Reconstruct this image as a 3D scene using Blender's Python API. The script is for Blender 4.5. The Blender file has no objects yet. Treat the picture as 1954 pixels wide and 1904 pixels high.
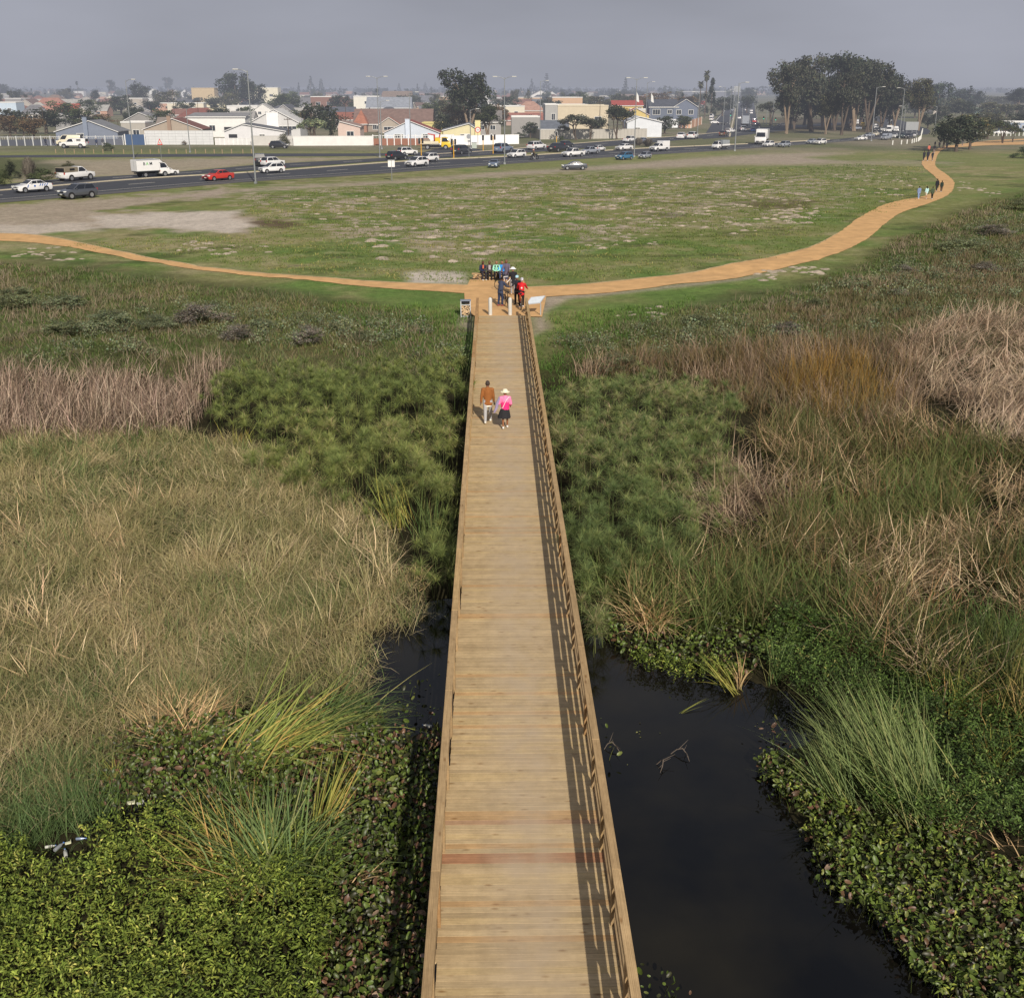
import bpy, bmesh, math, random
import numpy as np
from mathutils import Vector, Matrix
R = math.radians
random.seed(7); rng = np.random.default_rng(7)
SC = bpy.context.scene
COL = SC.collection

# ------------------------------------------------------------------ camera model
# (picture units: the photograph taken as 1954 x 1904)
FPX, CX, CY = 2150.0, 977.0, 952.0
PITCH = math.atan(787/2150.0)
YAW = -math.atan((36/2150.0)*math.cos(PITCH))
CAM = np.array([-0.454, 0.0, 12.95])
DECK = 0.20
_cp, _sp, _cy, _sy = math.cos(PITCH), math.sin(PITCH), math.cos(YAW), math.sin(YAW)
RIGHT = np.array([_cy, _sy, 0.0])
_hd = np.array([-_sy, _cy, 0.0])
FWD = _hd*_cp + np.array([0, 0, -_sp])
UP = _hd*_sp + np.array([0, 0, _cp])

def proj(p):
    p = np.asarray(p, float) - CAM
    z = p @ FWD
    return CX + FPX*(p @ RIGHT)/z, CY - FPX*(p @ UP)/z

def G(px, py, z=0.0):
    """the world point at height z seen at picture position px, py"""
    d = RIGHT*(px-CX)/FPX - UP*(py-CY)/FPX + FWD
    t = (z-CAM[2])/d[2]
    p = CAM + d*t
    return Vector((p[0], p[1], z))

def scl(px, py, z=0.0):
    """picture units per metre there"""
    p = np.array(G(px, py, z)) - CAM
    return FPX/(p @ FWD)

def sstep(a, b, x):
    t = np.clip((np.asarray(x, float)-a)/(b-a), 0, 1)
    return t*t*(3-2*t)

# ------------------------------------------------------------------ value noise
_H = rng.random((256, 256))
def vnoise(x, y, s=1.0, o=0):
    x = np.asarray(x, float)/s + 37.3*o; y = np.asarray(y, float)/s + 11.7*o
    xi = np.floor(x).astype(int); yi = np.floor(y).astype(int)
    fx = x-xi; fy = y-yi
    fx = fx*fx*(3-2*fx); fy = fy*fy*(3-2*fy)
    h = lambda i, j: _H[i & 255, j & 255]
    return (h(xi, yi)*(1-fx)+h(xi+1, yi)*fx)*(1-fy) + (h(xi, yi+1)*(1-fx)+h(xi+1, yi+1)*fx)*fy
def fbm(x, y, s=1.0, o=0, n=4):
    v = 0; a = .5; t = 0
    for k in range(n):
        v = v + a*vnoise(x, y, s/2**k, o+k*3); t += a; a *= .55
    return v/t

def inpoly(x, y, poly):
    x = np.asarray(x, float); y = np.asarray(y, float)
    r = np.zeros(x.shape, bool)
    n = len(poly); j = n-1
    for i in range(n):
        xi, yi = poly[i]; xj, yj = poly[j]
        c = ((yi > y) != (yj > y)) & (x < (xj-xi)*(y-yi)/((yj-yi) if yj != yi else 1e-9)+xi)
        r ^= c; j = i
    return r
def polydist(x, y, poly):
    """signed distance, positive inside"""
    x = np.asarray(x, float); y = np.asarray(y, float)
    d = np.full(x.shape, 1e9)
    n = len(poly)
    for i in range(n):
        ax, ay = poly[i]; bx, by = poly[(i+1) % n]
        ex, ey = bx-ax, by-ay
        L = ex*ex+ey*ey+1e-12
        t = np.clip(((x-ax)*ex+(y-ay)*ey)/L, 0, 1)
        d = np.minimum(d, np.hypot(x-ax-t*ex, y-ay-t*ey))
    return np.where(inpoly(x, y, poly), d, -d)
def gpoly(pts, z=0.0):
    return [tuple(G(a, b, z)[:2]) for a, b in pts]

# ------------------------------------------------------------------ tags and object creation
def tag(o, label=None, cat=None, group=None, kind=None):
    if label: o['label'] = label
    if cat: o['category'] = cat
    if group: o['group'] = group
    if kind: o['kind'] = kind
    return o
def thing(name, label, cat, loc=(0, 0, 0), rz=0.0, group=None, s=1.0):
    o = bpy.data.objects.new(name, None); COL.objects.link(o)
    o.empty_display_size = .2
    o.location = loc; o.rotation_euler = (0, 0, rz); o.scale = (s, s, s)
    return tag(o, label, cat, group)
def link(name, me, parent=None, mats=None, loc=None, rot=None, s=None):
    """link a mesh as an object; mats override the mesh's slots on this object only"""
    o = bpy.data.objects.new(name, me); COL.objects.link(o)
    if parent is not None: o.parent = parent
    if mats:
        if not isinstance(mats, (list, tuple)): mats = [mats]
        while len(me.materials) < len(mats): me.materials.append(None)
        for i, m in enumerate(mats):
            if m is None: continue
            if me.materials[i] is None: me.materials[i] = m
            elif me.materials[i] != m:
                o.material_slots[i].link = 'OBJECT'; o.material_slots[i].material = m
    if loc is not None: o.location = loc
    if rot is not None: o.rotation_euler = rot
    if s is not None: o.scale = (s, s, s) if not hasattr(s, '__len__') else s
    return o
def fast_mesh(name, verts, faces_list, mats=None, color=None, smooth=False, extra=None):
    """faces_list: list of int arrays (n, k); color: (nverts, 3)"""
    me = bpy.data.meshes.new(name)
    verts = np.asarray(verts, np.float32)
    me.vertices.add(len(verts)); me.vertices.foreach_set('co', verts.ravel())
    loops = np.concatenate([np.asarray(f, np.int32).ravel() for f in faces_list])
    cnt = np.concatenate([np.full(len(f), np.asarray(f).shape[1], np.int32) for f in faces_list])
    st = np.concatenate([[0], np.cumsum(cnt)[:-1]]).astype(np.int32)
    me.loops.add(len(loops)); me.loops.foreach_set('vertex_index', loops)
    me.polygons.add(len(cnt)); me.polygons.foreach_set('loop_start', st); me.polygons.foreach_set('loop_total', cnt)
    me.polygons.foreach_set('use_smooth', np.full(len(cnt), bool(smooth)))
    me.update(calc_edges=True)
    if color is not None:
        ca = me.color_attributes.new('Col', 'FLOAT_COLOR', 'POINT')
        c = np.ones((len(verts), 4), np.float32); c[:, :3] = color
        ca.data.foreach_set('color', c.ravel())
    for k, v in (extra or {}).items():
        at = me.attributes.new(k, 'FLOAT', 'POINT'); at.data.foreach_set('value', np.asarray(v, np.float32))
    for m in (mats or []): me.materials.append(m)
    return me

class MB:
    """collects simple shapes; build() makes ONE mesh"""
    def __init__(s): s.v = []; s.f = []; s.mi = []
    def add(s, vs, fs, mi=0, M=None):
        o = len(s.v)
        for p in vs:
            p = Vector(p)
            s.v.append(M @ p if M else p)
        for f in fs: s.f.append([i+o for i in f]); s.mi.append(mi)
    def box(s, c, d, mi=0, M=None, rz=0.0):
        x, y, z = d[0]/2, d[1]/2, d[2]/2
        co, si = math.cos(rz), math.sin(rz)
        vs = []
        for sx in (-1, 1):
            for sy in (-1, 1):
                for sz in (-1, 1):
                    a, b = sx*x, sy*y
                    vs.append((c[0]+a*co-b*si, c[1]+a*si+b*co, c[2]+sz*z))
        s.add(vs, [(0, 1, 3, 2), (4, 6, 7, 5), (0, 4, 5, 1), (2, 3, 7, 6), (0, 2, 6, 4), (1, 5, 7, 3)], mi, M)
    def quad(s, a, b, c, d, mi=0): s.add([a, b, c, d], [(0, 1, 2, 3)], mi)
    def tube(s, pts, rad, n=8, mi=0, cap=True):
        pts = [Vector(p) for p in pts]
        if not hasattr(rad, '__len__'): rad = [rad]*len(pts)
        vs, fs = [], []
        for i, p in enumerate(pts):
            t = (pts[min(i+1, len(pts)-1)]-pts[max(i-1, 0)])
            t = t.normalized() if t.length > 1e-9 else Vector((0, 0, 1))
            u = t.orthogonal().normalized() if abs(t.z) < .999 else Vector((1, 0, 0))
            if abs(t.z) < .999: u = Vector((0, 0, 1)).cross(t).normalized()
            w = t.cross(u)
            for k in range(n):
                a = 2*math.pi*k/n
                vs.append(p+(u*math.cos(a)+w*math.sin(a))*rad[i])
        for i in range(len(pts)-1):
            for k in range(n):
                k2 = (k+1) % n
                fs.append((i*n+k, i*n+k2, (i+1)*n+k2, (i+1)*n+k))
        if cap:
            fs.append(tuple(range(n))[::-1]); fs.append(tuple((len(pts)-1)*n+k for k in range(n)))
        s.add(vs, fs, mi)
    def lathe(s, prof, n=16, mi=0, M=None):
        """prof: list of (r, z)"""
        vs, fs = [], []
        for r, z in prof:
            for k in range(n):
                a = 2*math.pi*k/n; vs.append((r*math.cos(a), r*math.sin(a), z))
        for i in range(len(prof)-1):
            for k in range(n):
                k2 = (k+1) % n
                fs.append((i*n+k, i*n+k2, (i+1)*n+k2, (i+1)*n+k))
        fs.append(tuple(range(n))[::-1]); fs.append(tuple((len(prof)-1)*n+k for k in range(n)))
        s.add(vs, fs, mi, M)
    def prism(s, prof, y0, y1, mi=0, y0s=1.0, M=None):
        """profile in x,z extruded along y"""
        n = len(prof)
        vs = [(x, y0, z) for x, z in prof]+[(x, y1, z) for x, z in prof]
        fs = [tuple(range(n)), tuple(range(2*n-1, n-1, -1))]
        for i in range(n):
            j = (i+1) % n; fs.append((i, i+n, j+n, j))
        s.add(vs, fs, mi, M)
    def mesh(s, name, mats=(), smooth=False, bevel=0.0, seg=1):
        me = bpy.data.meshes.new(name)
        me.from_pydata([tuple(v) for v in s.v], [], s.f)
        for m in mats: me.materials.append(m)
        me.polygons.foreach_set('material_index', s.mi)
        bm = bmesh.new(); bm.from_mesh(me)
        bmesh.ops.recalc_face_normals(bm, faces=bm.faces)
        if bevel:
            es = [e for e in bm.edges if e.is_manifold and e.calc_face_angle(0) > .5]
            bmesh.ops.bevel(bm, geom=es, offset=bevel, segments=seg, affect='EDGES', profile=.5, clamp_overlap=True)
        bm.to_mesh(me); bm.free()
        me.polygons.foreach_set('use_smooth', [bool(smooth)]*len(me.polygons))
        if smooth:
            try: me.set_sharp_from_angle(angle=R(38))
            except Exception: pass
        me.update()
        return me
    def build(s, name, mats, parent=None, **k):
        loc = k.pop('loc', None); rot = k.pop('rot', None); sc = k.pop('s', None)
        if not isinstance(mats, (list, tuple)): mats = [mats]
        return link(name, s.mesh(name, mats, **k), parent, None, loc, rot, sc)

# ------------------------------------------------------------------ materials
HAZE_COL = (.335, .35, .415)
def haze_group():  # far haze painted into each material as a glow growing with world Y
    g = bpy.data.node_groups.new('painted_haze', 'ShaderNodeTree')
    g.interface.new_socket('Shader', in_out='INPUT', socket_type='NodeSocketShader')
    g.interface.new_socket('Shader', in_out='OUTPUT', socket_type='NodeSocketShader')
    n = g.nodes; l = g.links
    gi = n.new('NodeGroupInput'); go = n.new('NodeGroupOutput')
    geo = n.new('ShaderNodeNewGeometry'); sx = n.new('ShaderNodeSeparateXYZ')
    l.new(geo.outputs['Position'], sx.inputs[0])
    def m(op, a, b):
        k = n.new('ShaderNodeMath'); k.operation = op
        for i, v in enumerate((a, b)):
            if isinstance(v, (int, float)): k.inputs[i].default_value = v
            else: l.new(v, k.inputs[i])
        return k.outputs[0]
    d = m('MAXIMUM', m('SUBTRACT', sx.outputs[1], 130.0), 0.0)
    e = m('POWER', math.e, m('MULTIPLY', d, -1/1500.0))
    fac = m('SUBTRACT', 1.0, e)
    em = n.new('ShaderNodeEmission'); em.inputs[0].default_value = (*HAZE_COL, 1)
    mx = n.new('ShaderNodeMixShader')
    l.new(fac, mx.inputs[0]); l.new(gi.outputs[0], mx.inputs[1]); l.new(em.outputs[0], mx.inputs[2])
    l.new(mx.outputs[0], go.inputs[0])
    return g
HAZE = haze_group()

def newmat(name):
    m = bpy.data.materials.new(name); m.use_nodes = True
    m.node_tree.nodes.clear()
    try: m.cycles.emission_sampling = 'NONE'
    except Exception: pass
    return m, m.node_tree.nodes, m.node_tree.links
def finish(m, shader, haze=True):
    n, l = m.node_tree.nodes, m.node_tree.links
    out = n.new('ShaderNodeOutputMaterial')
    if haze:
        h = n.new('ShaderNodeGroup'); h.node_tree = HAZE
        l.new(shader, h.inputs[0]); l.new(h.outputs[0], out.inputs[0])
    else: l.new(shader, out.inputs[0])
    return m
_mc = {}
def mat(name, col, rough=.8, var=.15, nscale=3.0, metal=0.0, bump=0.0, coat=0.0, haze=True, spec=.3):
    """painted / plain surface with a little procedural wear"""
    key = (name, tuple(col))
    if key in _mc: return _mc[key]
    m, n, l = newmat(name)
    b = n.new('ShaderNodeBsdfPrincipled')
    b.inputs['Roughness'].default_value = rough; b.inputs['Metallic'].default_value = metal
    b.inputs['Specular IOR Level'].default_value = spec
    b.inputs['Coat Weight'].default_value = coat; b.inputs['Coat Roughness'].default_value = .08
    tc = n.new('ShaderNodeTexCoord'); ns = n.new('ShaderNodeTexNoise')
    ns.inputs['Scale'].default_value = nscale; ns.inputs['Detail'].default_value = 5; ns.inputs['Roughness'].default_value = .65
    l.new(tc.outputs['Object'], ns.inputs['Vector'])
    rp = n.new('ShaderNodeValToRGB'); rp.color_ramp.elements[0].position = .3; rp.color_ramp.elements[1].position = .7
    c = np.array(col)
    rp.color_ramp.elements[0].color = (*np.clip(c*(1-var), 0, 1), 1); rp.color_ramp.elements[1].color = (*np.clip(c*(1+var), 0, 1), 1)
    l.new(ns.outputs['Fac'], rp.inputs[0]); l.new(rp.outputs[0], b.inputs['Base Color'])
    if bump:
        bp = n.new('ShaderNodeBump'); bp.inputs['Strength'].default_value = bump; bp.inputs['Distance'].default_value = .05
        l.new(ns.outputs['Fac'], bp.inputs['Height']); l.new(bp.outputs[0], b.inputs['Normal'])
    _mc[key] = finish(m, b.outputs[0], haze)
    return m
def leafmat(name, transl=.25, rough=.55, haze=True, sat=1.0, gain=1.0, spec=.25):
    """uses the Col attribute of the mesh; light passes a little through the leaf"""
    m, n, l = newmat(name)
    at = n.new('ShaderNodeAttribute'); at.attribute_name = 'Col'
    hs = n.new('ShaderNodeHueSaturation'); hs.inputs['Saturation'].default_value = sat; hs.inputs['Value'].default_value = gain
    l.new(at.outputs['Color'], hs.inputs['Color'])
    b = n.new('ShaderNodeBsdfPrincipled'); b.inputs['Roughness'].default_value = rough
    b.inputs['Specular IOR Level'].default_value = spec
    l.new(hs.outputs[0], b.inputs['Base Color'])
    t = n.new('ShaderNodeBsdfTranslucent'); l.new(hs.outputs[0], t.inputs[0])
    mx = n.new('ShaderNodeMixShader'); mx.inputs[0].default_value = transl
    l.new(b.outputs[0], mx.inputs[1]); l.new(t.outputs[0], mx.inputs[2])
    return finish(m, mx.outputs[0], haze)
# ------------------------------------------------------------------ camera, sky, sun
SC.view_settings.view_transform = 'Standard'; SC.view_settings.look = 'None'
SC.view_settings.exposure = 0; SC.view_settings.gamma = 1
cam = bpy.data.cameras.new('camera'); camo = bpy.data.objects.new('camera', cam); COL.objects.link(camo)
camo.location = CAM; camo.rotation_euler = (math.pi/2-PITCH, 0, YAW)
cam.sensor_fit = 'HORIZONTAL'; cam.sensor_width = 36; cam.lens = FPX/1954*36
cam.clip_start = .1; cam.clip_end = 20000
SC.camera = camo
SC.cycles.max_bounces = 6; SC.cycles.diffuse_bounces = 3; SC.cycles.glossy_bounces = 3
SC.cycles.transmission_bounces = 3; SC.cycles.transparent_max_bounces = 6
SC.cycles.caustics_reflective = False; SC.cycles.caustics_refractive = False
SC.cycles.sample_clamp_indirect = 4
SUNV = Vector((0.424, -1.64, 1.0)).normalized()
W = bpy.data.worlds.new('World'); SC.world = W; W.use_nodes = True
n, l = W.node_tree.nodes, W.node_tree.links; n.clear()
sky = n.new('ShaderNodeTexSky'); sky.sky_type = 'NISHITA'; sky.sun_disc = False
sky.sun_elevation = math.asin(SUNV.z); sky.sun_rotation = math.atan2(SUNV.x, SUNV.y)
sky.air_density = 1.4; sky.dust_density = 4.0; sky.ozone_density = 1.5
bg1 = n.new('ShaderNodeBackground'); bg1.inputs[1].default_value = .06
l.new(sky.outputs[0], bg1.inputs[0])
# a bank of sea mist hides the blue: grey-mauve, a little lighter low down, with soft uneven cloud
tc = n.new('ShaderNodeTexCoord'); sx = n.new('ShaderNodeSeparateXYZ'); l.new(tc.outputs['Generated'], sx.inputs[0])
rp = n.new('ShaderNodeValToRGB'); l.new(sx.outputs[2], rp.inputs[0])
E = rp.color_ramp.elements
E[0].position = 0.0; E[0].color = (.385, .40, .465, 1)
E[1].position = .6; E[1].color = (.29, .305, .36, 1)
e = E.new(.03); e.color = (.40, .415, .485, 1)
e = E.new(.10); e.color = (.315, .33, .395, 1)
ns = n.new('ShaderNodeTexNoise'); ns.inputs['Scale'].default_value = 2.2; ns.inputs['Detail'].default_value = 4
mp = n.new('ShaderNodeMapping'); mp.inputs['Scale'].default_value = (1, 1, 3.5)
l.new(tc.outputs['Generated'], mp.inputs[0]); l.new(mp.outputs[0], ns.inputs['Vector'])
mr = n.new('ShaderNodeMapRange'); mr.inputs[1].default_value = .3; mr.inputs[2].default_value = .7; mr.inputs[3].default_value = .84; mr.inputs[4].default_value = 1.16
l.new(ns.outputs['Fac'], mr.inputs[0])
vm = n.new('ShaderNodeVectorMath'); vm.operation = 'SCALE'; l.new(rp.outputs[0], vm.inputs[0]); l.new(mr.outputs[0], vm.inputs['Scale'])
bg2 = n.new('ShaderNodeBackground'); bg2.inputs[1].default_value = 1.0; l.new(vm.outputs[0], bg2.inputs[0])
mx = n.new('ShaderNodeMixShader'); mx.inputs[0].default_value = .9
l.new(bg1.outputs[0], mx.inputs[1]); l.new(bg2.outputs[0], mx.inputs[2])
wo = n.new('ShaderNodeOutputWorld'); l.new(mx.outputs[0], wo.inputs[0])
sl = bpy.data.lights.new('sun', 'SUN'); sl.energy = 4.6; sl.angle = R(.6); sl.color = (1, .91, .79)
so = bpy.data.objects.new('sun', sl); COL.objects.link(so)
so.rotation_euler = SUNV.to_track_quat('Z', 'Y').to_euler(); so.location = SUNV*60
def srgb(r, g, b):
    f = lambda c: (c/255/12.92) if c/255 <= .04045 else ((c/255+.055)/1.055)**2.4
    return np.array([f(r), f(g), f(b)])
WATER_Z = -1.0
WATER_PX = [(690, 1180), (730, 1166), (850, 1150), (1100, 1180), (1180, 1240), (1300, 1280), (1400, 1300), (1480, 1325), (1570, 1385), (1430, 1455),
            (1490, 1560), (1600, 1690), (1760, 1840), (1860, 1940), (2000, 2300), (300, 2300), (560, 1900), (600, 1650), (440, 1560), (200, 1560), (150, 1450), (230, 1380), (560, 1335), (690, 1330), (672, 1270)]
WATER_G = gpoly(WATER_PX, WATER_Z)
def terr(x, y):
    x = np.asarray(x, float); y = np.asarray(y, float)
    t = sstep(50, 61, y + .02*np.abs(x) + 3*(fbm(x, y, 14, 5)-.5))
    z = -.85 + .85*t
    hump = (fbm(x, y, 5, 2)-.5)*.35*sstep(64, 72, y)*(1-sstep(92, 104, y))
    near = y < 40
    if near.any():
        d = np.full(x.shape, -9.0); d[near] = polydist(x[near], y[near], WATER_G)
        z = z - 1.2*sstep(-.5, .9, d)
    lump = (fbm(x, y, 2.0, 8, 3)-.5)*.25*(1-t)
    # gently rolling meadow between the track and the road
    return z + lump*0.6 + hump*sstep(6, 14, np.abs(x))
def terr1(x, y): return float(terr(np.array([x]), np.array([y]))[0])

C_LUSH, C_OLIVE, C_DRY = srgb(94, 118, 60), srgb(122, 126, 78), srgb(156, 142, 110)
C_SAND, C_PALE, C_MUD, C_HEATH = srgb(164, 150, 136), srgb(190, 180, 168), srgb(45, 42, 28), srgb(88, 94, 60)
def mixc(a, b, t): return a*(1-t[..., None]) + b*t[..., None]

def spaced(*segs):
    out = []
    for a, b, st in segs: out.append(np.arange(a, b, st))
    return np.concatenate(out)
xs = spaced((-6000, -800, 650), (-800, -200, 40), (-200, -70, 2.0), (-70, 85, .42), (85, 240, 2.0), (240, 800, 40), (800, 6600, 650))
ys = spaced((-30, 8, 4), (8, 62, .5), (62, 190, .36), (190, 330, 1.2), (330, 700, 12), (700, 3000, 150), (3000, 16000, 1400))
X, Y = np.meshgrid(xs, ys); sh = X.shape
X = X.ravel(); Y = Y.ravel(); Z = terr(X, Y)
P_ = np.stack([X, Y, np.zeros_like(X)], 1)
_r = P_-CAM; _z = np.maximum(_r @ FWD, .5)
DX = CX+FPX*(_r @ RIGHT)/_z; DY = CY-FPX*(_r @ UP)/_z
def zone(poly, soft, wob=0.6, s=3.0, o=1):
    d = polydist(DX, DY*3, [(a, b*3) for a, b in poly])
    d = d + (fbm(X, Y, s, o)-.5)*wob*60
    return sstep(-soft, soft, d)
n1 = fbm(X, Y, 9, 1); n2 = fbm(X, Y, 2.6, 3); n3 = fbm(X, Y, 30, 4); n4 = fbm(X, Y, 1.1, 6, 3)
c = mixc(np.broadcast_to(C_LUSH, (len(X), 3)), np.broadcast_to(C_OLIVE, (len(X), 3)), sstep(.32, .66, n1*.55+n2*.35+.10*n3+sstep(80, 170, Y)*.16))
c = mixc(c, C_DRY, sstep(.52, .8, n2*.6+n3*.5)*.55)
# mottled sand in the meadow (thin turf over sand)
meadow = sstep(78, 88, Y)*(1-sstep(182, 200, Y))
band = zone([(380, 350), (640, 352), (1100, 332), (1400, 325), (1700, 318), (1560, 430), (1300, 430), (1080, 480), (860, 478), (640, 452), (520, 420)], 60, 1.0, 12, 7)
scat = sstep(.54, .64, n4*.62+n2*.36+band*.05+.04*(n1-.5))*meadow*(.15+.85*band)
c = mixc(c, C_SAND, scat*.8)
c = mixc(c, srgb(62, 70, 40), sstep(.64, .74, fbm(X, Y*1.6, 5, 12))*meadow*.5)
SAND = [
 ([(300, 377), (480, 360), (720, 347), (960, 328.5), (1100, 320), (1214, 311), (1300, 304), (1456, 293), (1560, 290), (1625, 293), (1540, 301), (1612, 309), (1500, 315), (1400, 315), (1214, 323), (1080, 328), (960, 336), (720, 352), (480, 365), (300, 383)], C_SAND, .85, .22),
 ([(-60, 397), (200, 378), (420, 362), (445, 372), (300, 386), (240, 394), (180, 405), (400, 405), (455, 402), (470, 415), (500, 424), (470, 442), (330, 442), (300, 433), (180, 438), (60, 447), (-60, 447)], C_SAND, .85, .95),
 ([(180, 414), (300, 406), (455, 401), (440, 418), (497, 425), (440, 445), (370, 441), (300, 433), (200, 436)], C_PALE, .9, .5),
 ([(-40, 430), (160, 425), (200, 440), (60, 447), (-40, 447)], C_PALE, .7, .6),
 ([(772, 521), (800, 517), (880, 520), (893, 541), (785, 541)], C_PALE, .95, .22),
 ([(60, 306), (496, 301), (640, 301), (720, 299.5), (735, 302), (630, 306), (496, 313), (381, 324), (256, 334), (106, 341), (20, 349)], C_SAND, .75, .5),
 ([(1440, 300), (1620, 308), (1700, 306), (1830, 312), (1640, 318), (1500, 312)], C_SAND, .5, .6),
 ([(1560, 270), (1640, 268), (1700, 264), (1770, 262), (1740, 272), (1640, 280)], C_SAND, .6, .5),
 ([(1041, 561), (1180, 556), (1300, 545), (1460, 523), (1500, 515), (1450, 527), (1300, 549), (1180, 561), (1080, 572), (1035, 600), (1047, 625), (1018, 640), (1018, 604)], C_SAND, .85, .15),
 ([(868, 605), (900, 603), (900, 632), (880, 630)], C_SAND, .8, .1)]
for poly, col, amt, wob in SAND:
    c = mixc(c, col, zone(poly, 14, wob, 2.2, 9)*amt)
c = mixc(c, srgb(96, 82, 66), zone([(470, 424), (500, 420), (560, 424), (580, 430), (540, 436), (500, 433)], 8, .3)*.9)
c = mixc(c, srgb(92, 84, 60), zone([(1390, 385), (1480, 380), (1560, 384), (1540, 398), (1450, 400)], 14, .5)*.7)
# heath below the path
heath_l = zone([(-200, 490), (120, 500), (380, 530), (640, 566), (800, 590), (880, 640), (880, 700), (-200, 700)], 40, 1.0, 6, 5)
heath_r = zone([(1060, 640), (1240, 590), (1480, 545), (1640, 500), (1720, 450), (1830, 400), (1960, 360), (2600, 300), (2600, 760), (1060, 740)], 40, 1.0, 6, 6)
hc = mixc(np.broadcast_to(C_HEATH, (len(X), 3)), np.broadcast_to(srgb(98, 92, 64), (len(X), 3)), sstep(.4, .65, n1))
hc = mixc(hc, srgb(66, 72, 42), sstep(.45, .7, n2))
c = c*(1-np.maximum(heath_l, heath_r)[:, None]*.9) + hc*(np.maximum(heath_l, heath_r)[:, None]*.9)
verge = zone([(-60, 300), (60, 303), (140, 318), (90, 332), (-60, 350)], 20, .8); c = mixc(c, srgb(70, 78, 46), verge*.8)
# wetland mud
wet = 1-sstep(52, 60, Y + 3*(n1-.5)); c = mixc(c, C_MUD, wet)
# beyond the road: lawns, yards
far = sstep(236, 262, Y); c = mixc(c, mixc(np.broadcast_to(srgb(98, 100, 76), (len(X), 3)), np.broadcast_to(srgb(128, 120, 106), (len(X), 3)), sstep(.35, .65, fbm(X, Y, 22, 2))), far*.75)
grove = zone([(1470, 258), (1500, 250), (1600, 250), (1690, 256), (1700, 240), (1690, 225), (1480, 225)], 10, .4, 8); c = mixc(c, srgb(78, 66, 50), grove*.75)
c *= (.82+.36*n4)[:, None]
nx, ny = len(xs), len(ys)
idx = np.arange(nx*ny).reshape(ny, nx)
faces = np.stack([idx[:-1, :-1], idx[:-1, 1:], idx[1:, 1:], idx[1:, :-1]], -1).reshape(-1, 4)

def groundmat():
    m, n, l = newmat('turf_and_sand')
    at = n.new('ShaderNodeAttribute'); at.attribute_name = 'Col'
    tc = n.new('ShaderNodeTexCoord')
    def noise(s, d, r=.6):
        k = n.new('ShaderNodeTexNoise'); k.inputs['Scale'].default_value = s; k.inputs['Detail'].default_value = d; k.inputs['Roughness'].default_value = r
        l.new(tc.outputs['Object'], k.inputs['Vector']); return k.outputs['Fac']
    a = noise(1.7, 6, .7); b = noise(9, 3, .6)
    def mr(v, lo, hi, x0=.3, x1=.7):
        k = n.new('ShaderNodeMapRange'); k.inputs[1].default_value = x0; k.inputs[2].default_value = x1; k.inputs[3].default_value = lo; k.inputs[4].default_value = hi
        l.new(v, k.inputs[0]); return k.outputs[0]
    mu = n.new('ShaderNodeMath'); mu.operation = 'MULTIPLY'; l.new(mr(a, .72, 1.28), mu.inputs[0]); l.new(mr(b, .8, 1.2), mu.inputs[1])
    vm = n.new('ShaderNodeVectorMath'); vm.operation = 'SCALE'; l.new(at.outputs['Color'], vm.inputs[0]); l.new(mu.outputs[0], vm.inputs['Scale'])
    p = n.new('ShaderNodeBsdfPrincipled'); p.inputs['Roughness'].default_value = .95; p.inputs['Specular IOR Level'].default_value = .1
    l.new(vm.outputs[0], p.inputs['Base Color'])
    bp = n.new('ShaderNodeBump'); bp.inputs['Strength'].default_value = .7; bp.inputs['Distance'].default_value = .12
    l.new(a, bp.inputs['Height']); l.new(bp.outputs[0], p.inputs['Normal'])
    return finish(m, p.outputs[0])
GROUND_MAT = groundmat()
g = link('ground', fast_mesh('ground', np.stack([X, Y, Z], 1), [faces], [GROUND_MAT], c, smooth=True)); tag(g, kind='structure')

# ---------------------------------------------------------------- water
m, n, l = newmat('still_dark_water')
p = n.new('ShaderNodeBsdfPrincipled'); p.inputs['Roughness'].default_value = .04; p.inputs['IOR'].default_value = 1.33
tc = n.new('ShaderNodeTexCoord'); ns = n.new('ShaderNodeTexNoise'); ns.inputs['Scale'].default_value = .35; ns.inputs['Detail'].default_value = 4
l.new(tc.outputs['Object'], ns.inputs['Vector'])
rp = n.new('ShaderNodeValToRGB'); rp.color_ramp.elements[0].position = .38; rp.color_ramp.elements[0].color = (.0015, .0018, .0025, 1)
rp.color_ramp.elements[1].position = .72; rp.color_ramp.elements[1].color = (.014, .012, .007, 1)
l.new(ns.outputs['Fac'], rp.inputs[0]); l.new(rp.outputs[0], p.inputs['Base Color'])
n2_ = n.new('ShaderNodeTexNoise'); n2_.inputs['Scale'].default_value = 1.3; n2_.inputs['Detail'].default_value = 2; l.new(tc.outputs['Object'], n2_.inputs['Vector'])
bp = n.new('ShaderNodeBump'); bp.inputs['Strength'].default_value = .05; bp.inputs['Distance'].default_value = .05
l.new(n2_.outputs['Fac'], bp.inputs['Height']); l.new(bp.outputs[0], p.inputs['Normal'])
finish(m, p.outputs[0], False)
mb = MB(); mb.quad((-40, -25, WATER_Z), (60, -25, WATER_Z), (60, 46, WATER_Z), (-40, 46, WATER_Z))
tag(mb.build('water', m), kind='structure')

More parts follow.
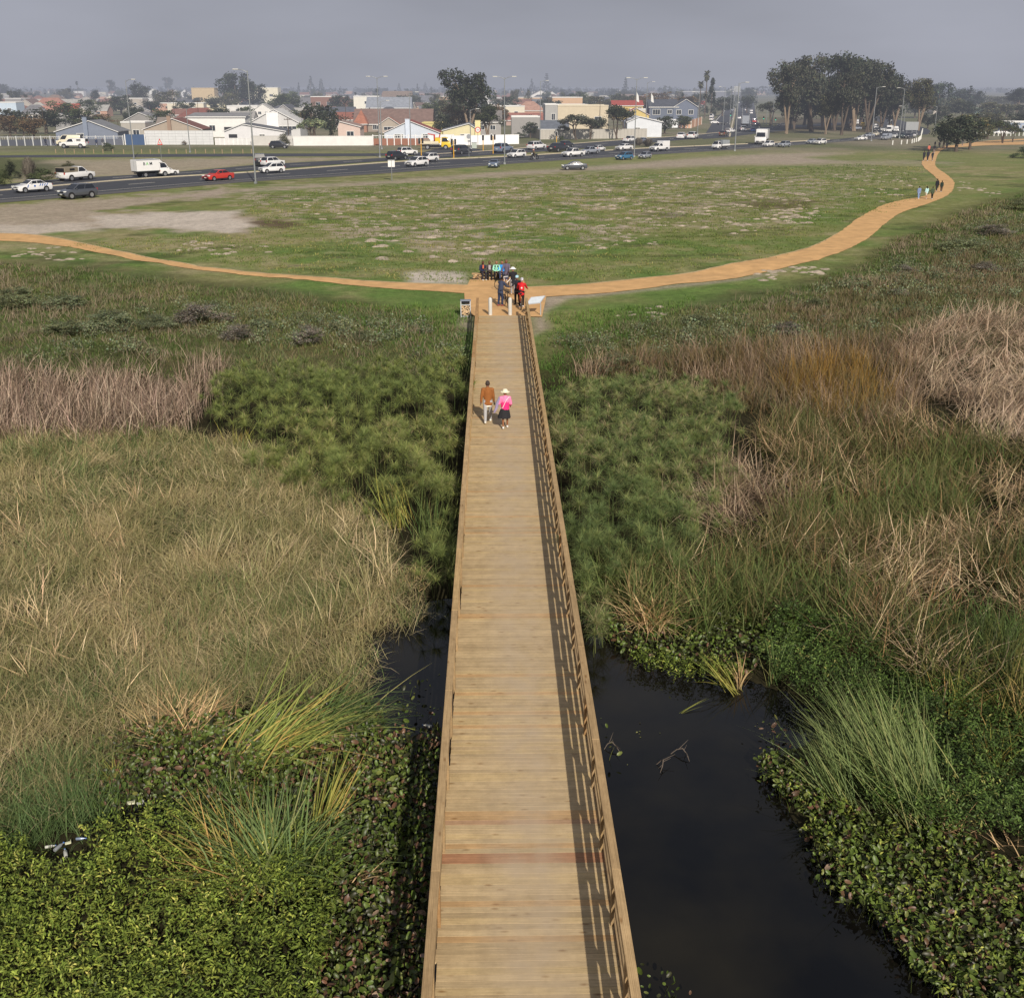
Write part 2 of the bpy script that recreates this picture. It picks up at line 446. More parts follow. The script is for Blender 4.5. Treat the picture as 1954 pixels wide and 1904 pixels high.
# ---------------------------------------------------------------- paths and roads as sheets
def resample(pts, step):
    out = [pts[0]]
    for a, b in zip(pts[:-1], pts[1:]):
        k = max(1, int(math.hypot(b[0]-a[0], b[1]-a[1])/step))
        for i in range(1, k+1): out.append((a[0]+(b[0]-a[0])*i/k, a[1]+(b[1]-a[1])*i/k))
    return out
def smooth_line(pts, it=2):
    for _ in range(it):
        o = [pts[0]]
        for a, b in zip(pts[:-1], pts[1:]):
            o += [(a[0]*.75+b[0]*.25, a[1]*.75+b[1]*.25), (a[0]*.25+b[0]*.75, a[1]*.25+b[1]*.75)]
        o.append(pts[-1]); pts = o
    return pts
def along(pts, nn):
    """nn points equally spaced along a ground polyline"""
    P = np.array([tuple(G(*p)[:2]) for p in pts]); d = np.r_[0, np.cumsum(np.hypot(*np.diff(P, axis=0).T))]
    t = np.linspace(0, d[-1], nn)
    return np.stack([np.interp(t, d, P[:, 0]), np.interp(t, d, P[:, 1])], 1)
def strip(name, A, B, z, material, nn=200, rows=3, edge=0.0, kind='structure'):
    a = along(smooth_line(A), nn); b = along(smooth_line(B), nn)
    if edge:
        k = np.arange(nn)
        a = a + np.stack([(vnoise(k, k*0, 1.3, 3)-.5), (vnoise(k, k*0, 1.3, 4)-.5)], 1)*edge
        b = b + np.stack([(vnoise(k, k*0, 1.3, 5)-.5), (vnoise(k, k*0, 1.3, 6)-.5)], 1)*edge
    V = []
    for r in range(rows):
        t = r/(rows-1); q = a*(1-t)+b*t
        zz = terr(q[:, 0], q[:, 1])+z
        V.append(np.c_[q, zz])
    V = np.concatenate(V); i = np.arange(nn-1)
    F = np.concatenate([np.stack([r*nn+i, r*nn+i+1, (r+1)*nn+i+1, (r+1)*nn+i], 1) for r in range(rows-1)])
    me = fast_mesh(name, V, [F], [material])
    bm = bmesh.new(); bm.from_mesh(me); bmesh.ops.recalc_face_normals(bm, faces=bm.faces)
    if sum(f.normal.z for f in bm.faces) < 0: bmesh.ops.reverse_faces(bm, faces=bm.faces)
    bm.to_mesh(me); bm.free()
    return tag(link(name, me), kind=kind)
PATH_MAT = mat('packed_orange_gravel', srgb(204, 163, 112), .95, .2, .8, bump=.25)
EDGE_MAT = mat('pale_path_edging', srgb(196, 170, 132), .9, .15, 2.0)
PU = [(-60, 447), (0, 446), (60, 448), (110, 455), (180, 470), (300, 494), (420, 514), (560, 528), (700, 538), (905, 545.5)]
PL = [(-60, 461), (0, 460), (50, 462), (120, 470), (200, 484), (330, 509), (450, 524), (600, 539), (720, 550), (895, 560.5)]
strip('path', PU, PL, .03, PATH_MAT, 260, 4, .18)
QU = [(990, 549.5), (1100, 545), (1200, 535), (1300, 522), (1400, 506), (1500, 485), (1560, 468), (1600, 445), (1640, 415), (1680, 393), (1720, 382), (1760, 377), (1785, 366), (1795, 352), (1790, 343), (1775, 330), (1760, 318), (1758, 306.6), (1779, 290.8), (1794, 280.5), (1822, 277.4), (1863.7, 271.2), (1920, 271.5), (1990, 269.5)]
QL = [(990, 568.5), (1041, 567), (1140, 561.5), (1250, 550), (1350, 538), (1450, 523), (1530, 505), (1580, 490), (1630, 472), (1665, 450), (1690, 425), (1720, 405), (1770, 390), (1810, 374), (1822, 357), (1820, 345), (1805, 332), (1788, 322), (1783, 312), (1791, 290.8), (1803, 283.4), (1840, 280.8), (1887, 277.6), (1930, 277), (1990, 276)]
strip('path', QU, QL, .034, PATH_MAT, 420, 4, .18)
strip('path', [(1860, 271.5), (1900, 268), (1960, 265), (2010, 264)], [(1864, 272.4), (1905, 270.3), (1960, 268), (2010, 267)], .04, PATH_MAT, 40, 2)
# pale edging boards along the upper side of both paths
up1 = [(a, b-.9) for a, b in PU]
strip('path_edging', up1, [(a, b+.2) for a, b in PU], .038, EDGE_MAT, 260, 2, .05)
up2 = [(a, b-.8) for a, b in QU[:8]]
strip('path_edging', up2, [(a, b+.2) for a, b in QU[:8]], .042, EDGE_MAT, 200, 2, .05)
plz = [(896.8, 534.4), (950, 533.5), (1000, 537), (1003, 549), (1043, 562), (1041, 575), (1034.4, 606), (902, 604), (889, 590), (886.5, 575), (886, 560), (893, 543)]
mb = MB(); V = [G(a, b) for a, b in plz]
mb.add([(v.x, v.y, terr1(v.x, v.y)*0+.048) for v in V], [tuple(range(len(V)))])
tag(mb.build('path_junction', PATH_MAT), kind='structure')

ASPH = mat('worn_asphalt', srgb(66, 68, 74), .85, .14, .5)
ASPH2 = mat('old_grey_asphalt', srgb(92, 91, 90), .9, .12, .6)
PAINT = mat('road_paint', srgb(215, 212, 200), .7, .12, 3)
KERB = mat('concrete_kerb', srgb(190, 180, 158), .9, .12, 2)
N1 = [(-60, 392), (0, 387.7), (193, 372.4), (386, 354.6), (496, 345.7), (657.7, 336.8), (784.8, 328), (929.6, 316.5), (1069, 306.3), (1274.8, 294), (1401.9, 286), (1476.5, 280.3), (1582, 273), (1634.6, 268.6), (1700, 264), (1760, 258)]
N2 = [(-60, 369.5), (0, 364.8), (106.7, 355.9), (256.6, 342.5), (496.4, 329.2), (612, 320.3), (734, 311.4), (835.6, 305), (932, 302), (1117, 291), (1208.8, 284.7), (1280, 282), (1356, 278.4), (1437, 275.2), (1581.9, 267.6), (1634.6, 262.6), (1700, 256), (1760, 250)]
M1 = [(-60, 368), (0, 363.2), (106, 354.2), (256, 340.3), (381, 333), (496, 325), (632, 315.2), (734, 307.6), (830, 303), (932, 297), (1026, 290.5), (1117, 283), (1214, 275.5), (1300, 267.5), (1381, 261), (1440, 255), (1500, 250)]
M2 = [(-60, 358), (0, 353.5), (106, 342), (256, 334.5), (381, 325.4), (496, 314), (632, 307.6), (734, 302), (830, 295), (932, 289), (1026, 281), (1117, 273), (1214, 266), (1300, 260.5), (1381, 253), (1440, 246), (1500, 243)]
S1 = [(-60, 302), (0, 301), (120, 301), (496, 299), (634, 299), (734, 298), (850, 296)]
S2 = [(-60, 298), (0, 297.2), (120, 296), (496, 293.5), (634, 293.6), (734, 293.4), (850, 290)]
strip('road', N1, N2, .03, ASPH, 240, 4)
sh1 = [(a, b+.2) for a, b in N1]; sh2 = [(a, b-4.2*max(.35, (b-240)/140)) for a, b in N1]
strip('road_shoulder', sh1, sh2, .036, ASPH2, 240, 2, .2)
strip('road', M1, M2, .032, ASPH, 240, 4)
strip('road', S1, S2, .034, ASPH, 160, 3)
strip('road', [(790, 299), (805, 292), (835, 284), (850, 280)], [(945, 292), (930, 288), (900, 283), (885, 280)], .028, ASPH, 30, 4)
strip('road', [(1340, 266), (1356, 240), (1361.6, 231.5), (1373, 220), (1387, 204.8), (1396, 192), (1402, 182)], [(1400, 262), (1392, 240), (1394, 234), (1398.5, 220), (1402.3, 204.8), (1405, 192), (1407, 182)], .026, ASPH, 80, 3)
strip('road', [(1392, 262), (1401, 243), (1402.7, 231), (1404.2, 220), (1405.4, 205), (1407, 192), (1409, 180)], [(1470, 252), (1449, 240.3), (1445, 230), (1443, 222), (1441, 209.9), (1438, 194), (1434, 180)], .028, ASPH, 80, 3)
strip('road', [(1440, 250), (1500, 245), (1580, 240), (1640, 236)], [(1440, 244), (1500, 240), (1580, 236), (1640, 232)], .024, ASPH, 40, 2)
strip('road', [(1634, 263.4), (1660, 255), (1676, 248), (1682, 240), (1676, 231), (1655, 224)], [(1770, 257), (1778, 250), (1760, 243), (1738, 236), (1715, 229), (1690, 222)], .033, ASPH, 60, 3)
def road_line(A, B, t, dash=None, w=.14, z=.045, p0=0.0, p1=1.0, nn=240):
    a = along(smooth_line(A), nn); b = along(smooth_line(B), nn); c_ = a*(1-t)+b*t
    d = np.r_[0, np.cumsum(np.hypot(*np.diff(c_, axis=0).T))]; L = d[-1]
    mbx = MB()
    s = L*p0
    ln, gap = dash or (4.0, 0.0)
    while s < L*p1:
        q = [np.array([np.interp(s+u, d, c_[:, 0]), np.interp(s+u, d, c_[:, 1])]) for u in (0, ln/2, ln)]
        for k in (0, 1):
            v = q[k+1]-q[k]
            if np.hypot(*v) < 1e-3: continue
            nrm = np.array([-v[1], v[0]])/np.hypot(*v)*w
            pts = [q[k]-nrm, q[k+1]-nrm, q[k+1]+nrm, q[k]+nrm]
            mbx.add([(p_[0], p_[1], z) for p_ in pts], [(0, 1, 2, 3)])
        s += ln+gap
    return tag(mbx.build('road_marking', PAINT), kind='structure')
road_line(N1, N2, .60, (4.5, 7.5), .13)
road_line(N1, N2, .27, None, .10)
road_line(M1, M2, .5, (4.5, 7.5), .12)
def kerb(A, w=.35, h=.13, nn=240, z=0.0):
    a = along(smooth_line(A), nn); mbx = MB()
    for p_, q in zip(a[:-1], a[1:]):
        v = q-p_; L = np.hypot(*v)
        if L < 1e-3: continue
        n_ = np.array([-v[1], v[0]])/L*w/2
        P4 = [p_-n_, q-n_, q+n_, p_+n_]
        vs = [(t[0], t[1], z) for t in P4]+[(t[0], t[1], z+h) for t in P4]
        mbx.add(vs, [(4, 5, 6, 7), (0, 1, 5, 4), (2, 3, 7, 6)])
    return tag(mbx.build('kerb', KERB), kind='structure')
kerb([(a, b-.4) for a, b in N2[:-3]], .55, .14)
kerb([(a, b-.3) for a, b in M2[8:-1]], .3, .12, 80)
kerb([(1392, 262), (1396, 243), (1400, 226), (1403.5, 206)], .5, .12, 40)
kerb([(1450, 252), (1449, 243), (1446, 231)], .4, .12, 20)
for t in (.33, .66):
    road_line([(1401, 243), (1404.2, 220), (1405.4, 199.7)], [(1449, 240.3), (1443, 222), (1440, 198.4)], t, (5, 8), .14, nn=60)
road_line([(1361.6, 231.5), (1373, 220), (1387, 204.8)], [(1394, 234), (1398.5, 220), (1402.3, 204.8)], .12, None, .14, nn=60)
# ------------------------------------------------------------------ timber footbridge
def woodmat(name, axis='X', tint=(1, 1, 1), worn=False):
    m, n, l = newmat(name)
    tc = n.new('ShaderNodeTexCoord'); at = n.new('ShaderNodeAttribute'); at.attribute_name = 'Col'
    rnd = n.new('ShaderNodeAttribute'); rnd.attribute_name = 'rnd'
    mp = n.new('ShaderNodeMapping')
    sc_ = {'X': (1.5, 44, 44), 'Y': (36, 1.3, 36)}[axis]
    mp.inputs['Scale'].default_value = sc_
    off = n.new('ShaderNodeVectorMath'); off.operation = 'ADD'
    cb = n.new('ShaderNodeCombineXYZ')
    mu = n.new('ShaderNodeMath'); mu.operation = 'MULTIPLY'; mu.inputs[1].default_value = 57.0; l.new(rnd.outputs['Fac'], mu.inputs[0])
    for i in range(3): l.new(mu.outputs[0], cb.inputs[i])
    l.new(tc.outputs['Object'], mp.inputs[0]); l.new(mp.outputs[0], off.inputs[0]); l.new(cb.outputs[0], off.inputs[1])
    ns = n.new('ShaderNodeTexNoise'); ns.inputs['Scale'].default_value = 1.0; ns.inputs['Detail'].default_value = 6; ns.inputs['Roughness'].default_value = .65; ns.inputs['Distortion'].default_value = .6
    l.new(off.outputs[0], ns.inputs['Vector'])
    # rings of the grain
    wv = n.new('ShaderNodeTexWave'); wv.wave_type = 'BANDS'; wv.bands_direction = {'X': 'Y', 'Y': 'X'}[axis]
    wv.inputs['Scale'].default_value = .35; wv.inputs['Distortion'].default_value = 5; wv.inputs['Detail'].default_value = 3; wv.inputs['Detail Scale'].default_value = .7
    l.new(off.outputs[0], wv.inputs['Vector'])
    rp = n.new('ShaderNodeValToRGB'); e = rp.color_ramp.elements
    e[0].position = .25; e[0].color = (.60, .56, .52, 1); e[1].position = .60; e[1].color = (1.15, 1.14, 1.11, 1)
    k = e.new(.42); k.color = (.93, .92, .9, 1)
    l.new(ns.outputs['Fac'], rp.inputs[0])
    m1 = n.new('ShaderNodeMix'); m1.data_type = 'RGBA'; m1.blend_type = 'MULTIPLY'; m1.inputs[0].default_value = .9
    l.new(at.outputs['Color'], m1.inputs[6]); l.new(rp.outputs[0], m1.inputs[7])
    r2 = n.new('ShaderNodeValToRGB'); r2.color_ramp.elements[0].color = (.8, .77, .72, 1); r2.color_ramp.elements[1].color = (1.05, 1.05, 1.05, 1); r2.color_ramp.elements[1].position = .45
    l.new(wv.outputs['Fac'], r2.inputs[0])
    m2 = n.new('ShaderNodeMix'); m2.data_type = 'RGBA'; m2.blend_type = 'MULTIPLY'; m2.inputs[0].default_value = .8
    l.new(m1.outputs[2], m2.inputs[6]); l.new(r2.outputs[0], m2.inputs[7])
    # knots
    vo = n.new('ShaderNodeTexVoronoi'); vo.inputs['Scale'].default_value = 1.0
    mp2 = n.new('ShaderNodeMapping'); mp2.inputs['Scale'].default_value = {'X': (2.0, 5.5, 1), 'Y': (5.5, 2.0, 1)}[axis]
    l.new(tc.outputs['Object'], mp2.inputs[0]); l.new(mp2.outputs[0], vo.inputs['Vector'])
    r3 = n.new('ShaderNodeValToRGB'); r3.color_ramp.elements[0].position = .05; r3.color_ramp.elements[0].color = (.5, .38, .28, 1)
    r3.color_ramp.elements[1].position = .19; r3.color_ramp.elements[1].color = (1, 1, 1, 1)
    l.new(vo.outputs['Distance'], r3.inputs[0])
    m3 = n.new('ShaderNodeMix'); m3.data_type = 'RGBA'; m3.blend_type = 'MULTIPLY'; m3.inputs[0].default_value = .85
    l.new(m2.outputs[2], m3.inputs[6]); l.new(r3.outputs[0], m3.inputs[7])
    col = m3.outputs[2]
    # blotchy weather stains
    st = n.new('ShaderNodeTexNoise'); st.inputs['Scale'].default_value = 2.6; st.inputs['Detail'].default_value = 8; st.inputs['Roughness'].default_value = .75; l.new(tc.outputs['Object'], st.inputs['Vector'])
    r4 = n.new('ShaderNodeValToRGB'); r4.color_ramp.elements[0].position = .35; r4.color_ramp.elements[0].color = (.72, .70, .68, 1); r4.color_ramp.elements[1].position = .62; r4.color_ramp.elements[1].color = (1.06, 1.05, 1.03, 1); l.new(st.outputs['Fac'], r4.inputs[0])
    m5 = n.new('ShaderNodeMix'); m5.data_type = 'RGBA'; m5.blend_type = 'MULTIPLY'; m5.inputs[0].default_value = .75
    l.new(col, m5.inputs[6]); l.new(r4.outputs[0], m5.inputs[7]); col = m5.outputs[2]
    if worn:  # dusty trodden strip along the middle, uneven
        sx = n.new('ShaderNodeSeparateXYZ'); l.new(tc.outputs['Object'], sx.inputs[0])
        ab = n.new('ShaderNodeMath'); ab.operation = 'ABSOLUTE'
        ad = n.new('ShaderNodeMath'); ad.operation = 'ADD'; ad.inputs[1].default_value = -.12; l.new(sx.outputs[0], ad.inputs[0]); l.new(ad.outputs[0], ab.inputs[0])
        mr = n.new('ShaderNodeMapRange'); mr.inputs[1].default_value = 1.0; mr.inputs[2].default_value = .25; mr.inputs[3].default_value = 0; mr.inputs[4].default_value = 1
        l.new(ab.outputs[0], mr.inputs[0])
        nn = n.new('ShaderNodeTexNoise'); nn.inputs['Scale'].default_value = 1.4; nn.inputs['Detail'].default_value = 6; l.new(tc.outputs['Object'], nn.inputs['Vector'])
        mr2 = n.new('ShaderNodeMapRange'); mr2.inputs[1].default_value = .3; mr2.inputs[2].default_value = .75; mr2.inputs[3].default_value = .15; mr2.inputs[4].default_value = .85
        l.new(nn.outputs['Fac'], mr2.inputs[0])
        mm = n.new('ShaderNodeMath'); mm.operation = 'MULTIPLY'; l.new(mr.outputs[0], mm.inputs[0]); l.new(mr2.outputs[0], mm.inputs[1])
        m4 = n.new('ShaderNodeMix'); m4.data_type = 'RGBA'; m4.inputs[7].default_value = (*srgb(180, 162, 138), 1)
        l.new(mm.outputs[0], m4.inputs[0]); l.new(col, m4.inputs[6]); col = m4.outputs[2]
    b = n.new('ShaderNodeBsdfPrincipled'); b.inputs['Roughness'].default_value = .78; b.inputs['Specular IOR Level'].default_value = .2
    l.new(col, b.inputs['Base Color'])
    bp = n.new('ShaderNodeBump'); bp.inputs['Strength'].default_value = .15; bp.inputs['Distance'].default_value = .004
    l.new(ns.outputs['Fac'], bp.inputs['Height']); l.new(bp.outputs[0], b.inputs['Normal'])
    return finish(m, b.outputs[0], False)
WOOD_DECK = woodmat('pine_deck_boards', 'X', worn=True); WOOD_Y = woodmat('pine_rail_timber', 'Y'); WOOD_X = woodmat('pine_frame_timber', 'X')

def boards(name, boxes, material, parent, bev=.002, **k):
    """boxes: (centre, size, colour, rnd) -> one bevelled mesh with a tint per board"""
    V, F, Cc, Rr = [], [], [], []
    for c_, d_, col, r_ in boxes:
        x, y, z = np.array(d_)/2; b = bev; o = len(V)
        ring = lambda i, zz: [(c_[0]+sx*(x-i), c_[1]+sy*(y-i), c_[2]+zz) for sx, sy in ((-1, -1), (1, -1), (1, 1), (-1, 1))]
        V += ring(0, -z)+ring(0, z-b)+ring(b, z)
        for q in range(2):
            for s in range(4):
                s2 = (s+1) % 4; F.append((o+q*4+s, o+q*4+s2, o+q*4+4+s2, o+q*4+4+s))
        F.append((o+8, o+9, o+10, o+11)); F.append((o+3, o+2, o+1, o))
        Cc += [col]*12; Rr += [r_]*12
    me = fast_mesh(name, V, [np.array(F)], [material], np.array(Cc), extra={'rnd': Rr})
    return link(name, me, parent)
br = thing('footbridge', 'long straight timber footbridge with plank deck and post and rail sides crossing the wetland', 'footbridge', (0, 5, DECK))
Y0, Y1 = 5.0, 66.4
HW = 1.425
def tone(i, base=(190, 169, 133)):
    v = .90+.20*random.random(); w = random.random()
    b = srgb(*base)*v
    if w < .10: b = b*np.array([1.0, .86, .74])
    elif w < .25: b = b*np.array([.9, .89, .88])
    elif w < .40: b = b*np.array([1.05, 1.04, .96])
    return b
bx = []; y = Y0; i = 0; inset = 0; red_ys = [float(G(1000, 1637, DECK).y), float(G(1000, 1569, DECK).y)]
while y < Y1:
    if i % 13 == 0: inset = random.choice([0, 0, .03, .05])
    w = .138
    col = tone(i)
    if abs(y+.07-red_ys[0]) < .08: col = srgb(168, 126, 96)
    elif abs(y+.07-red_ys[1]) < .08: col = srgb(178, 146, 116)
    x0, x1 = -HW+inset+random.uniform(-.008, .008), HW+random.uniform(-.01, .01)
    bx.append((((x0+x1)/2, y+w/2-Y0*1.0, -.022), (x1-x0, w-.0025, .044), col, random.random()))
    y += w; i += 1
deck = boards('deck', bx, WOOD_DECK, br)
# joists and piles below
js = [((sx, (Y1-Y0)/2, -.044-.11), (.075, Y1-Y0, .22), tone(0, (140, 108, 70)), random.random()) for sx in (-1.30, -.5, .5, 1.30)]
for q in js: boards('joist', [q], WOOD_Y, br)
POSTS = []
yy = Y0+.3
SP = 1.9
while yy < Y1-.1: POSTS.append(yy); yy += SP
RH = 1.05
for side in (-1, 1):
    rl = bpy.data.objects.new('railing', None); COL.objects.link(rl); rl.parent = br
    # pairs of posts, outside the deck, bolted to the edge
    xo = side*(HW-.026)
    for yp in POSTS:
        for dy in (-.044, .044):
            boards('post', [((xo, yp+dy-Y0, (RH-.045-.55)/2), (.05, .07, RH-.045+.55), tone(0, (156, 134, 102)), random.random())], WOOD_Y, rl)
    # handrail cap: long boards butted at the posts
    k = 0; hb = []
    while k < len(POSTS)-1:
        st = random.choice([2, 2, 3]); k2 = min(k+st, len(POSTS)-1)
        a, b = POSTS[k]-Y0-(.3 if k == 0 else 0), POSTS[k2]-Y0+(.35 if k2 == len(POSTS)-1 else 0)
        hb.append(((side*(HW+.012), (a+b)/2, RH-.0225), (.145, b-a-.006, .045), tone(0, (180, 154, 116))*random.uniform(.92, 1.05), random.random()))
        k = k2
    boards('handrail', hb, WOOD_Y, rl, .006)
    # two rails on the inner face and a deep one under the cap
    for zc, hh, nm in ((.968, .068, 'top_rail'), (.645, .19, 'mid_rail'), (.325, .115, 'mid_rail'), (.043, .087, 'bottom_rail')):
        k = 0; rb = []
        while k < len(POSTS)-1:
            k2 = min(k+2, len(POSTS)-1)
            a, b = POSTS[k]-Y0-(.3 if k == 0 else 0), POSTS[k2]-Y0+(.3 if k2 == len(POSTS)-1 else 0)
            rb.append(((side*(HW+.020), (a+b)/2, zc), (.036, b-a-.008, hh), tone(0, (162, 140, 108)), random.random())); k = k2
        boards(nm, rb, WOOD_Y, rl)
for yp in POSTS[::2]:
    boards('cross_beam', [((0, yp-Y0, -.044-.22-.10), (2.9, .1, .2), tone(0, (130, 100, 66)), random.random())], WOOD_X, br)
    for sx in (-1.2, 1.2):
        mb = MB(); mb.tube([(sx, yp-Y0, -.46), (sx, yp-Y0, -2.4)], .09, 10)
        boards('pile', [((sx, yp-Y0, -1.43), (.17, .17, 1.94), tone(0, (120, 94, 62)), random.random())], WOOD_Y, br)
# ------------------------------------------------------------------ plants
PXM = lambda d: 1126.0/np.maximum(d, 5)          # picture size of a metre, to keep far blades from vanishing
def dist(P): return np.hypot(P[:, 0]-CAM[0], P[:, 1]-CAM[1])
def scatter(poly, h, dens, ref=None, ragged=.5, z0=-.85, power=1.0, maxn=400000):
    """random ground points under a patch whose outline is given at canopy height; density per m2 at distance ref falls with distance"""
    W_ = np.array(gpoly(poly, z0+.6*h)); a, b = W_.min(0), W_.max(0)
    area = (b-a).prod(); n_ = int(min(maxn*4, area*dens))
    p = rng.random((n_, 2))*(b-a)+a
    e = (fbm(p[:, 0], p[:, 1], 1.6, 3)-.5)*4*ragged
    q = p + rng.normal(0, .15*ragged, p.shape)
    d = polydist(q[:, 0], q[:, 1], W_)
    ok = d + e > 0
    if ref:
        D_ = np.hypot(p[:, 0]-CAM[0], p[:, 1]); ok &= rng.random(n_) < (ref/np.maximum(D_, ref))**power
    ok &= ~((np.abs(p[:, 0]) < 1.62) & (p[:, 1] < 67))          # nothing grows up through the bridge
    return p[ok]
class Blades:
    def __init__(s): s.V = []; s.F4 = []; s.F3 = []; s.C = []; s.n = 0
    def add(s, P, L, Wd, az, lean, curl, col, tipcol=None, segs=3, twist=None, minpx=.5, root=.8):
        n_ = len(P)
        if n_ == 0: return
        P = np.asarray(P, float); L = np.broadcast_to(L, n_); az = np.broadcast_to(az, n_)
        lean = np.broadcast_to(lean, n_); curl = np.broadcast_to(curl, n_)
        Wd = np.maximum(np.broadcast_to(Wd, n_), minpx/PXM(dist(P)))
        col = np.broadcast_to(col, (n_, 3)); tipcol = col if tipcol is None else np.broadcast_to(tipcol, (n_, 3))
        tw = rng.uniform(-1.2, 1.2, n_) if twist is None else twist
        wa = az+math.pi/2+tw
        wd = np.stack([np.cos(wa), np.sin(wa), np.zeros(n_)], 1)*.5
        ts = np.linspace(0, 1, segs+1); p = P.copy(); vs, cs = [], []
        wprof = {2: (.9, .8, 0), 3: (.8, 1, .6, 0), 4: (.7, 1, .9, .55, 0)}[segs]
        for k in range(segs+1):
            t = ts[k]
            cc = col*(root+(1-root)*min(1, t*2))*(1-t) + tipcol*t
            if k < segs:
                w = wd*(Wd*wprof[k])[:, None]
                vs += [p-w, p+w]; cs += [cc, cc]
                th = lean+curl*(t+.5/segs)
                sg = L/segs
                p = p + np.stack([np.sin(th)*np.cos(az)*sg, np.sin(th)*np.sin(az)*sg, np.cos(th)*sg], 1)
            else: vs.append(p); cs.append(cc)
        nv = 2*segs+1
        V = np.stack(vs, 1).reshape(-1, 3); C_ = np.stack(cs, 1).reshape(-1, 3)
        b = (np.arange(n_)*nv)[:, None]+s.n
        for k in range(segs-1): s.F4.append(b+np.array([2*k, 2*k+1, 2*k+3, 2*k+2]))
        s.F3.append(b+np.array([2*segs-2, 2*segs-1, 2*segs]))
        s.V.append(V); s.C.append(C_); s.n += len(V)
    def leaves(s, P, N, size, col, ratio=.85, cup=.15, sides=7, rim=.9):
        """cupped round leaves with normals N"""
        n_ = len(P); N = N/np.linalg.norm(N, axis=1)[:, None]
        r = rng.normal(size=(n_, 3)); u = np.cross(N, r); u /= np.linalg.norm(u, axis=1)[:, None]; v = np.cross(N, u)
        size = np.broadcast_to(size, n_); vs = [P]
        cs = [col*.9]
        for k in range(sides):
            a = 2*math.pi*k/sides
            vs.append(P+(u*math.cos(a)+v*math.sin(a)*ratio)*size[:, None]+N*(size*cup)[:, None]); cs.append(col*(rim+.2*(k % 2)))
        V = np.stack(vs, 1).reshape(-1, 3); C_ = np.stack(cs, 1).reshape(-1, 3)
        b = (np.arange(n_)*(sides+1))[:, None]+s.n
        for k in range(sides): s.F3.append(b+np.array([0, 1+k, 1+(k+1) % sides]))
        s.V.append(V); s.C.append(C_); s.n += len(V)
    def diamonds(s, P, dirv, L, Wd, col):
        """pointed leaves from P along dirv, folded a little"""
        n_ = len(P); dirv = dirv/np.linalg.norm(dirv, axis=1)[:, None]
        up = np.tile([0, 0, 1.], (n_, 1))+rng.normal(0, .35, (n_, 3))
        sd = np.cross(dirv, up); sd /= np.linalg.norm(sd, axis=1)[:, None]
        L = np.broadcast_to(L, n_)[:, None]; Wd = np.broadcast_to(Wd, n_)[:, None]
        vs = [P, P+dirv*L*.45+sd*Wd*.5, P+dirv*L-np.array([0, 0, .2])*L, P+dirv*L*.45-sd*Wd*.5]
        V = np.stack(vs, 1).reshape(-1, 3); C_ = np.repeat(col, 4, axis=0)
        b = (np.arange(n_)*4)[:, None]+s.n
        s.F4.append(b+np.array([0, 1, 2, 3])); s.V.append(V); s.C.append(C_); s.n += len(V)
    def build(s, name, material, smooth=False):
        fl = []
        if s.F4: fl.append(np.concatenate(s.F4))
        if s.F3: fl.append(np.concatenate(s.F3))
        me = fast_mesh(name, np.concatenate(s.V), fl, [material], np.concatenate(s.C), smooth=True)
        return link(name, me)
def palette(n_, cols, patch=None, jit=.12):
    """random pick from (srgb, weight) with an optional noise value 0..1 that shifts the choice"""
    w = np.array([c_[1] for c_ in cols], float); w = np.cumsum(w/w.sum())
    u = rng.random(n_)
    if patch is not None: u = np.clip(u*.55+np.clip((patch-.3)/.4, 0, 1)*.45, 0, .999)
    i = np.searchsorted(w, u); i = np.minimum(i, len(cols)-1)
    tab = np.array([srgb(*c_[0]) for c_ in cols])
    return tab[i]*(1+rng.normal(0, jit, (n_, 1)))*(1+rng.normal(0, .03, (n_, 3)))
def ground_z(p): return terr(p[:, 0], p[:, 1])
def tufts(B, cent, per, spread, L, Wd, lean, curl, cols, flow=None, fl_str=0.0, Ls=.25, segs=3, patch_s=4.0, patch_o=1, tip=None, zoff=0, minpx=.5, pw=None):
    """blades standing in tufts around the given centres"""
    n_ = len(cent)
    if n_ == 0: return
    c2 = np.repeat(cent, per, axis=0)+rng.normal(0, spread, (n_*per, 2))
    c2 = c2[~((np.abs(c2[:, 0]) < 1.58) & (c2[:, 1] < 66.5))]
    N_ = len(c2)
    az = rng.uniform(0, 2*math.pi, N_)
    if flow is not None:
        fa = flow(c2); m_ = rng.random(N_) < fl_str
        az = np.where(m_, fa+rng.normal(0, .5, N_), az)
    P = np.c_[c2, np.maximum(ground_z(c2), -1.02)+zoff]
    pat = fbm(c2[:, 0], c2[:, 1], patch_s, patch_o)
    col = palette(N_, cols, pat if pw is None else pat*pw+rng.random(N_)*(1-pw))
    tc_ = col*1.08 if tip is None else col*.5+srgb(*tip)*.5
    hh = .75+.5*fbm(c2[:, 0], c2[:, 1], 2.2, patch_o+5)
    B.add(P, L*hh*rng.normal(1, Ls, N_).clip(.4, 1.7), Wd*rng.uniform(.7, 1.3, N_), az, np.abs(rng.normal(lean[0], lean[1], N_)), rng.normal(curl[0], curl[1], N_), col, tc_, segs, minpx=minpx)
LEAF = leafmat('reed_blades', .25, .6, False, gain=1.68)
LEAF_R = leafmat('brown_reed_blades', .25, .6, False, gain=1.3)
PAPY = leafmat('papyrus_rays', .4, .6, False, gain=2.75, sat=.93)
LEAF_FAR = leafmat('grass_blades', .25, .7, True, gain=1.55)
LEAF_GLOSS = leafmat('waterweed_leaves', .2, .5, False, gain=2.05, spec=.25)
LEAF_HYA = leafmat('hyacinth_leaves', .12, .42, False, gain=1.6, spec=.35)
swirl = lambda o, s=9.0: (lambda p: 2*math.pi*1.6*fbm(p[:, 0], p[:, 1], s, o, 2))

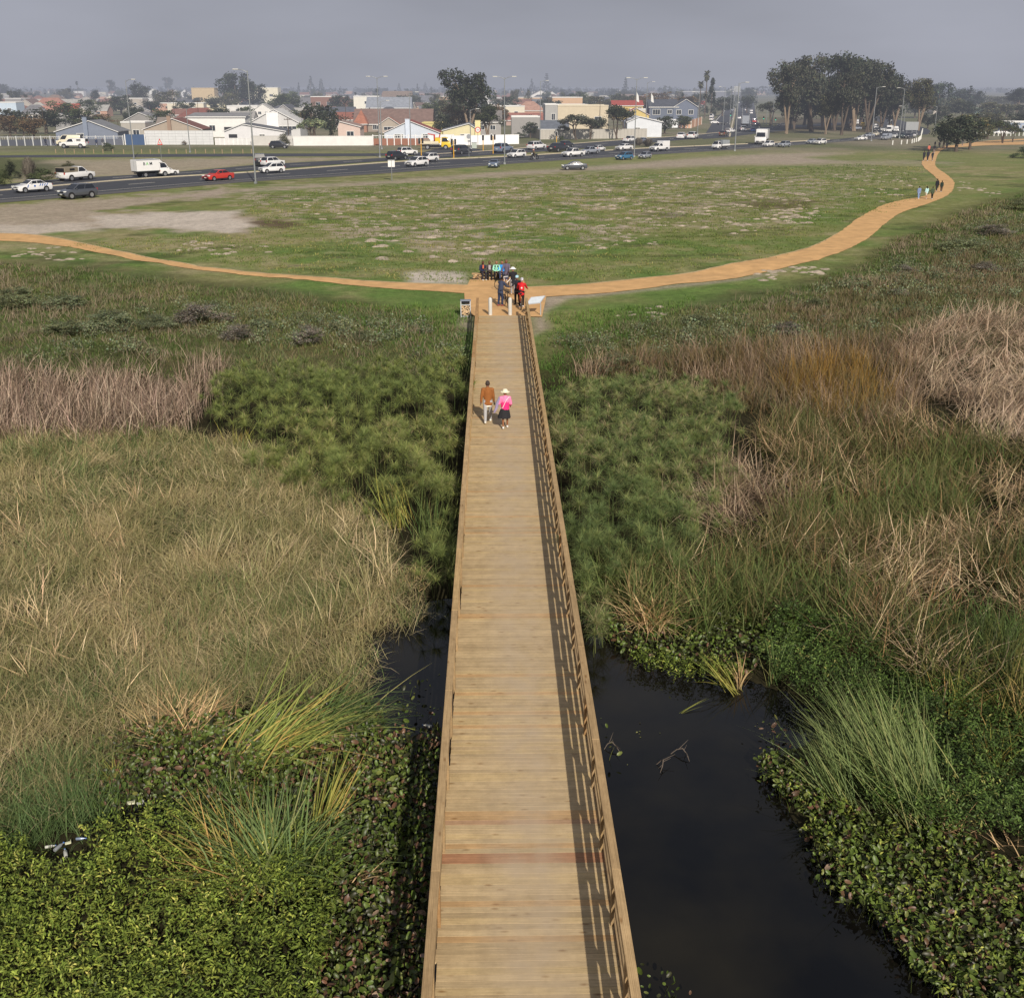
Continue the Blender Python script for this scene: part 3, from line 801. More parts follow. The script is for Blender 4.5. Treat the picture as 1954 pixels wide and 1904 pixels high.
# --- left: matted grass and reeds
L4 = [(-80, 815), (330, 815), (470, 830), (560, 880), (660, 940), (740, 1010), (800, 1090), (770, 1150), (690, 1190), (690, 1300), (560, 1310), (430, 1325), (290, 1375), (170, 1420), (150, 1500), (140, 1570), (-80, 1580)]
B = Blades()
TAN = [((156, 142, 108), 4), ((132, 124, 86), 4), ((106, 108, 70), 3), ((80, 90, 56), 3)]
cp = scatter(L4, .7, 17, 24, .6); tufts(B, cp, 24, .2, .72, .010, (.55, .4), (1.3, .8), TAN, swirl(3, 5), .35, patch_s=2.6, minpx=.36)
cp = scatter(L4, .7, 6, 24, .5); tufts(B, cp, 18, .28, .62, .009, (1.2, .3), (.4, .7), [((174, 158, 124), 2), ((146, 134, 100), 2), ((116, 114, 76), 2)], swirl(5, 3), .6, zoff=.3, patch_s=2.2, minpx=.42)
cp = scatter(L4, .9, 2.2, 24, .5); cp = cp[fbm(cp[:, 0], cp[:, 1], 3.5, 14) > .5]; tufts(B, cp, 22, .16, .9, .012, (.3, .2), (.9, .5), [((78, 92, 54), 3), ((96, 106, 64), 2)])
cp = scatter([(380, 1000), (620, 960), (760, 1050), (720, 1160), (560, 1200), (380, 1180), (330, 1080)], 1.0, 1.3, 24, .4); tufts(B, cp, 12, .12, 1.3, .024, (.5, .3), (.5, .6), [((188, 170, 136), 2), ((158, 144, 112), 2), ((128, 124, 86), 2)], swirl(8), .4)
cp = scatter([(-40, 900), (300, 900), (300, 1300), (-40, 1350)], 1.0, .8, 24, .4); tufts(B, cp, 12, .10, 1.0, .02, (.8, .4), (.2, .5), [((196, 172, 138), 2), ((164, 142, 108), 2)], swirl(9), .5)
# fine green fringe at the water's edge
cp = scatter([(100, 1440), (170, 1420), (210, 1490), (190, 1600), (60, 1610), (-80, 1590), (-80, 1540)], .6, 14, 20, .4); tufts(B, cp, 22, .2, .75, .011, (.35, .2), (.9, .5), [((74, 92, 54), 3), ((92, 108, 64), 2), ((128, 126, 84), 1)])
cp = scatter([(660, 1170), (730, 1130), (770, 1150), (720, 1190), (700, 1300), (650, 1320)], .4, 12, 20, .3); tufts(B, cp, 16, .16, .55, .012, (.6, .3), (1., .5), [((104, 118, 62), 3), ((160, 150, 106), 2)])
tag(B.build('matted_reed_grass', LEAF), 'matted tan and green reed grass filling the left bank beyond the dark water', 'reeds', kind='stuff')

# --- dead pinkish reeds, left
B = Blades()
DEAD = [((152, 134, 118), 3), ((122, 104, 90), 3), ((180, 160, 140), 2), ((88, 76, 62), 3)]
L2 = [(-80, 708), (60, 704), (320, 712), (345, 740), (342, 790), (250, 800), (-80, 815)]
cp = scatter(L2, 1.5, 9, 40, .4); tufts(B, cp, 11, .25, 1.3, .026, (.22, .2), (.7, .7), DEAD, lambda p: np.full(len(p), .5), .3, patch_s=1.6)
cp = scatter([(350, 690), (420, 690), (400, 760), (350, 790)], 1.3, 5, 40, .4); tufts(B, cp, 14, .2, 1.4, .022, (.2, .15), (.6, .5), DEAD)
tag(B.build('dead_reed_bed', LEAF_R), 'stand of dead pinkish grey reeds at the left edge behind the matted grass', 'reeds', kind='stuff')

# --- right: brown reeds and mixed cattails
B = Blades()
BROWN = [((160, 140, 118), 3), ((124, 106, 88), 3), ((118, 100, 68), 2), ((88, 86, 60), 3)]
R2 = [(1110, 690), (1240, 676), (1400, 664), (1600, 660), (1740, 650), (1760, 740), (1700, 800), (1520, 780), (1430, 750), (1330, 710), (1200, 690), (1120, 700)]
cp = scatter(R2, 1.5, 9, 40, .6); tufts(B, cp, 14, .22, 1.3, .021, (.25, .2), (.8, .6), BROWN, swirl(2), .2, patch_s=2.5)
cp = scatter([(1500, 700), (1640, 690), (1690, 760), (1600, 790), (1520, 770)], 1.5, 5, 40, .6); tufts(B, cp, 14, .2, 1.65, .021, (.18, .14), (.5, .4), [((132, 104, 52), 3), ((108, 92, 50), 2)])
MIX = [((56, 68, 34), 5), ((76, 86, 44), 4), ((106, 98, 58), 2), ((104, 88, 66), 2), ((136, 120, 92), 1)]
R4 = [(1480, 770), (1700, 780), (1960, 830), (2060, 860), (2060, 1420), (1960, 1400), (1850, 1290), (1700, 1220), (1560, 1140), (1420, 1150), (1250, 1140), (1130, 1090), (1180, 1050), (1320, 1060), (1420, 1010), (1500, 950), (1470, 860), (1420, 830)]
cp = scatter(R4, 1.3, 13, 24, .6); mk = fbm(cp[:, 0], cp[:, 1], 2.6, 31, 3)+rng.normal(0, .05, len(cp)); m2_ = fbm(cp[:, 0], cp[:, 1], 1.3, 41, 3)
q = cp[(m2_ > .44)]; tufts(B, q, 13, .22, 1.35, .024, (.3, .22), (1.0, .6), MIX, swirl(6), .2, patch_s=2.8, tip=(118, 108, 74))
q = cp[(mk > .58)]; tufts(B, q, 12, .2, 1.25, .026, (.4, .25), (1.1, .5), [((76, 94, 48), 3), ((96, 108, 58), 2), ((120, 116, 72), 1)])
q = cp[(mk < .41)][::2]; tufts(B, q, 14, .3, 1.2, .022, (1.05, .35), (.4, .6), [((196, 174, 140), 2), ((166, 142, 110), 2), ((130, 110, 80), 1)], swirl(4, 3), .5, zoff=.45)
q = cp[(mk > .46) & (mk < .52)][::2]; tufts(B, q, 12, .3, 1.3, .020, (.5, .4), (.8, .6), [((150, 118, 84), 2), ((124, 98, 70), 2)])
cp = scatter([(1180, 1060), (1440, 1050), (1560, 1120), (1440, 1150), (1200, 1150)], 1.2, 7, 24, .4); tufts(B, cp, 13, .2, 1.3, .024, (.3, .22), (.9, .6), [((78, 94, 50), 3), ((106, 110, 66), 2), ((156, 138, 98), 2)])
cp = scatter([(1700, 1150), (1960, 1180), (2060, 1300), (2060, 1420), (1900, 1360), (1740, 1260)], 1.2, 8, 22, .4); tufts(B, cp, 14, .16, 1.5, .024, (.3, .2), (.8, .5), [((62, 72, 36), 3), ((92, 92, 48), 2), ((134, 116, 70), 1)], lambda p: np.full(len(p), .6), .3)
tag(B.build('brown_reed_bed', LEAF_R), 'tall mixed brown and green reeds filling the right side of the wetland', 'reeds', kind='stuff')
B = Blades()
PALE = [((192, 172, 148), 3), ((158, 138, 116), 3), ((108, 92, 74), 3)]
for poly, o in (([(1710, 660), (1790, 630), (1960, 605), (2060, 600), (2060, 830), (1900, 820), (1850, 790), (1760, 735)], 2), ([(1355, 880), (1400, 865), (1440, 885), (1505, 935), (1450, 990), (1345, 1005)], 7)):
    cp = scatter(poly, 1.0, 6, 40, .5); tufts(B, cp, 10, .3, 1.3, .028, (1.1, .35), (.3, .7), PALE, swirl(o, 5), .55, zoff=.35, patch_s=1.8)
    cp = scatter(poly, 1.3, 3, 40, .5); tufts(B, cp, 9, .25, 1.05, .026, (.5, .4), (.8, .6), PALE, swirl(o, 5), .45, zoff=.2, patch_s=1.8)
tag(B.build('flattened_reeds', LEAF_R), 'pale wind flattened dead reeds lying in swirls on the right', 'reeds', kind='stuff')

# --- papyrus
def papyrus(name, poly, dens, label, pal, extra=()):
    B = Blades(); cp = scatter(poly, 2.0, dens, 30, 1.3)
    for e_ in extra: cp = np.concatenate([cp, scatter(e_, 1.7, dens*.8, 30, .3)])
    N_ = len(cp); z0 = np.maximum(ground_z(cp), -1.0)
    bump_ = fbm(cp[:, 0], cp[:, 1], 1.9, 4, 3); ed_ = polydist(cp[:, 0], cp[:, 1], gpoly(poly, .35))
    H_ = rng.normal(1.5, .32, N_).clip(.7, 2.4)*(.45+1.1*bump_)*(.5+.5*sstep(-1.2, 1.2, ed_))
    az = rng.uniform(0, 2*math.pi, N_); ln = np.abs(rng.normal(.1, .07, N_))
    stemc = palette(N_, [((58, 68, 34), 3), ((82, 88, 44), 1)])
    P = np.c_[cp, z0]
    B.add(P, H_, .018, az, ln, 0, stemc, stemc, 2, minpx=.35)
    top = P+np.stack([np.sin(ln)*np.cos(az)*H_, np.sin(ln)*np.sin(az)*H_, np.cos(ln)*H_], 1)
    top -= np.stack([np.zeros(N_)]*2+[np.full(N_, .05)], 1)
    K = 84; T = np.repeat(top, K, 0); n_ = N_*K
    pat = np.repeat(fbm(cp[:, 0], cp[:, 1], 5, 8)*.6+rng.random(N_)*.4, K)
    col = palette(n_, pal, pat, .10)
    sz = np.repeat(rng.uniform(.36, .62, N_), K)
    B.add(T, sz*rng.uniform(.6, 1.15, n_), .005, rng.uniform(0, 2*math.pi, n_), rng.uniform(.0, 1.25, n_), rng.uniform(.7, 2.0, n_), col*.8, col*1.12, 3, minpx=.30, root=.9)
    return tag(B.build(name, PAPY), label, 'papyrus', kind='stuff')
L3 = [(395, 735), (440, 720), (560, 712), (720, 705), (862, 700), (880, 700), (884, 800), (874, 980), (866, 1040), (850, 1090), (800, 1050), (760, 960), (700, 900), (640, 930), (560, 900), (530, 860), (440, 800), (390, 760)]
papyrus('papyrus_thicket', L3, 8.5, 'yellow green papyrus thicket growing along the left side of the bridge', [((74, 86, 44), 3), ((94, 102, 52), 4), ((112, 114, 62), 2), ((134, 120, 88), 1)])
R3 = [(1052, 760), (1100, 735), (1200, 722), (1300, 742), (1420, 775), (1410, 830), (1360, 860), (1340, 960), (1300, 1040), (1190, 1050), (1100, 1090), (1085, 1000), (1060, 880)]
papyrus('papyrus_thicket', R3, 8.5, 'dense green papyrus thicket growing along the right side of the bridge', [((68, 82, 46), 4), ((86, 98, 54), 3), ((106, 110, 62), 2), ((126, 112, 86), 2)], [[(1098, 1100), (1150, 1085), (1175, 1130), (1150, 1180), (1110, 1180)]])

# --- floating hyacinth and creeping waterweed
def hyacinth(name, poly, dens, label, brown, thin=()):
    B = Blades(); p = scatter(poly, .15, dens, 16, .35, z0=-1.0)
    for q, d_ in thin: p = np.concatenate([p, scatter(q, .1, d_, 16, .8, z0=-1.0)])
    N_ = len(p); z = WATER_Z+.04+np.abs(rng.normal(.10, .10, N_))+.22*fbm(p[:, 0], p[:, 1], 1.0, 3)**1.5
    P = np.c_[p, z]
    Nn = np.c_[rng.normal(0, .75, N_), rng.normal(-.35, .75, N_), np.full(N_, .8)]
    pat = fbm(p[:, 0], p[:, 1], 1.8, 7)
    col = palette(N_, [((52, 62, 26), 3), ((70, 84, 34), 3), ((40, 42, 22), 2), ((92, 98, 50), 1), ((84, 62, 46), 2.2*brown), ((118, 98, 82), .6*brown)], pat*.5+rng.random(N_)*.5, .15)
    B.leaves(P, Nn, rng.uniform(.03, .08, N_)*rng.uniform(.8, 1.25, N_), col, .56, .3)
    k = rng.random(N_) < .5; Q = P[k]
    B.add(np.c_[Q[:, :2]+rng.normal(0, .06, (len(Q), 2)), np.full(len(Q), WATER_Z)], (Q[:, 2]-WATER_Z+.03), .012, rng.uniform(0, 6.3, len(Q)), .2, .3, col[k]*.8, None, 2)
    return tag(B.build(name, LEAF_HYA, True), label, 'water plants', kind='stuff')
L5 = [(170, 1440), (240, 1385), (400, 1370), (560, 1340), (690, 1345), (735, 1400), (790, 1420), (860, 1400), (850, 1700), (835, 2010), (560, 2010), (600, 1880), (640, 1760), (630, 1660), (440, 1570), (260, 1545), (170, 1560), (150, 1500)]
hyacinth('water_hyacinth', L5, 420, 'dark brownish water hyacinth covering the channel left of the bridge', 1.0)
R6 = [(1150, 1190), (1240, 1170), (1330, 1150), (1440, 1160), (1560, 1190), (1480, 1290), (1410, 1290), (1300, 1272), (1200, 1255)]
R7 = [(1430, 1450), (1520, 1440), (1640, 1560), (1800, 1600), (2060, 1660), (2060, 2010), (1880, 2010), (1850, 1930), (1740, 1810), (1600, 1690), (1500, 1560)]
hyacinth('water_hyacinth', R6, 300, 'dark green water hyacinth band on the far bank right of the bridge', .5)
hyacinth('water_hyacinth', R7, 380, 'green and brown water hyacinth spreading over the bank at lower right', 1.0,
         [([(1410, 1350), (1580, 1380), (1560, 1440), (1470, 1470), (1400, 1440)], 45), ([(1170, 1590), (1225, 1600), (1280, 1660), (1190, 1690)], 10), ([(1150, 1380), (1170, 1380), (1185, 1520), (1165, 1520)], 10), ([(760, 1300), (830, 1290), (835, 1390), (770, 1380)], 10), ([(1215, 1840), (1310, 1870), (1300, 1930), (1215, 1930)], 30)])
def weed(name, poly, dens, label, cols, amp=.55, z0=-.95, power=1.0):
    B = Blades(); p = scatter(poly, .3, dens, 16, .3, z0=-.9, power=power)
    p = p[~inpoly(p[:, 0], p[:, 1], gpoly([(52, 1600), (100, 1592), (165, 1596), (170, 1630), (120, 1655), (60, 1640)], -.5))]
    N_ = len(p); hz = .10+amp*fbm(p[:, 0], p[:, 1], 1.5, 4)+amp*.5*fbm(p[:, 0], p[:, 1], .5, 9)
    base = np.c_[p, z0+hz]
    cs_ = palette(N_, cols, fbm(p[:, 0], p[:, 1], 2.2, 5)*.55+rng.random(N_)*.45, .13)
    D_ = dist(base)
    for k in range(9):
        a = rng.uniform(0, 2*math.pi, N_); el = rng.uniform(-.15, 1.0, N_)
        dv = np.stack([np.cos(a)*np.cos(el), np.sin(a)*np.cos(el), np.sin(el)], 1)
        L_ = rng.uniform(.06, .13, N_)
        B.diamonds(base+np.array([0, 0, .035])*(k-3)+rng.normal(0, .035, (N_, 3)), dv, L_, np.maximum(.032, .6/PXM(D_)), cs_*(1+rng.normal(0, .10, (N_, 1)))*(.8+.05*k))
    return tag(B.build(name, LEAF_GLOSS), label, 'water plants', kind='stuff')
GREEN = [((50, 58, 24), 3), ((78, 90, 36), 4), ((104, 112, 48), 2.5), ((134, 134, 68), 1)]
L6 = [(-80, 1600), (60, 1610), (150, 1600), (250, 1550), (420, 1572), (560, 1610), (640, 1650), (640, 1760), (600, 1880), (560, 2010), (-80, 2010)]
weed('creeping_waterweed', L6, 120, 'bright green creeping waterweed mat filling the lower left corner', GREEN)
weed('creeping_waterweed', [(1480, 1170), (1700, 1210), (1850, 1290), (2060, 1420), (2060, 1680), (1800, 1600), (1650, 1560), (1560, 1430), (1600, 1390), (1500, 1310), (1440, 1270)], 150, 'green creeping waterweed between the open water and the brown reeds on the right', [((42, 54, 26), 4), ((56, 72, 32), 4), ((76, 92, 44), 2), ((108, 106, 60), 1)], .6, power=.8)
weed('creeping_waterweed', R7, 13, 'sprigs of waterweed among the hyacinth on the lower right bank', GREEN, .3)
weed('creeping_waterweed', [(1180, 1235), (1290, 1255), (1420, 1270), (1400, 1300), (1290, 1280), (1200, 1262)], 110, 'narrow strip of green waterweed along the near edge of the far bank', GREEN, .15)

# --- grass and heath between the wetland and the paths, and over the meadow
B = Blades()
HE = [((70, 88, 44), 6), ((88, 98, 54), 3), ((106, 98, 66), 2), ((122, 112, 82), 1)]
for poly, o in (([(-200, 500), (120, 505), (380, 535), (640, 568), (850, 600), (880, 690), (400, 690), (330, 700), (-200, 700)], 1), ([(1060, 660), (1240, 600), (1480, 552), (1640, 505), (1730, 450), (1830, 405), (1960, 365), (2200, 330), (2200, 600), (1960, 590), (1700, 650), (1400, 670), (1120, 700)], 2)):
    cp = scatter(poly, .4, 5.0, 66, .8, z0=0); tufts(B, cp, 12, .25, .26, .03, (.5, .3), (.7, .4), HE, swirl(o), .3, segs=2, patch_s=6, patch_o=o+2)
    cp = scatter(poly, .6, .9, 66, .8, z0=0); tufts(B, cp, 28, .36, .5, .03, (.55, .35), (.5, .5), [((84, 92, 62), 3), ((108, 100, 78), 3), ((128, 114, 98), 2)], segs=2, patch_s=8, patch_o=o+4)
# brown tussocks on the far right
cp = scatter([(1440, 590), (1650, 540), (1800, 480), (1960, 440), (2100, 430), (2100, 580), (1960, 585), (1700, 640), (1450, 650)], .7, 2.4, 66, .8, z0=0); tufts(B, cp, 14, .3, .55, .03, (.45, .25), (.5, .4), [((112, 98, 76), 3), ((96, 84, 62), 3), ((78, 76, 46), 2)], segs=2, patch_s=7)
# fresh green beside the bridge end
for poly in ([(640, 575), (885, 585), (880, 690), (700, 640)], [(1040, 600), (1200, 585), (1330, 565), (1250, 620), (1040, 720)]):
    cp = scatter(poly, .2, 5, 66, .8, z0=0); tufts(B, cp, 11, .2, .3, .026, (.4, .25), (.6, .4), [((66, 92, 40), 4), ((86, 108, 50), 3), ((108, 112, 62), 1)], segs=2, patch_s=4)
tag(B.build('rough_heath_grass', LEAF_FAR), 'rough olive and brown grass between the reeds and the orange path', 'grass', kind='stuff')
cl = []
for poly in ([(-200, 560), (60, 540), (300, 570), (520, 596), (760, 612), (880, 640), (870, 672), (560, 672), (400, 684), (-200, 682)], [(1060, 650), (1260, 610), (1480, 575), (1640, 530), (1760, 470), (1960, 390), (2200, 360), (2200, 560), (1960, 570), (1690, 640), (1400, 655), (1120, 692)]):
    p = scatter(poly, .4, .75, 70, .8, z0=0); p = p[fbm(p[:, 0], p[:, 1], 7, 17)+rng.normal(0, .06, len(p)) > .45]
    for x, y in p: cl.append((x, y, terr1(x, y)+rng.uniform(.15, .5), rng.uniform(.45, 1.0), rng.uniform(.7, 1.3)))
SCRUB_CL = cl
B = Blades()
def meadow_mask(p, lo=.45):
    q = np.stack([p[:, 0], p[:, 1], np.zeros(len(p))], 1)-CAM; zz = q @ FWD
    return CX+FPX*(q @ RIGHT)/zz, CY-FPX*(q @ UP)/zz
MEAD = [(120, 470), (300, 480), (560, 520), (880, 540), (1000, 540), (1200, 528), (1480, 485), (1600, 430), (1760, 372), (1760, 320), (1640, 312), (1440, 322), (1214, 330), (960, 340), (720, 355), (480, 370), (460, 400), (500, 425), (470, 446), (330, 446)]
cp = scatter(MEAD, .1, 2.6, 75, 1, z0=0, power=1.2)
tufts(B, cp, 9, .25, .16, .05, (.6, .3), (.6, .4), [((80, 98, 46), 4), ((104, 112, 60), 3), ((132, 124, 78), 2)], segs=2, patch_s=7, patch_o=4)
tag(B.build('meadow_grass', LEAF_FAR), 'short green meadow grass between the path and the road', 'grass', kind='stuff')

# little heaps of pale sand thrown up by moles
V, F3, C_ = [], [], []; nvv = 0
sandz = [([(560, 380), (1080, 350), (1120, 400), (900, 470), (620, 440)], 160, .34), ([(1150, 340), (1500, 330), (1560, 400), (1500, 440), (1240, 470), (1100, 480), (1120, 400)], 170, .42), ([(1480, 400), (1560, 395), (1550, 425), (1490, 430)], 40, .45), ([(60, 468), (180, 488), (160, 500), (20, 490)], 16, .34), ([(330, 460), (520, 470), (500, 495), (350, 480)], 22, .34),
         ([(1440, 520), (1580, 500), (1570, 525), (1450, 536)], 24, .34), ([(1600, 320), (1760, 330), (1700, 390), (1620, 370)], 40, .4), ([(1200, 590), (1290, 580), (1270, 605), (1210, 605)], 9, .25), ([(1830, 345), (1920, 350), (1900, 380), (1830, 370)], 14, .4), ([(700, 430), (1000, 470), (880, 510), (720, 500)], 26, .5)]
for poly, cnt, rad in sandz:
    p = scatter(poly, 0, 1.2, None, .3, z0=0)
    if len(p) == 0: continue
    p = p[rng.choice(len(p), min(cnt, len(p)), replace=False)]
    for x, y in p:
        for q in range(rng.integers(1, 4)):
            cx, cy = x+rng.normal(0, .5)*(q > 0), y+rng.normal(0, .5)*(q > 0); r = rad*rng.uniform(.3, 1.1); h = r*rng.uniform(.12, .4)
            z0 = terr1(cx, cy); ns_ = 9; col = srgb(166, 154, 138)*rng.uniform(.85, 1.1)
            ring0 = [(cx+r*1.3*math.cos(a)*rng.uniform(.75, 1.2), cy+r*math.sin(a)*rng.uniform(.75, 1.2), z0-.02) for a in np.linspace(0, 2*math.pi, ns_, endpoint=False)]
            ring1 = [(cx+(a-cx)*.5*rng.uniform(.7, 1.2), cy+(b-cy)*.5*rng.uniform(.7, 1.2), z0+h*.75*rng.uniform(.7, 1.2)) for a, b, _ in ring0]
            V += ring0+ring1+[(cx, cy, z0+h)]
            for k in range(ns_):
                k2 = (k+1) % ns_; o = nvv
                F3 += [(o+k, o+k2, o+ns_+k2), (o+k, o+ns_+k2, o+ns_+k), (o+ns_+k, o+ns_+k2, o+2*ns_)]
            C_ += [col]*(2*ns_+1); nvv += 2*ns_+1
me = fast_mesh('loose_sand', V, [np.array(F3)], [GROUND_MAT], np.array(C_), smooth=True)
tag(link('loose_sand', me), 'pale sand thrown up in small heaps over the meadow', 'sand', kind='stuff')
# small floating pondweed leaves on the open water
B = Blades()
for poly, d_ in (([(1400, 1350), (1480, 1330), (1590, 1390), (1540, 1440), (1470, 1480), (1410, 1440)], 70), ([(1170, 1580), (1215, 1590), (1290, 1650), (1280, 1690), (1190, 1680)], 22), ([(1150, 1370), (1260, 1400), (1300, 1460), (1160, 1460)], 7), ([(760, 1290), (835, 1280), (838, 1390), (770, 1390)], 16), ([(1205, 1830), (1320, 1880), (1330, 1950), (1210, 1950)], 40)):
    p = scatter(poly, 0, d_, None, .8, z0=-1.0); p = p[fbm(p[:, 0], p[:, 1], .8, 23) > .47]
    B.leaves(np.c_[p, np.full(len(p), WATER_Z+.012)], np.c_[rng.normal(0, .2, (len(p), 2)), np.ones(len(p))], rng.uniform(.012, .032, len(p)), palette(len(p), [((96, 100, 52), 3), ((120, 116, 70), 2), ((70, 78, 40), 2)]), .7, .1, 6)
tag(B.build('pondweed', LEAF_HYA), 'thin scattered pondweed leaves floating on the dark water', 'water plants', kind='stuff')
# ------------------------------------------------------------------ trees and bushes
def tintmat(name, tint, transl=.2):
    m, n, l = newmat(name)
    at = n.new('ShaderNodeAttribute'); at.attribute_name = 'Col'
    oi = n.new('ShaderNodeObjectInfo')
    mr = n.new('ShaderNodeMapRange'); mr.inputs[3].default_value = .82; mr.inputs[4].default_value = 1.18; l.new(oi.outputs['Random'], mr.inputs[0])
    vm = n.new('ShaderNodeVectorMath'); vm.operation = 'MULTIPLY'; vm.inputs[1].default_value = tint; l.new(at.outputs['Color'], vm.inputs[0])
    v2 = n.new('ShaderNodeVectorMath'); v2.operation = 'SCALE'; l.new(vm.outputs[0], v2.inputs[0]); l.new(mr.outputs[0], v2.inputs['Scale'])
    b = n.new('ShaderNodeBsdfPrincipled'); b.inputs['Roughness'].default_value = .7; b.inputs['Specular IOR Level'].default_value = .2; l.new(v2.outputs[0], b.inputs['Base Color'])
    t = n.new('ShaderNodeBsdfTranslucent'); l.new(v2.outputs[0], t.inputs[0])
    mx = n.new('ShaderNodeMixShader'); mx.inputs[0].default_value = transl; l.new(b.outputs[0], mx.inputs[1]); l.new(t.outputs[0], mx.inputs[2])
    return finish(m, mx.outputs[0])
FOL = {'dark': tintmat('dark_foliage', (.046, .056, .034)), 'green': tintmat('green_foliage', (.075, .092, .042)), 'olive': tintmat('olive_foliage', (.105, .105, .055)),
       'grey': tintmat('grey_foliage', (.072, .078, .052)), 'rust': tintmat('rust_foliage', (.135, .092, .046)), 'heath': tintmat('heath_twigs', (.22, .195, .16)), 'pine': tintmat('pine_foliage', (.050, .064, .050)),
       'lush': tintmat('bush_foliage', (.05, .075, .03)), 'scrub': tintmat('scrub_foliage', (.17, .19, .10)), 'sage': tintmat('sage_foliage', (.20, .23, .13))}
BARK = mat('grey_bark', srgb(92, 81, 70), .9, .25, 4); BARK_PALE = mat('pale_gum_bark', srgb(134, 118, 100), .85, .28, 1.5); BARK_DARK = mat('dark_bark', srgb(78, 66, 54), .9, .2, 4)
def crown_from(clumps, per, leaf, name, flat=.8, jitter=.28):
    """clumps: (x, y, z, r, shade)"""
    C4 = np.array(clumps); n_ = len(C4)*per
    rep = np.repeat(C4, per, 0)
    u = rng.normal(size=(n_, 3)); u /= np.linalg.norm(u, axis=1)[:, None]
    rr = rng.random(n_)**.45
    P = rep[:, :3]+u*rr[:, None]*rep[:, 3:4]*np.array([1, 1, flat])
    N = u+rng.normal(0, .55, (n_, 3)); N /= np.linalg.norm(N, axis=1)[:, None]
    a = np.cross(N, rng.normal(size=(n_, 3))); a /= np.linalg.norm(a, axis=1)[:, None]; b = np.cross(N, a)
    s_ = leaf*rng.uniform(.6, 1.5, n_)[:, None]
    V = np.stack([P-a*s_, P-b*s_*.55+N*s_*.15, P+a*s_, P+b*s_*.55-N*s_*.15], 1).reshape(-1, 3)
    sh = rep[:, 4]*(1+rng.normal(0, jitter, n_))
    col = np.stack([sh*(1+.10*rng.normal(size=n_)), sh, sh*(1+.12*rng.normal(size=n_))], 1).clip(.15, 2.4)
    b_ = (np.arange(n_)*4)[:, None]
    return fast_mesh(name, V, [b_+np.array([0, 1, 2, 3])], None, np.repeat(col, 4, 0))
def limbs(targets, trunk_top, r0, name, base=(0, 0, 0), lean=(0, 0), forks=5):
    mb = MB(); b = Vector(base); t = Vector(trunk_top)
    mb.tube([b, b.lerp(t, .35)+Vector((lean[0]*.3, lean[1]*.3, 0)), b.lerp(t, .7)+Vector((lean[0]*.2, 0, 0)), t], [r0*1.25, r0, r0*.85, r0*.7], 9)
    for q in targets[:forks]:
        q = Vector(q[:3]); m_ = t.lerp(q, .5)+Vector((0, 0, -.06*(q-t).length))
        mb.tube([b.lerp(t, .8), m_, q], [r0*.6, r0*.36, r0*.12], 7)
    return mb.mesh(name, [BARK], smooth=True)
PROTO = {}
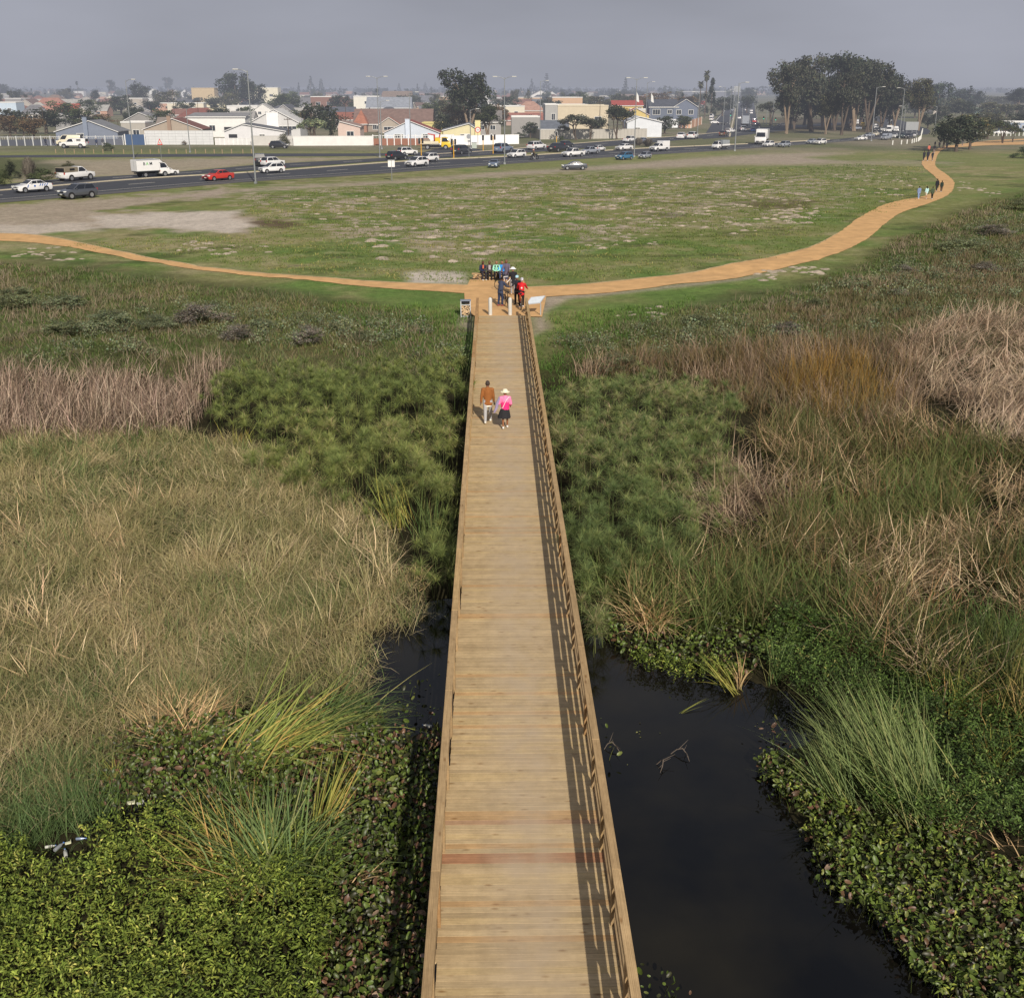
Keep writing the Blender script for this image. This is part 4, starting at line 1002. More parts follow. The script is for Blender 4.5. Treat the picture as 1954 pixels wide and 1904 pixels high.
def proto(kind, v):
    """meshes of a tree 1 unit high and about 1 unit wide"""
    key = (kind, v)
    if key in PROTO: return PROTO[key]
    r_ = np.random.default_rng(100+v*7+sum(map(ord, kind)))
    cl = []; tr = None
    if kind == 'round':
        for i in range(46):
            d = r_.normal(size=3); d /= np.linalg.norm(d); k = r_.random()**.4
            p = np.array([d[0]*.42*k, d[1]*.42*k, .57+d[2]*.34*k]); cl.append((*p, r_.uniform(.10, .18), r_.choice([.6, .8, 1.0, 1.2, 1.4])))
        cr = crown_from(cl, 46, .026, 'crown'); tr = limbs([c for c in cl if c[2] > .5], (0, 0, .42), .028, 'trunk')
    elif kind == 'umbrella':
        for i in range(40):
            a = r_.uniform(0, 6.28); k = math.sqrt(r_.random())*.46; z = .80-.34*k*k*2.2+r_.normal(0, .05)
            cl.append((k*math.cos(a), k*math.sin(a), z, r_.uniform(.09, .15), r_.choice([.6, .85, 1.0, 1.25])))
        cr = crown_from(cl, 46, .024, 'crown', .65)
        mb = MB()
        for q in range(3):
            t_ = Vector((r_.uniform(-.1, .1), r_.uniform(-.1, .1), .5))
            mb.tube([(r_.uniform(-.03, .03), r_.uniform(-.03, .03), 0), t_*.5+Vector((r_.normal(0, .03), 0, 0)), t_], [.026, .02, .014], 7)
            for c_ in r_.permutation(len(cl))[:4]: mb.tube([t_, Vector(cl[c_][:3])], [.013, .004], 5)
        tr = mb.mesh('trunk', [BARK], smooth=True)
    elif kind == 'gum':
        # tall eucalyptus: long pale limbs, foliage in separate bunches, a broken dome
        mb = MB(); base = Vector((0, 0, 0))
        for q in range(3):
            a = r_.uniform(0, 6.28); e1 = Vector((math.cos(a)*.07, math.sin(a)*.07, .32)); e2 = Vector((math.cos(a)*.17+r_.normal(0, .03), math.sin(a)*.17, .68)); e3 = e2+Vector((r_.normal(0, .05), r_.normal(0, .05), .16))
            mb.tube([(r_.normal(0, .015), r_.normal(0, .015), 0), e1, e2, e3], [.026, .020, .011, .005], 8)
            for w in range(12):
                f = r_.uniform(.12, 1); pt = e1.lerp(e3, f); o = Vector((r_.normal(0, .13), r_.normal(0, .13), r_.uniform(.0, .17)))
                cc = pt+o; cc.z = min(max(cc.z, .30), .93)
                mb.tube([pt, cc], [.008, .002], 5)
                for s_ in range(2): cl.append((cc.x+r_.normal(0, .05), cc.y+r_.normal(0, .05), min(cc.z+r_.normal(0, .03), .93), r_.uniform(.085, .15), r_.choice([.5, .7, .9, 1.1, 1.3])))
        cr = crown_from(cl, 80, .019, 'crown', .8); tr = mb.mesh('trunk', [BARK_PALE], smooth=True)
    elif kind == 'cone':
        nt = 13
        for i in range(nt):
            z = .10+.85*i/(nt-1); rr = .40*(1-i/(nt-.4))+.03
            for k in range(max(3, int(9*(1-i/nt))+2)):
                a = r_.uniform(0, 6.28); q = rr*r_.uniform(.45, 1)
                cl.append((q*math.cos(a), q*math.sin(a), z-.03*q/.3, .055+.03*(1-i/nt), r_.choice([.6, .8, 1.05, 1.3])))
        cr = crown_from(cl, 26, .022, 'crown', .45); tr = limbs([], (0, 0, .95), .018, 'trunk')
    elif kind == 'cypress':
        for i in range(34):
            z = r_.uniform(.08, .97); rr = .20*math.sin(min(1, (1.02-z)*1.25)*1.5)
            a = r_.uniform(0, 6.28); cl.append((rr*.7*math.cos(a), rr*.7*math.sin(a), z, .075, r_.choice([.6, .85, 1.1])))
        cr = crown_from(cl, 44, .022, 'crown', 1.2); tr = limbs([], (0, 0, .8), .02, 'trunk')
    elif kind == 'bush':
        for i in range(44):
            a = r_.uniform(0, 6.28); e_ = r_.uniform(.02, 1.45); k = r_.uniform(.55, 1)
            cl.append((.42*k*math.cos(a)*math.cos(e_), .42*k*math.sin(a)*math.cos(e_), .06+.80*k*math.sin(e_), r_.uniform(.10, .17), r_.choice([.55, .8, 1.0, 1.3])))
        cr = crown_from(cl, 120, .015, 'crown')
    elif kind == 'twiggy':
        B = Blades(); n_ = 900
        a = r_.uniform(0, 6.28, n_); ln = np.abs(r_.normal(.5, .35, n_)).clip(0, 1.3)
        P0 = np.c_[.12*np.cos(a)*r_.random(n_), .12*np.sin(a)*r_.random(n_), np.zeros(n_)]
        B_V = []
        L_ = r_.uniform(.5, .95, n_); dv = np.stack([np.sin(ln)*np.cos(a)*.65, np.sin(ln)*np.sin(a)*.65, np.cos(ln)], 1)
        sd = np.stack([-np.sin(a), np.cos(a), 0*a], 1)*.012
        V = np.stack([P0-sd, P0+sd, P0+dv*L_[:, None]+sd*.6, P0+dv*L_[:, None]-sd*.6], 1).reshape(-1, 3)
        sh = r_.uniform(.55, 1.3, n_); b_ = (np.arange(n_)*4)[:, None]
        base = fast_mesh('tmp', V, [b_+np.array([0, 1, 2, 3])], None, np.repeat(np.stack([sh]*3, 1), 4, 0))
        for i in range(40):
            e_ = r_.uniform(.1, 1.4); aa = r_.uniform(0, 6.28); cl.append((.40*math.cos(aa)*math.cos(e_), .40*math.sin(aa)*math.cos(e_), .08+.72*math.sin(e_), .13, r_.choice([.6, .85, 1.05])))
        c2 = crown_from(cl, 20, .020, 'crown'); bm = bmesh.new(); bm.from_mesh(base); bm.from_mesh(c2); bm.to_mesh(c2); bm.free(); cr = c2
    elif kind == 'palm':
        mb = MB(); mb.tube([(0, 0, 0), (.004, 0, .4), (0, .004, .86)], [.020, .016, .014], 8); tr = mb.mesh('trunk', [BARK], smooth=True)
        V, F, C_ = [], [], []
        for i in range(60):
            a = r_.uniform(0, 6.28); el = r_.uniform(-1.1, 1.3); L = r_.uniform(.10, .15); p = Vector((0, 0, .87)); o = len(V); sh = 1.0 if el > -.2 else .75
            for k in range(5):
                t = k/4; w = .018*(1-abs(t-.6))*(k > 0)+.003
                sd = Vector((-math.sin(a), math.cos(a), 0))*w*1.6
                V += [p-sd-Vector((0, 0, w*.4)), p, p+sd-Vector((0, 0, w*.4))]; C_ += [[sh*r_.uniform(.7, 1.2)]*3]*3
                e2 = el-1.1*t; p = p+Vector((math.cos(a)*math.cos(e2), math.sin(a)*math.cos(e2), math.sin(e2)))*L/4
            for k in range(4):
                q = o+3*k; F += [(q, q+1, q+4, q+3), (q+1, q+2, q+5, q+4)]
        cr = fast_mesh('crown', V, [np.array(F)], None, np.array(C_))
    PROTO[key] = (cr, tr); return PROTO[key]
NV = {'round': 4, 'umbrella': 3, 'gum': 4, 'cone': 2, 'cypress': 2, 'bush': 4, 'twiggy': 3, 'palm': 2}
ordn = lambda k: {1: '1st', 2: '2nd', 3: '3rd'}.get(k, {1: '%dst', 2: '%dnd', 3: '%drd'}.get(k % 10, '%dth') % k if k % 100 not in (11, 12, 13) else '%dth' % k)
_tk = [0]
def tree(kind, px, base, top, wpx, fol, label, cat='tree', name=None, group=None, bark=None, v=None, z=0.0):
    s_ = scl(px, base, z); h = (base-top)/s_; w = wpx/s_
    p = G(px, base, z); p.z = terr1(p.x, p.y)
    _tk[0] += 1
    v = (_tk[0] % NV[kind]) if v is None else v
    nm = name or {'round': 'tree', 'umbrella': 'tree', 'gum': 'gum_tree', 'cone': 'pine_tree', 'cypress': 'cypress_tree', 'bush': 'bush', 'twiggy': 'bush', 'palm': 'palm_tree'}[kind]
    t = thing(nm, label, cat, p, random.uniform(0, 6.28), group)
    t.scale = (w, w, h)
    cr, tr = proto(kind, v)
    link('crown' if kind not in ('bush', 'twiggy') else 'foliage', cr, t, FOL[fol])
    if tr: link('trunk', tr, t, bark or tr.materials[0])
    return t
# the gum grove beside the junction
GR = 'tall gum trees of the grove beside the road junction'
gum = [(1500, 256, 128, 90, 'grey', 'outermost gum tree of the grove toward the long straight road, with twin pale limbs'), (1515, 247, 150, 70, 'dark', 'shorter dark gum behind the outermost gum of the grove'), (1548, 252, 116, 105, 'grey', 'tall gum second along the grove front, crown merging to the top of the dome'),
       (1575, 257, 180, 60, 'olive', 'low olive gum sapling in front of the grove dome'), (1592, 250, 113, 110, 'dark', 'tallest gum in the middle of the grove dome'), (1606, 258, 142, 80, 'grey', 'gum with a forked pale trunk leaning at the front of the grove'), (1628, 251, 120, 100, 'dark', 'gum with a broad dark crown just beyond the middle of the grove'),
       (1655, 252, 122, 100, 'grey', 'grey crowned gum behind the street lamp pole at the end of the grove'), (1682, 249, 145, 80, 'dark', 'lower dark gum where the grove dome steps down above the queue of cars'), (1706, 246, 160, 70, 'grey', 'last small gum at the roadside end of the grove'), (1535, 240, 135, 80, 'dark', 'dark gum filling the back of the grove near its outer end'), (1640, 240, 132, 90, 'dark', 'dark gum filling the back of the grove near its middle'), (1568, 244, 150, 80, 'dark', 'dark gum half hidden behind the second tall gum'), (1615, 244, 128, 96, 'dark', 'dark gum directly behind the tallest gum'), (1664, 243, 150, 84, 'dark', 'dark gum behind the broad crowned gum toward the queue'), (1500, 243, 168, 60, 'dark', 'low dark gum at the outer back corner of the grove')]
for i, (px, b, t_, w, f, lb) in enumerate(gum): tree('gum', px, b, t_, w, f, lb, group=GR, bark=BARK if i % 3 else BARK_PALE, v=i % 4)
for i, (px, b, t_, w) in enumerate([(1508, 246, 172, 66), (1542, 247, 158, 84), (1582, 247, 150, 90), (1622, 247, 152, 90), (1662, 247, 160, 80), (1696, 244, 176, 60)]): tree('round', px, b, t_, w, 'dark', '%s dark bushy tree from the left filling the gum grove' % ordn(i+1), group=GR, bark=BARK)
tree('gum', 1752, 250, 156, 76, 'olive', 'loose olive gum tree standing behind the grey road sign board', v=2)
tree('gum', 897, 262, 142, 112, 'dark', 'big grey green gum tree rising behind the white boundary wall', v=1)
tree('gum', 930, 262, 205, 70, 'green', 'green bushy tree right of the big gum behind the white wall')
tree('round', 860, 240, 182, 60, 'olive', 'olive tree left of the big gum behind the yellow house')
# around the fence line
tree('umbrella', 598, 276, 224, 60, 'sage', 'small spreading tree with bare forked stems on the verge by the white wall')
tree('round', 600, 264, 194, 90, 'dark', 'broad dark tree with a rusty patch behind the spreading verge tree')
tree('round', 590, 258, 206, 40, 'rust', 'rusty brown tree top in front of the broad dark tree')
tree('cone', 636, 277, 222, 26, 'dark', 'narrow dark young pine beside the spreading verge tree')
tree('bush', 650, 277, 262, 30, 'green', 'low green bush at the foot of the narrow young pine', 'bush')
tree('bush', 540, 278, 252, 42, 'olive', 'olive bush behind the black car parked on the grass verge', 'bush')
tree('umbrella', 1098, 268, 216, 66, 'grey', 'wind shaped tree before the grey boundary wall, the largest of the left pair'); tree('umbrella', 1126, 267, 224, 42, 'grey', 'smaller wind shaped tree leaning beside the larger one before the grey wall')
tree('umbrella', 1074, 266, 238, 26, 'olive', 'smallest wind shaped tree at the left end of the grey boundary wall')
tree('umbrella', 1176, 266, 198, 56, 'dark', 'dark tree with two stems before the right half of the grey boundary wall'); tree('umbrella', 1190, 262, 204, 50, 'grey', 'grey leaved tree just behind the dark two stemmed tree by the grey wall')
tree('round', 1305, 246, 218, 44, 'green', 'round green shrub tree before the palms by the blue grey houses')
tree('palm', 1345, 222, 138, 60, 'olive', 'tallest fan palm with a bare stem near the junction', v=0); tree('palm', 1334, 222, 156, 54, 'olive', 'second fan palm, shorter, left of the tallest palm', v=1)
tree('palm', 1297, 238, 188, 46, 'olive', 'low fan palm in front of the blue grey house', v=0); tree('palm', 1344, 226, 180, 44, 'olive', 'young fan palm at the foot of the tallest palm', v=1)
tree('cypress', 1356, 224, 156, 52, 'dark', 'dark columnar tree behind the tall fan palms')
tree('round', 1378, 222, 184, 60, 'dark', 'dark tree between the palms and the long straight road')
tree('round', 1428, 196, 166, 34, 'pine', 'dark dome shaped tree at the far end of the long straight road')
tree('umbrella', 1470, 240, 192, 56, 'grey', 'pale spreading tree between the long road and the gum grove')
# right of the queue
tree('round', 1824, 290, 216, 110, 'dark', 'big dark many stemmed tree shading the orange path', v=1, bark=BARK)
tree('round', 1850, 286, 212, 84, 'olive', 'olive half of the big tree beside the orange path', v=2, bark=BARK)
tree('round', 1800, 284, 228, 60, 'dark', 'darker low growth on the near side of the big path tree', v=3)
tree('umbrella', 1912, 274, 228, 56, 'green', 'small park tree with a leaning stem at the right edge'); tree('umbrella', 1932, 272, 240, 34, 'green', 'smallest park tree at the right edge beside the leaning one'); tree('umbrella', 1884, 266, 226, 46, 'dark', 'dark park tree left of the leaning park tree')
tree('round', 1788, 226, 155, 70, 'pine', 'misty tree with a domed crown behind the gum by the road sign board'); tree('round', 1826, 214, 166, 68, 'pine', 'misty low domed tree above the big path tree'); tree('cone', 1846, 214, 166, 40, 'pine', 'misty ragged pine right of the low domed tree'); tree('round', 1860, 212, 170, 34, 'pine', 'misty rounded tree touching the ragged pine')
tree('gum', 1940, 216, 172, 66, 'pine', 'misty loose tree at the right edge of the skyline')
for i, (px, b, t_, w) in enumerate([(1890, 226, 192, 80), (1920, 224, 196, 60), (1835, 228, 190, 70), (1790, 236, 200, 50), (1955, 228, 195, 60), (1870, 240, 210, 60), (1745, 226, 188, 50)]):
    tree('round', px, b, t_, w, random.choice(['grey', 'olive', 'dark']), ['broad hazy tree above the green roofed house', 'hazy tree right of the green roofed house', 'hazy tree between the big path tree and the misty dome', 'low hazy tree left of the big path tree', 'hazy tree cut by the right edge of the photo', 'low hazy tree in front of the green roofed house', 'hazy tree behind the end of the car queue'][i])
for i, (px, b, t_, w) in enumerate([(1770, 216, 176, 60), (1810, 222, 184, 66), (1850, 206, 178, 70), (1895, 206, 182, 70), (1930, 204, 184, 60), (1965, 206, 176, 60), (1735, 206, 170, 50), (1900, 246, 214, 50), (1940, 244, 216, 60), (1770, 246, 214, 46)]):
    tree('round', px, b, t_, w, random.choice(['pine', 'olive', 'dark']), '%s tree from the left in the misty wood beyond the big path tree' % ordn(i+1), group='misty wood beyond the path')
tree('bush', 1952, 302, 276, 60, 'lush', 'smooth dark green bush at the right edge of the meadow', 'bush', v=0)
# left side bushes on the road island and by the fence
for px, b, t_, w, f, lb in [(26, 342, 302, 34, 'dark', 'tall dark bush on the road island at the left edge'), (58, 344, 298, 34, 'heath', 'bare brown bush on the road island beside the tall dark bush'), (84, 350, 316, 70, 'green', 'broad green bush on the road island'), (130, 330, 306, 40, 'olive', 'low olive bush at the end of the road island bushes'), (8, 356, 318, 40, 'green', 'green bush cut by the left edge on the road island'),
                            (330, 276, 262, 16, 'green', 'clipped round bush before the grey panel wall'), (370, 276, 264, 12, 'green', 'narrow clipped bush before the grey panel wall'), (352, 277, 268, 14, 'rust', 'small reddish bush between two clipped bushes'), (205, 288, 270, 30, 'green', 'low bush on the verge behind the parked white pickups'), (208, 262, 246, 32, 'olive', 'sparse bush beside the blue grey gable house'), (1072, 270, 258, 14, 'green', 'small round bush at the foot of the street lamp before the grey wall'), (992, 264, 252, 36, 'green', 'green hedge bush right of the white wall end'), (1218, 278, 262, 22, 'heath', 'bare brown bush on the median beside the white pickup'), (1236, 280, 264, 24, 'heath', 'second bare brown bush on the median')]:
    tree('twiggy' if f == 'heath' else 'bush', px, b, t_, w, f, lb, 'bush')
tree('round', 20, 262, 216, 70, 'rust', 'autumn brown tree at the left edge behind the panel fence'); tree('round', 46, 262, 222, 44, 'olive', 'olive tree next to the autumn brown tree behind the panel fence')
tree('round', 90, 256, 206, 90, 'dark', 'wide dark tree behind the blue grey gable house'); tree('round', 170, 226, 188, 60, 'green', 'green tree behind the red roof'); tree('round', 212, 220, 190, 64, 'olive', 'bright olive tree right of the red roof'); tree('round', 290, 220, 188, 56, 'dark', 'dark square tree left of the rusty hedge'); tree('round', 336, 214, 198, 50, 'rust', 'rusty hedge tree before the tan block'); tree('round', 196, 250, 216, 50, 'rust', 'brown bushy tree above the grey house roofs'); tree('round', 250, 240, 210, 40, 'dark', 'dark small tree above the grey house roofs')
tree('round', 270, 206, 153, 46, 'dark', 'misty dark round tree on the left skyline'); tree('gum', 322, 182, 150, 26, 'pine', 'thin misty gum on the left skyline'); tree('round', 452, 212, 136, 84, 'dark', 'large dark tree mass on the left skyline', v=1); tree('round', 484, 212, 150, 70, 'dark', 'right half of the large dark tree mass on the left skyline', v=2)
tree('palm', 150, 188, 156, 26, 'dark', 'misty palm on the far left skyline', v=1); tree('gum', 213, 186, 155, 20, 'pine', 'small misty tree right of the skyline palm')
tree('round', 4, 190, 158, 34, 'pine', 'misty tree cut by the left edge of the skyline'); tree('round', 38, 196, 172, 36, 'pine', 'misty low tree near the left edge of the skyline')
tree('cone', 594, 186, 147, 26, 'pine', 'tall misty pine left of the middle of the skyline'); tree('cone', 614, 186, 152, 24, 'pine', 'misty pine right of the tall one'); tree('cypress', 571, 184, 160, 16, 'pine', 'narrow misty conifer left of the tall skyline pine')
tree('cone', 1043, 184, 142, 30, 'pine', 'tall misty Norfolk type pine in the middle of the skyline'); tree('cone', 1015, 184, 152, 24, 'pine', 'paler misty pine left of the tall middle one'); tree('cone', 1193, 190, 150, 22, 'pine', 'dark misty spire pine right of the middle of the skyline'); tree('cypress', 797, 184, 162, 14, 'pine', 'slim misty conifer over the blue grey roofs'); tree('cone', 762, 182, 160, 16, 'pine', 'small misty pine over the blue grey roofs'); tree('cone', 812, 180, 158, 18, 'pine', 'palest misty pine right of the slim conifer')
tree('round', 1095, 214, 182, 18, 'green', 'slim round tree over the beige block'); tree('round', 1150, 208, 192, 50, 'green', 'low green tree above the beige block'); tree('round', 1180, 190, 168, 44, 'pine', 'dark tree at the foot of the spire pine'); tree('round', 1212, 190, 172, 50, 'pine', 'dark tree right of the spire pine')
# the hazy wooded suburb behind
far_specs = []
for i in range(190):
    b = random.choice([178, 180, 182, 184, 187, 190, 194, 198, 203, 209, 216])+random.uniform(-1.5, 1.5)
    px = random.uniform(-20, 1480); s_ = scl(px, b)
    far_specs.append((px, b, b-random.uniform(5.5, 12)*s_, random.uniform(6, 15)*s_, random.choice(['round', 'round', 'round', 'cypress', 'gum', 'cone', 'palm']) if random.random() < .6 else 'round'))
far_specs.sort()
cnt = {}
for px, b, t_, w, k in far_specs:
    cnt[k] = cnt.get(k, 0)+1
    nm = {'round': 'leafy tree', 'cypress': 'slim conifer', 'gum': 'loose gum tree', 'cone': 'conical pine', 'palm': 'palm'}[k]
    tree(k, px, b, t_, w, random.choice(['pine', 'dark', 'grey', 'green', 'olive']), '%s %s from the left among the hazy suburb roofs' % (ordn(cnt[k]), nm), group='trees among the far suburb roofs')
for i, (px, b, t_, w) in enumerate([(30, 250, 212, 60), (66, 262, 226, 46), (120, 236, 200, 60), (156, 246, 212, 54), (232, 214, 186, 44), (262, 232, 206, 36), (310, 246, 214, 40), (322, 206, 180, 40), (356, 222, 198, 36), (420, 238, 208, 40), (440, 208, 184, 36), (470, 232, 210, 30), (548, 214, 184, 60), (566, 248, 214, 50), (632, 258, 214, 50), (650, 214, 188, 40), (700, 234, 212, 36), (830, 232, 196, 56), (846, 256, 224, 36), (876, 252, 206, 60), (906, 246, 196, 70), (930, 250, 212, 46), (952, 236, 206, 40), (968, 216, 190, 40), (1000, 246, 224, 40), (1048, 216, 192, 40), (1096, 206, 184, 40), (1140, 214, 190, 44), (1186, 208, 186, 50), (1228, 214, 186, 46), (1262, 208, 182, 50), (1310, 214, 190, 40), (1268, 250, 226, 36), (1140, 254, 228, 34), (1012, 258, 240, 30)]):
    tree('round', px, b+6, t_-8, w*1.4, random.choice(['dark', 'dark', 'green', 'olive', 'rust']), '%s garden tree from the left among the front rows of houses' % ordn(i+1), group='garden trees between the houses')
# shrubs in the heath
for px, b, t_, w, f, k, lb in [(125, 590, 556, 80, 'sage', 'bush', 'grey green shrub behind the largest heath shrub'), (40, 590, 540, 90, 'green', 'bush', 'dark green shrub at the left edge of the heath'), (205, 628, 586, 110, 'sage', 'bush', 'largest rounded grey green shrub in the heath'), (385, 620, 572, 110, 'heath', 'twiggy', 'bare grey brown shrub in the middle of the left heath'), (300, 630, 596, 80, 'sage', 'bush', 'low green shrub between the rounded and the bare shrub'), (590, 660, 612, 60, 'heath', 'twiggy', 'bare brown shrub nearest the papyrus'), (500, 625, 605, 60, 'sage', 'bush', 'small pale shrub left of the papyrus top'), (460, 650, 610, 70, 'heath', 'twiggy', 'low bare shrub below the small pale shrub'), (690, 650, 626, 50, 'green', 'bush', 'small dark shrub above the papyrus'), (120, 640, 606, 90, 'green', 'bush', 'green shrub above the dead pink reeds'),
                               (1715, 565, 545, 40, 'heath', 'twiggy', 'lone bare tuft above the brown reeds'), (1722, 520, 502, 50, 'heath', 'twiggy', 'grey bare shrub in the right heath nearest the path bend'), (1830, 480, 450, 80, 'green', 'bush', 'dark green shrub in the right heath'), (1900, 450, 424, 70, 'heath', 'twiggy', 'brown bare shrub high in the right heath'), (1880, 520, 496, 60, 'heath', 'twiggy', 'brown bare shrub in the middle of the right heath'), (1560, 590, 566, 50, 'green', 'bush', 'small green shrub on the slope below the path'), (1330, 620, 594, 60, 'green', 'bush', 'low green shrub below the sand heaps'), (1180, 690, 650, 90, 'green', 'bush', 'dark green shrub above the right papyrus'), (1500, 640, 610, 70, 'heath', 'twiggy', 'grey shrub above the orange brown reeds'), (1940, 400, 376, 70, 'dark', 'bush', 'dark shrub at the right edge of the heath')]:
    tree('bush', px, b, t_, w*1.25, {'green': 'scrub', 'dark': 'scrub'}.get(f, f), lb, 'shrub', 'shrub')
tag(link('heath_scrub', crown_from(SCRUB_CL, 85, .055, 'heath_scrub', .65), None, FOL['sage']), 'low grey green scrub covering the heath below the orange path', 'scrub', kind='stuff')
# far woods and low hills that read as one hazy band
cl = []
for i in range(520):
    d = rng.uniform(1500, 3200); x = rng.uniform(-.5, .5)*d*1.02
    cl.append((x, d, rng.uniform(2, 7), rng.uniform(5, 11), rng.uniform(.6, 1.2)))
me = crown_from(cl, 26, 2.4, 'far_woods', .7)
tag(link('far_woods', me, None, FOL['pine']), 'far off band of misty woods along the horizon', 'woods', kind='stuff')
# ------------------------------------------------------------------ separate clumps of sedge and cattail
def clump(px, py, h, n_, lean, spread, cols, label, az=None, azs=6.3, w=.02, z=WATER_Z, curl=(.4, .3), tip=None):
    B = Blades(); c_ = np.array(G(px, py, z)); N_ = n_
    P = np.c_[c_[0]+rng.normal(0, spread, N_), c_[1]+rng.normal(0, spread, N_), np.full(N_, z)]
    a = rng.uniform(0, 6.28, N_) if az is None else az+rng.normal(0, azs, N_)
    col = palette(N_, cols); tc_ = col*1.1 if tip is None else col*.4+srgb(*tip)*.6
    B.add(P, h*rng.uniform(.55, 1.15, N_), w*rng.uniform(.7, 1.3, N_), a, np.abs(rng.normal(lean, .2, N_)), rng.normal(*curl, N_), col, tc_, 4)
    o = B.build('reed_clump', LEAF)
    # origin at the foot of the clump
    o.data.transform(Matrix.Translation((-c_[0], -c_[1], -z))); o.location = (c_[0], c_[1], z)
    return tag(o, label, 'reeds')
GRN = [((66, 84, 46), 3), ((88, 102, 58), 3), ((118, 116, 72), 1)]; YEL = [((126, 122, 60), 3), ((100, 108, 52), 2), ((146, 120, 70), 1)]; STR = [((188, 162, 122), 3), ((160, 134, 98), 2), ((134, 118, 80), 1)]
clump(525, 1700, 2.3, 300, .45, .26, GRN, 'big blue green sedge clump at lower left with drooping blades', az=1.7, azs=1.1, tip=(92, 110, 66), w=.028, curl=(1.1, .6))
clump(480, 1700, 2.2, 170, .75, .26, YEL, 'yellow orange tipped sedge leaning left beside the big green clump', az=2.5, azs=.6, tip=(150, 118, 76), w=.026, curl=(.9, .5))
clump(608, 1600, 1.9, 60, .45, .08, YEL, 'small yellow reed tuft right of the big green clump', az=.9, azs=.25)
clump(470, 1715, .9, 50, .15, .12, STR, 'straw coloured stems at the foot of the big green clump')
clump(665, 1690, .9, 26, .9, .1, STR, 'few dry arching stems near the bridge at lower left', az=-.5, azs=.4)
clump(490, 1450, 2.7, 240, .8, .35, [((132, 138, 72), 3), ((106, 118, 60), 2), ((166, 140, 80), 1)], 'cattail clump bent over to the right at the edge of the matted grass', az=.5, azs=.4, w=.03, curl=(1.0, .5))
clump(600, 1405, 2.4, 160, .85, .30, GRN, 'green cattails bent over toward the bridge', az=.3, azs=.4, w=.028, curl=(1.0, .5))
clump(690, 1400, 1.1, 50, .95, .2, GRN, 'low green blades leaning over the dark water by the bridge', az=.1, azs=.3)
clump(345, 1395, 1.4, 260, 1.0, .42, STR, 'heap of broken straw coloured reeds above the hyacinth', az=.4, azs=1.6, curl=(.1, .2), w=.024)
clump(215, 1500, .7, 40, .5, .1, YEL, 'small yellow green tuft at the corner of the hyacinth')
clump(430, 1530, .8, 34, .2, .1, GRN, 'small upright green tuft in the middle of the hyacinth'); clump(640, 1520, .8, 30, .25, .1, GRN, 'small upright green tuft near the bridge side of the hyacinth')
clump(760, 1010, 1.9, 80, .35, .35, YEL, 'tall yellow reed stems leaning left in front of the left papyrus', az=2.2, azs=.5); clump(815, 1030, 1.9, 70, .15, .3, GRN, 'green reed stems standing beside the bridge at the papyrus edge'); clump(780, 1120, .9, 110, 1.0, .35, STR, 'pale broken reeds heaped at the foot of the left papyrus', curl=(.1, .2), w=.024)
clump(460, 860, 1.5, 40, .25, .2, YEL, 'bright yellow green reed tuft at the outer edge of the left papyrus')
clump(1240, 1205, 1.5, 200, .35, .22, STR, 'big straw coloured heap of dead cattail on the far bank right of the bridge', az=-1.5, azs=1.2, curl=(1.2, .5), w=.026)
clump(1400, 1320, 1.4, 30, .75, .10, YEL, 'long yellow blades leaning left out of the water', az=2.6, azs=.25, w=.022); clump(1412, 1312, 1.0, 26, .25, .06, STR, 'straw stems standing in the water at the leaning blades', w=.024); clump(1478, 1308, 1.2, 46, .25, .08, GRN, 'green reed tuft at the water edge right of the leaning blades')
clump(1300, 1362, .9, 5, 1.4, .05, YEL, 'single yellow blade floating across the open water', az=.45, azs=.08, curl=(.1, .05))
clump(1750, 1570, 2.9, 380, .55, .40, GRN, 'largest green reed clump at right leaning left over the bank', az=2.2, azs=.4, tip=(118, 126, 78)); clump(1615, 1550, 2.0, 150, .5, .16, GRN, 'middle sized reed clump left of the largest one on the right bank', az=2.3, azs=.3, tip=(112, 124, 78)); clump(1690, 1510, 2.5, 170, .65, .25, GRN, 'slender reeds behind the largest clump on the right bank', az=2.5, azs=.3, tip=(118, 124, 80))
clump(1800, 1590, .9, 60, .6, .2, STR, 'dry broken stems at the foot of the largest right reed clump'); clump(1900, 1480, 1.2, 60, .4, .14, YEL, 'yellowish reed tuft at the right edge above the largest clump'); clump(1940, 1640, 1.0, 60, 1.0, .3, STR, 'pale broken reeds lying at the right edge')
clump(1570, 1500, .8, 34, .3, .1, GRN, 'small green tuft on the point of the right bank'); clump(1820, 1380, 1.4, 70, .5, .15, YEL, 'arching yellow reeds in the waterweed at right', az=.6, azs=.7); clump(1640, 1330, 1.0, 60, .4, .12, GRN, 'fresh green tuft in the waterweed above the right bank')
clump(1700, 1400, 1.1, 50, .4, .12, GRN, 'green reed tuft between the waterweed and the brown reeds')
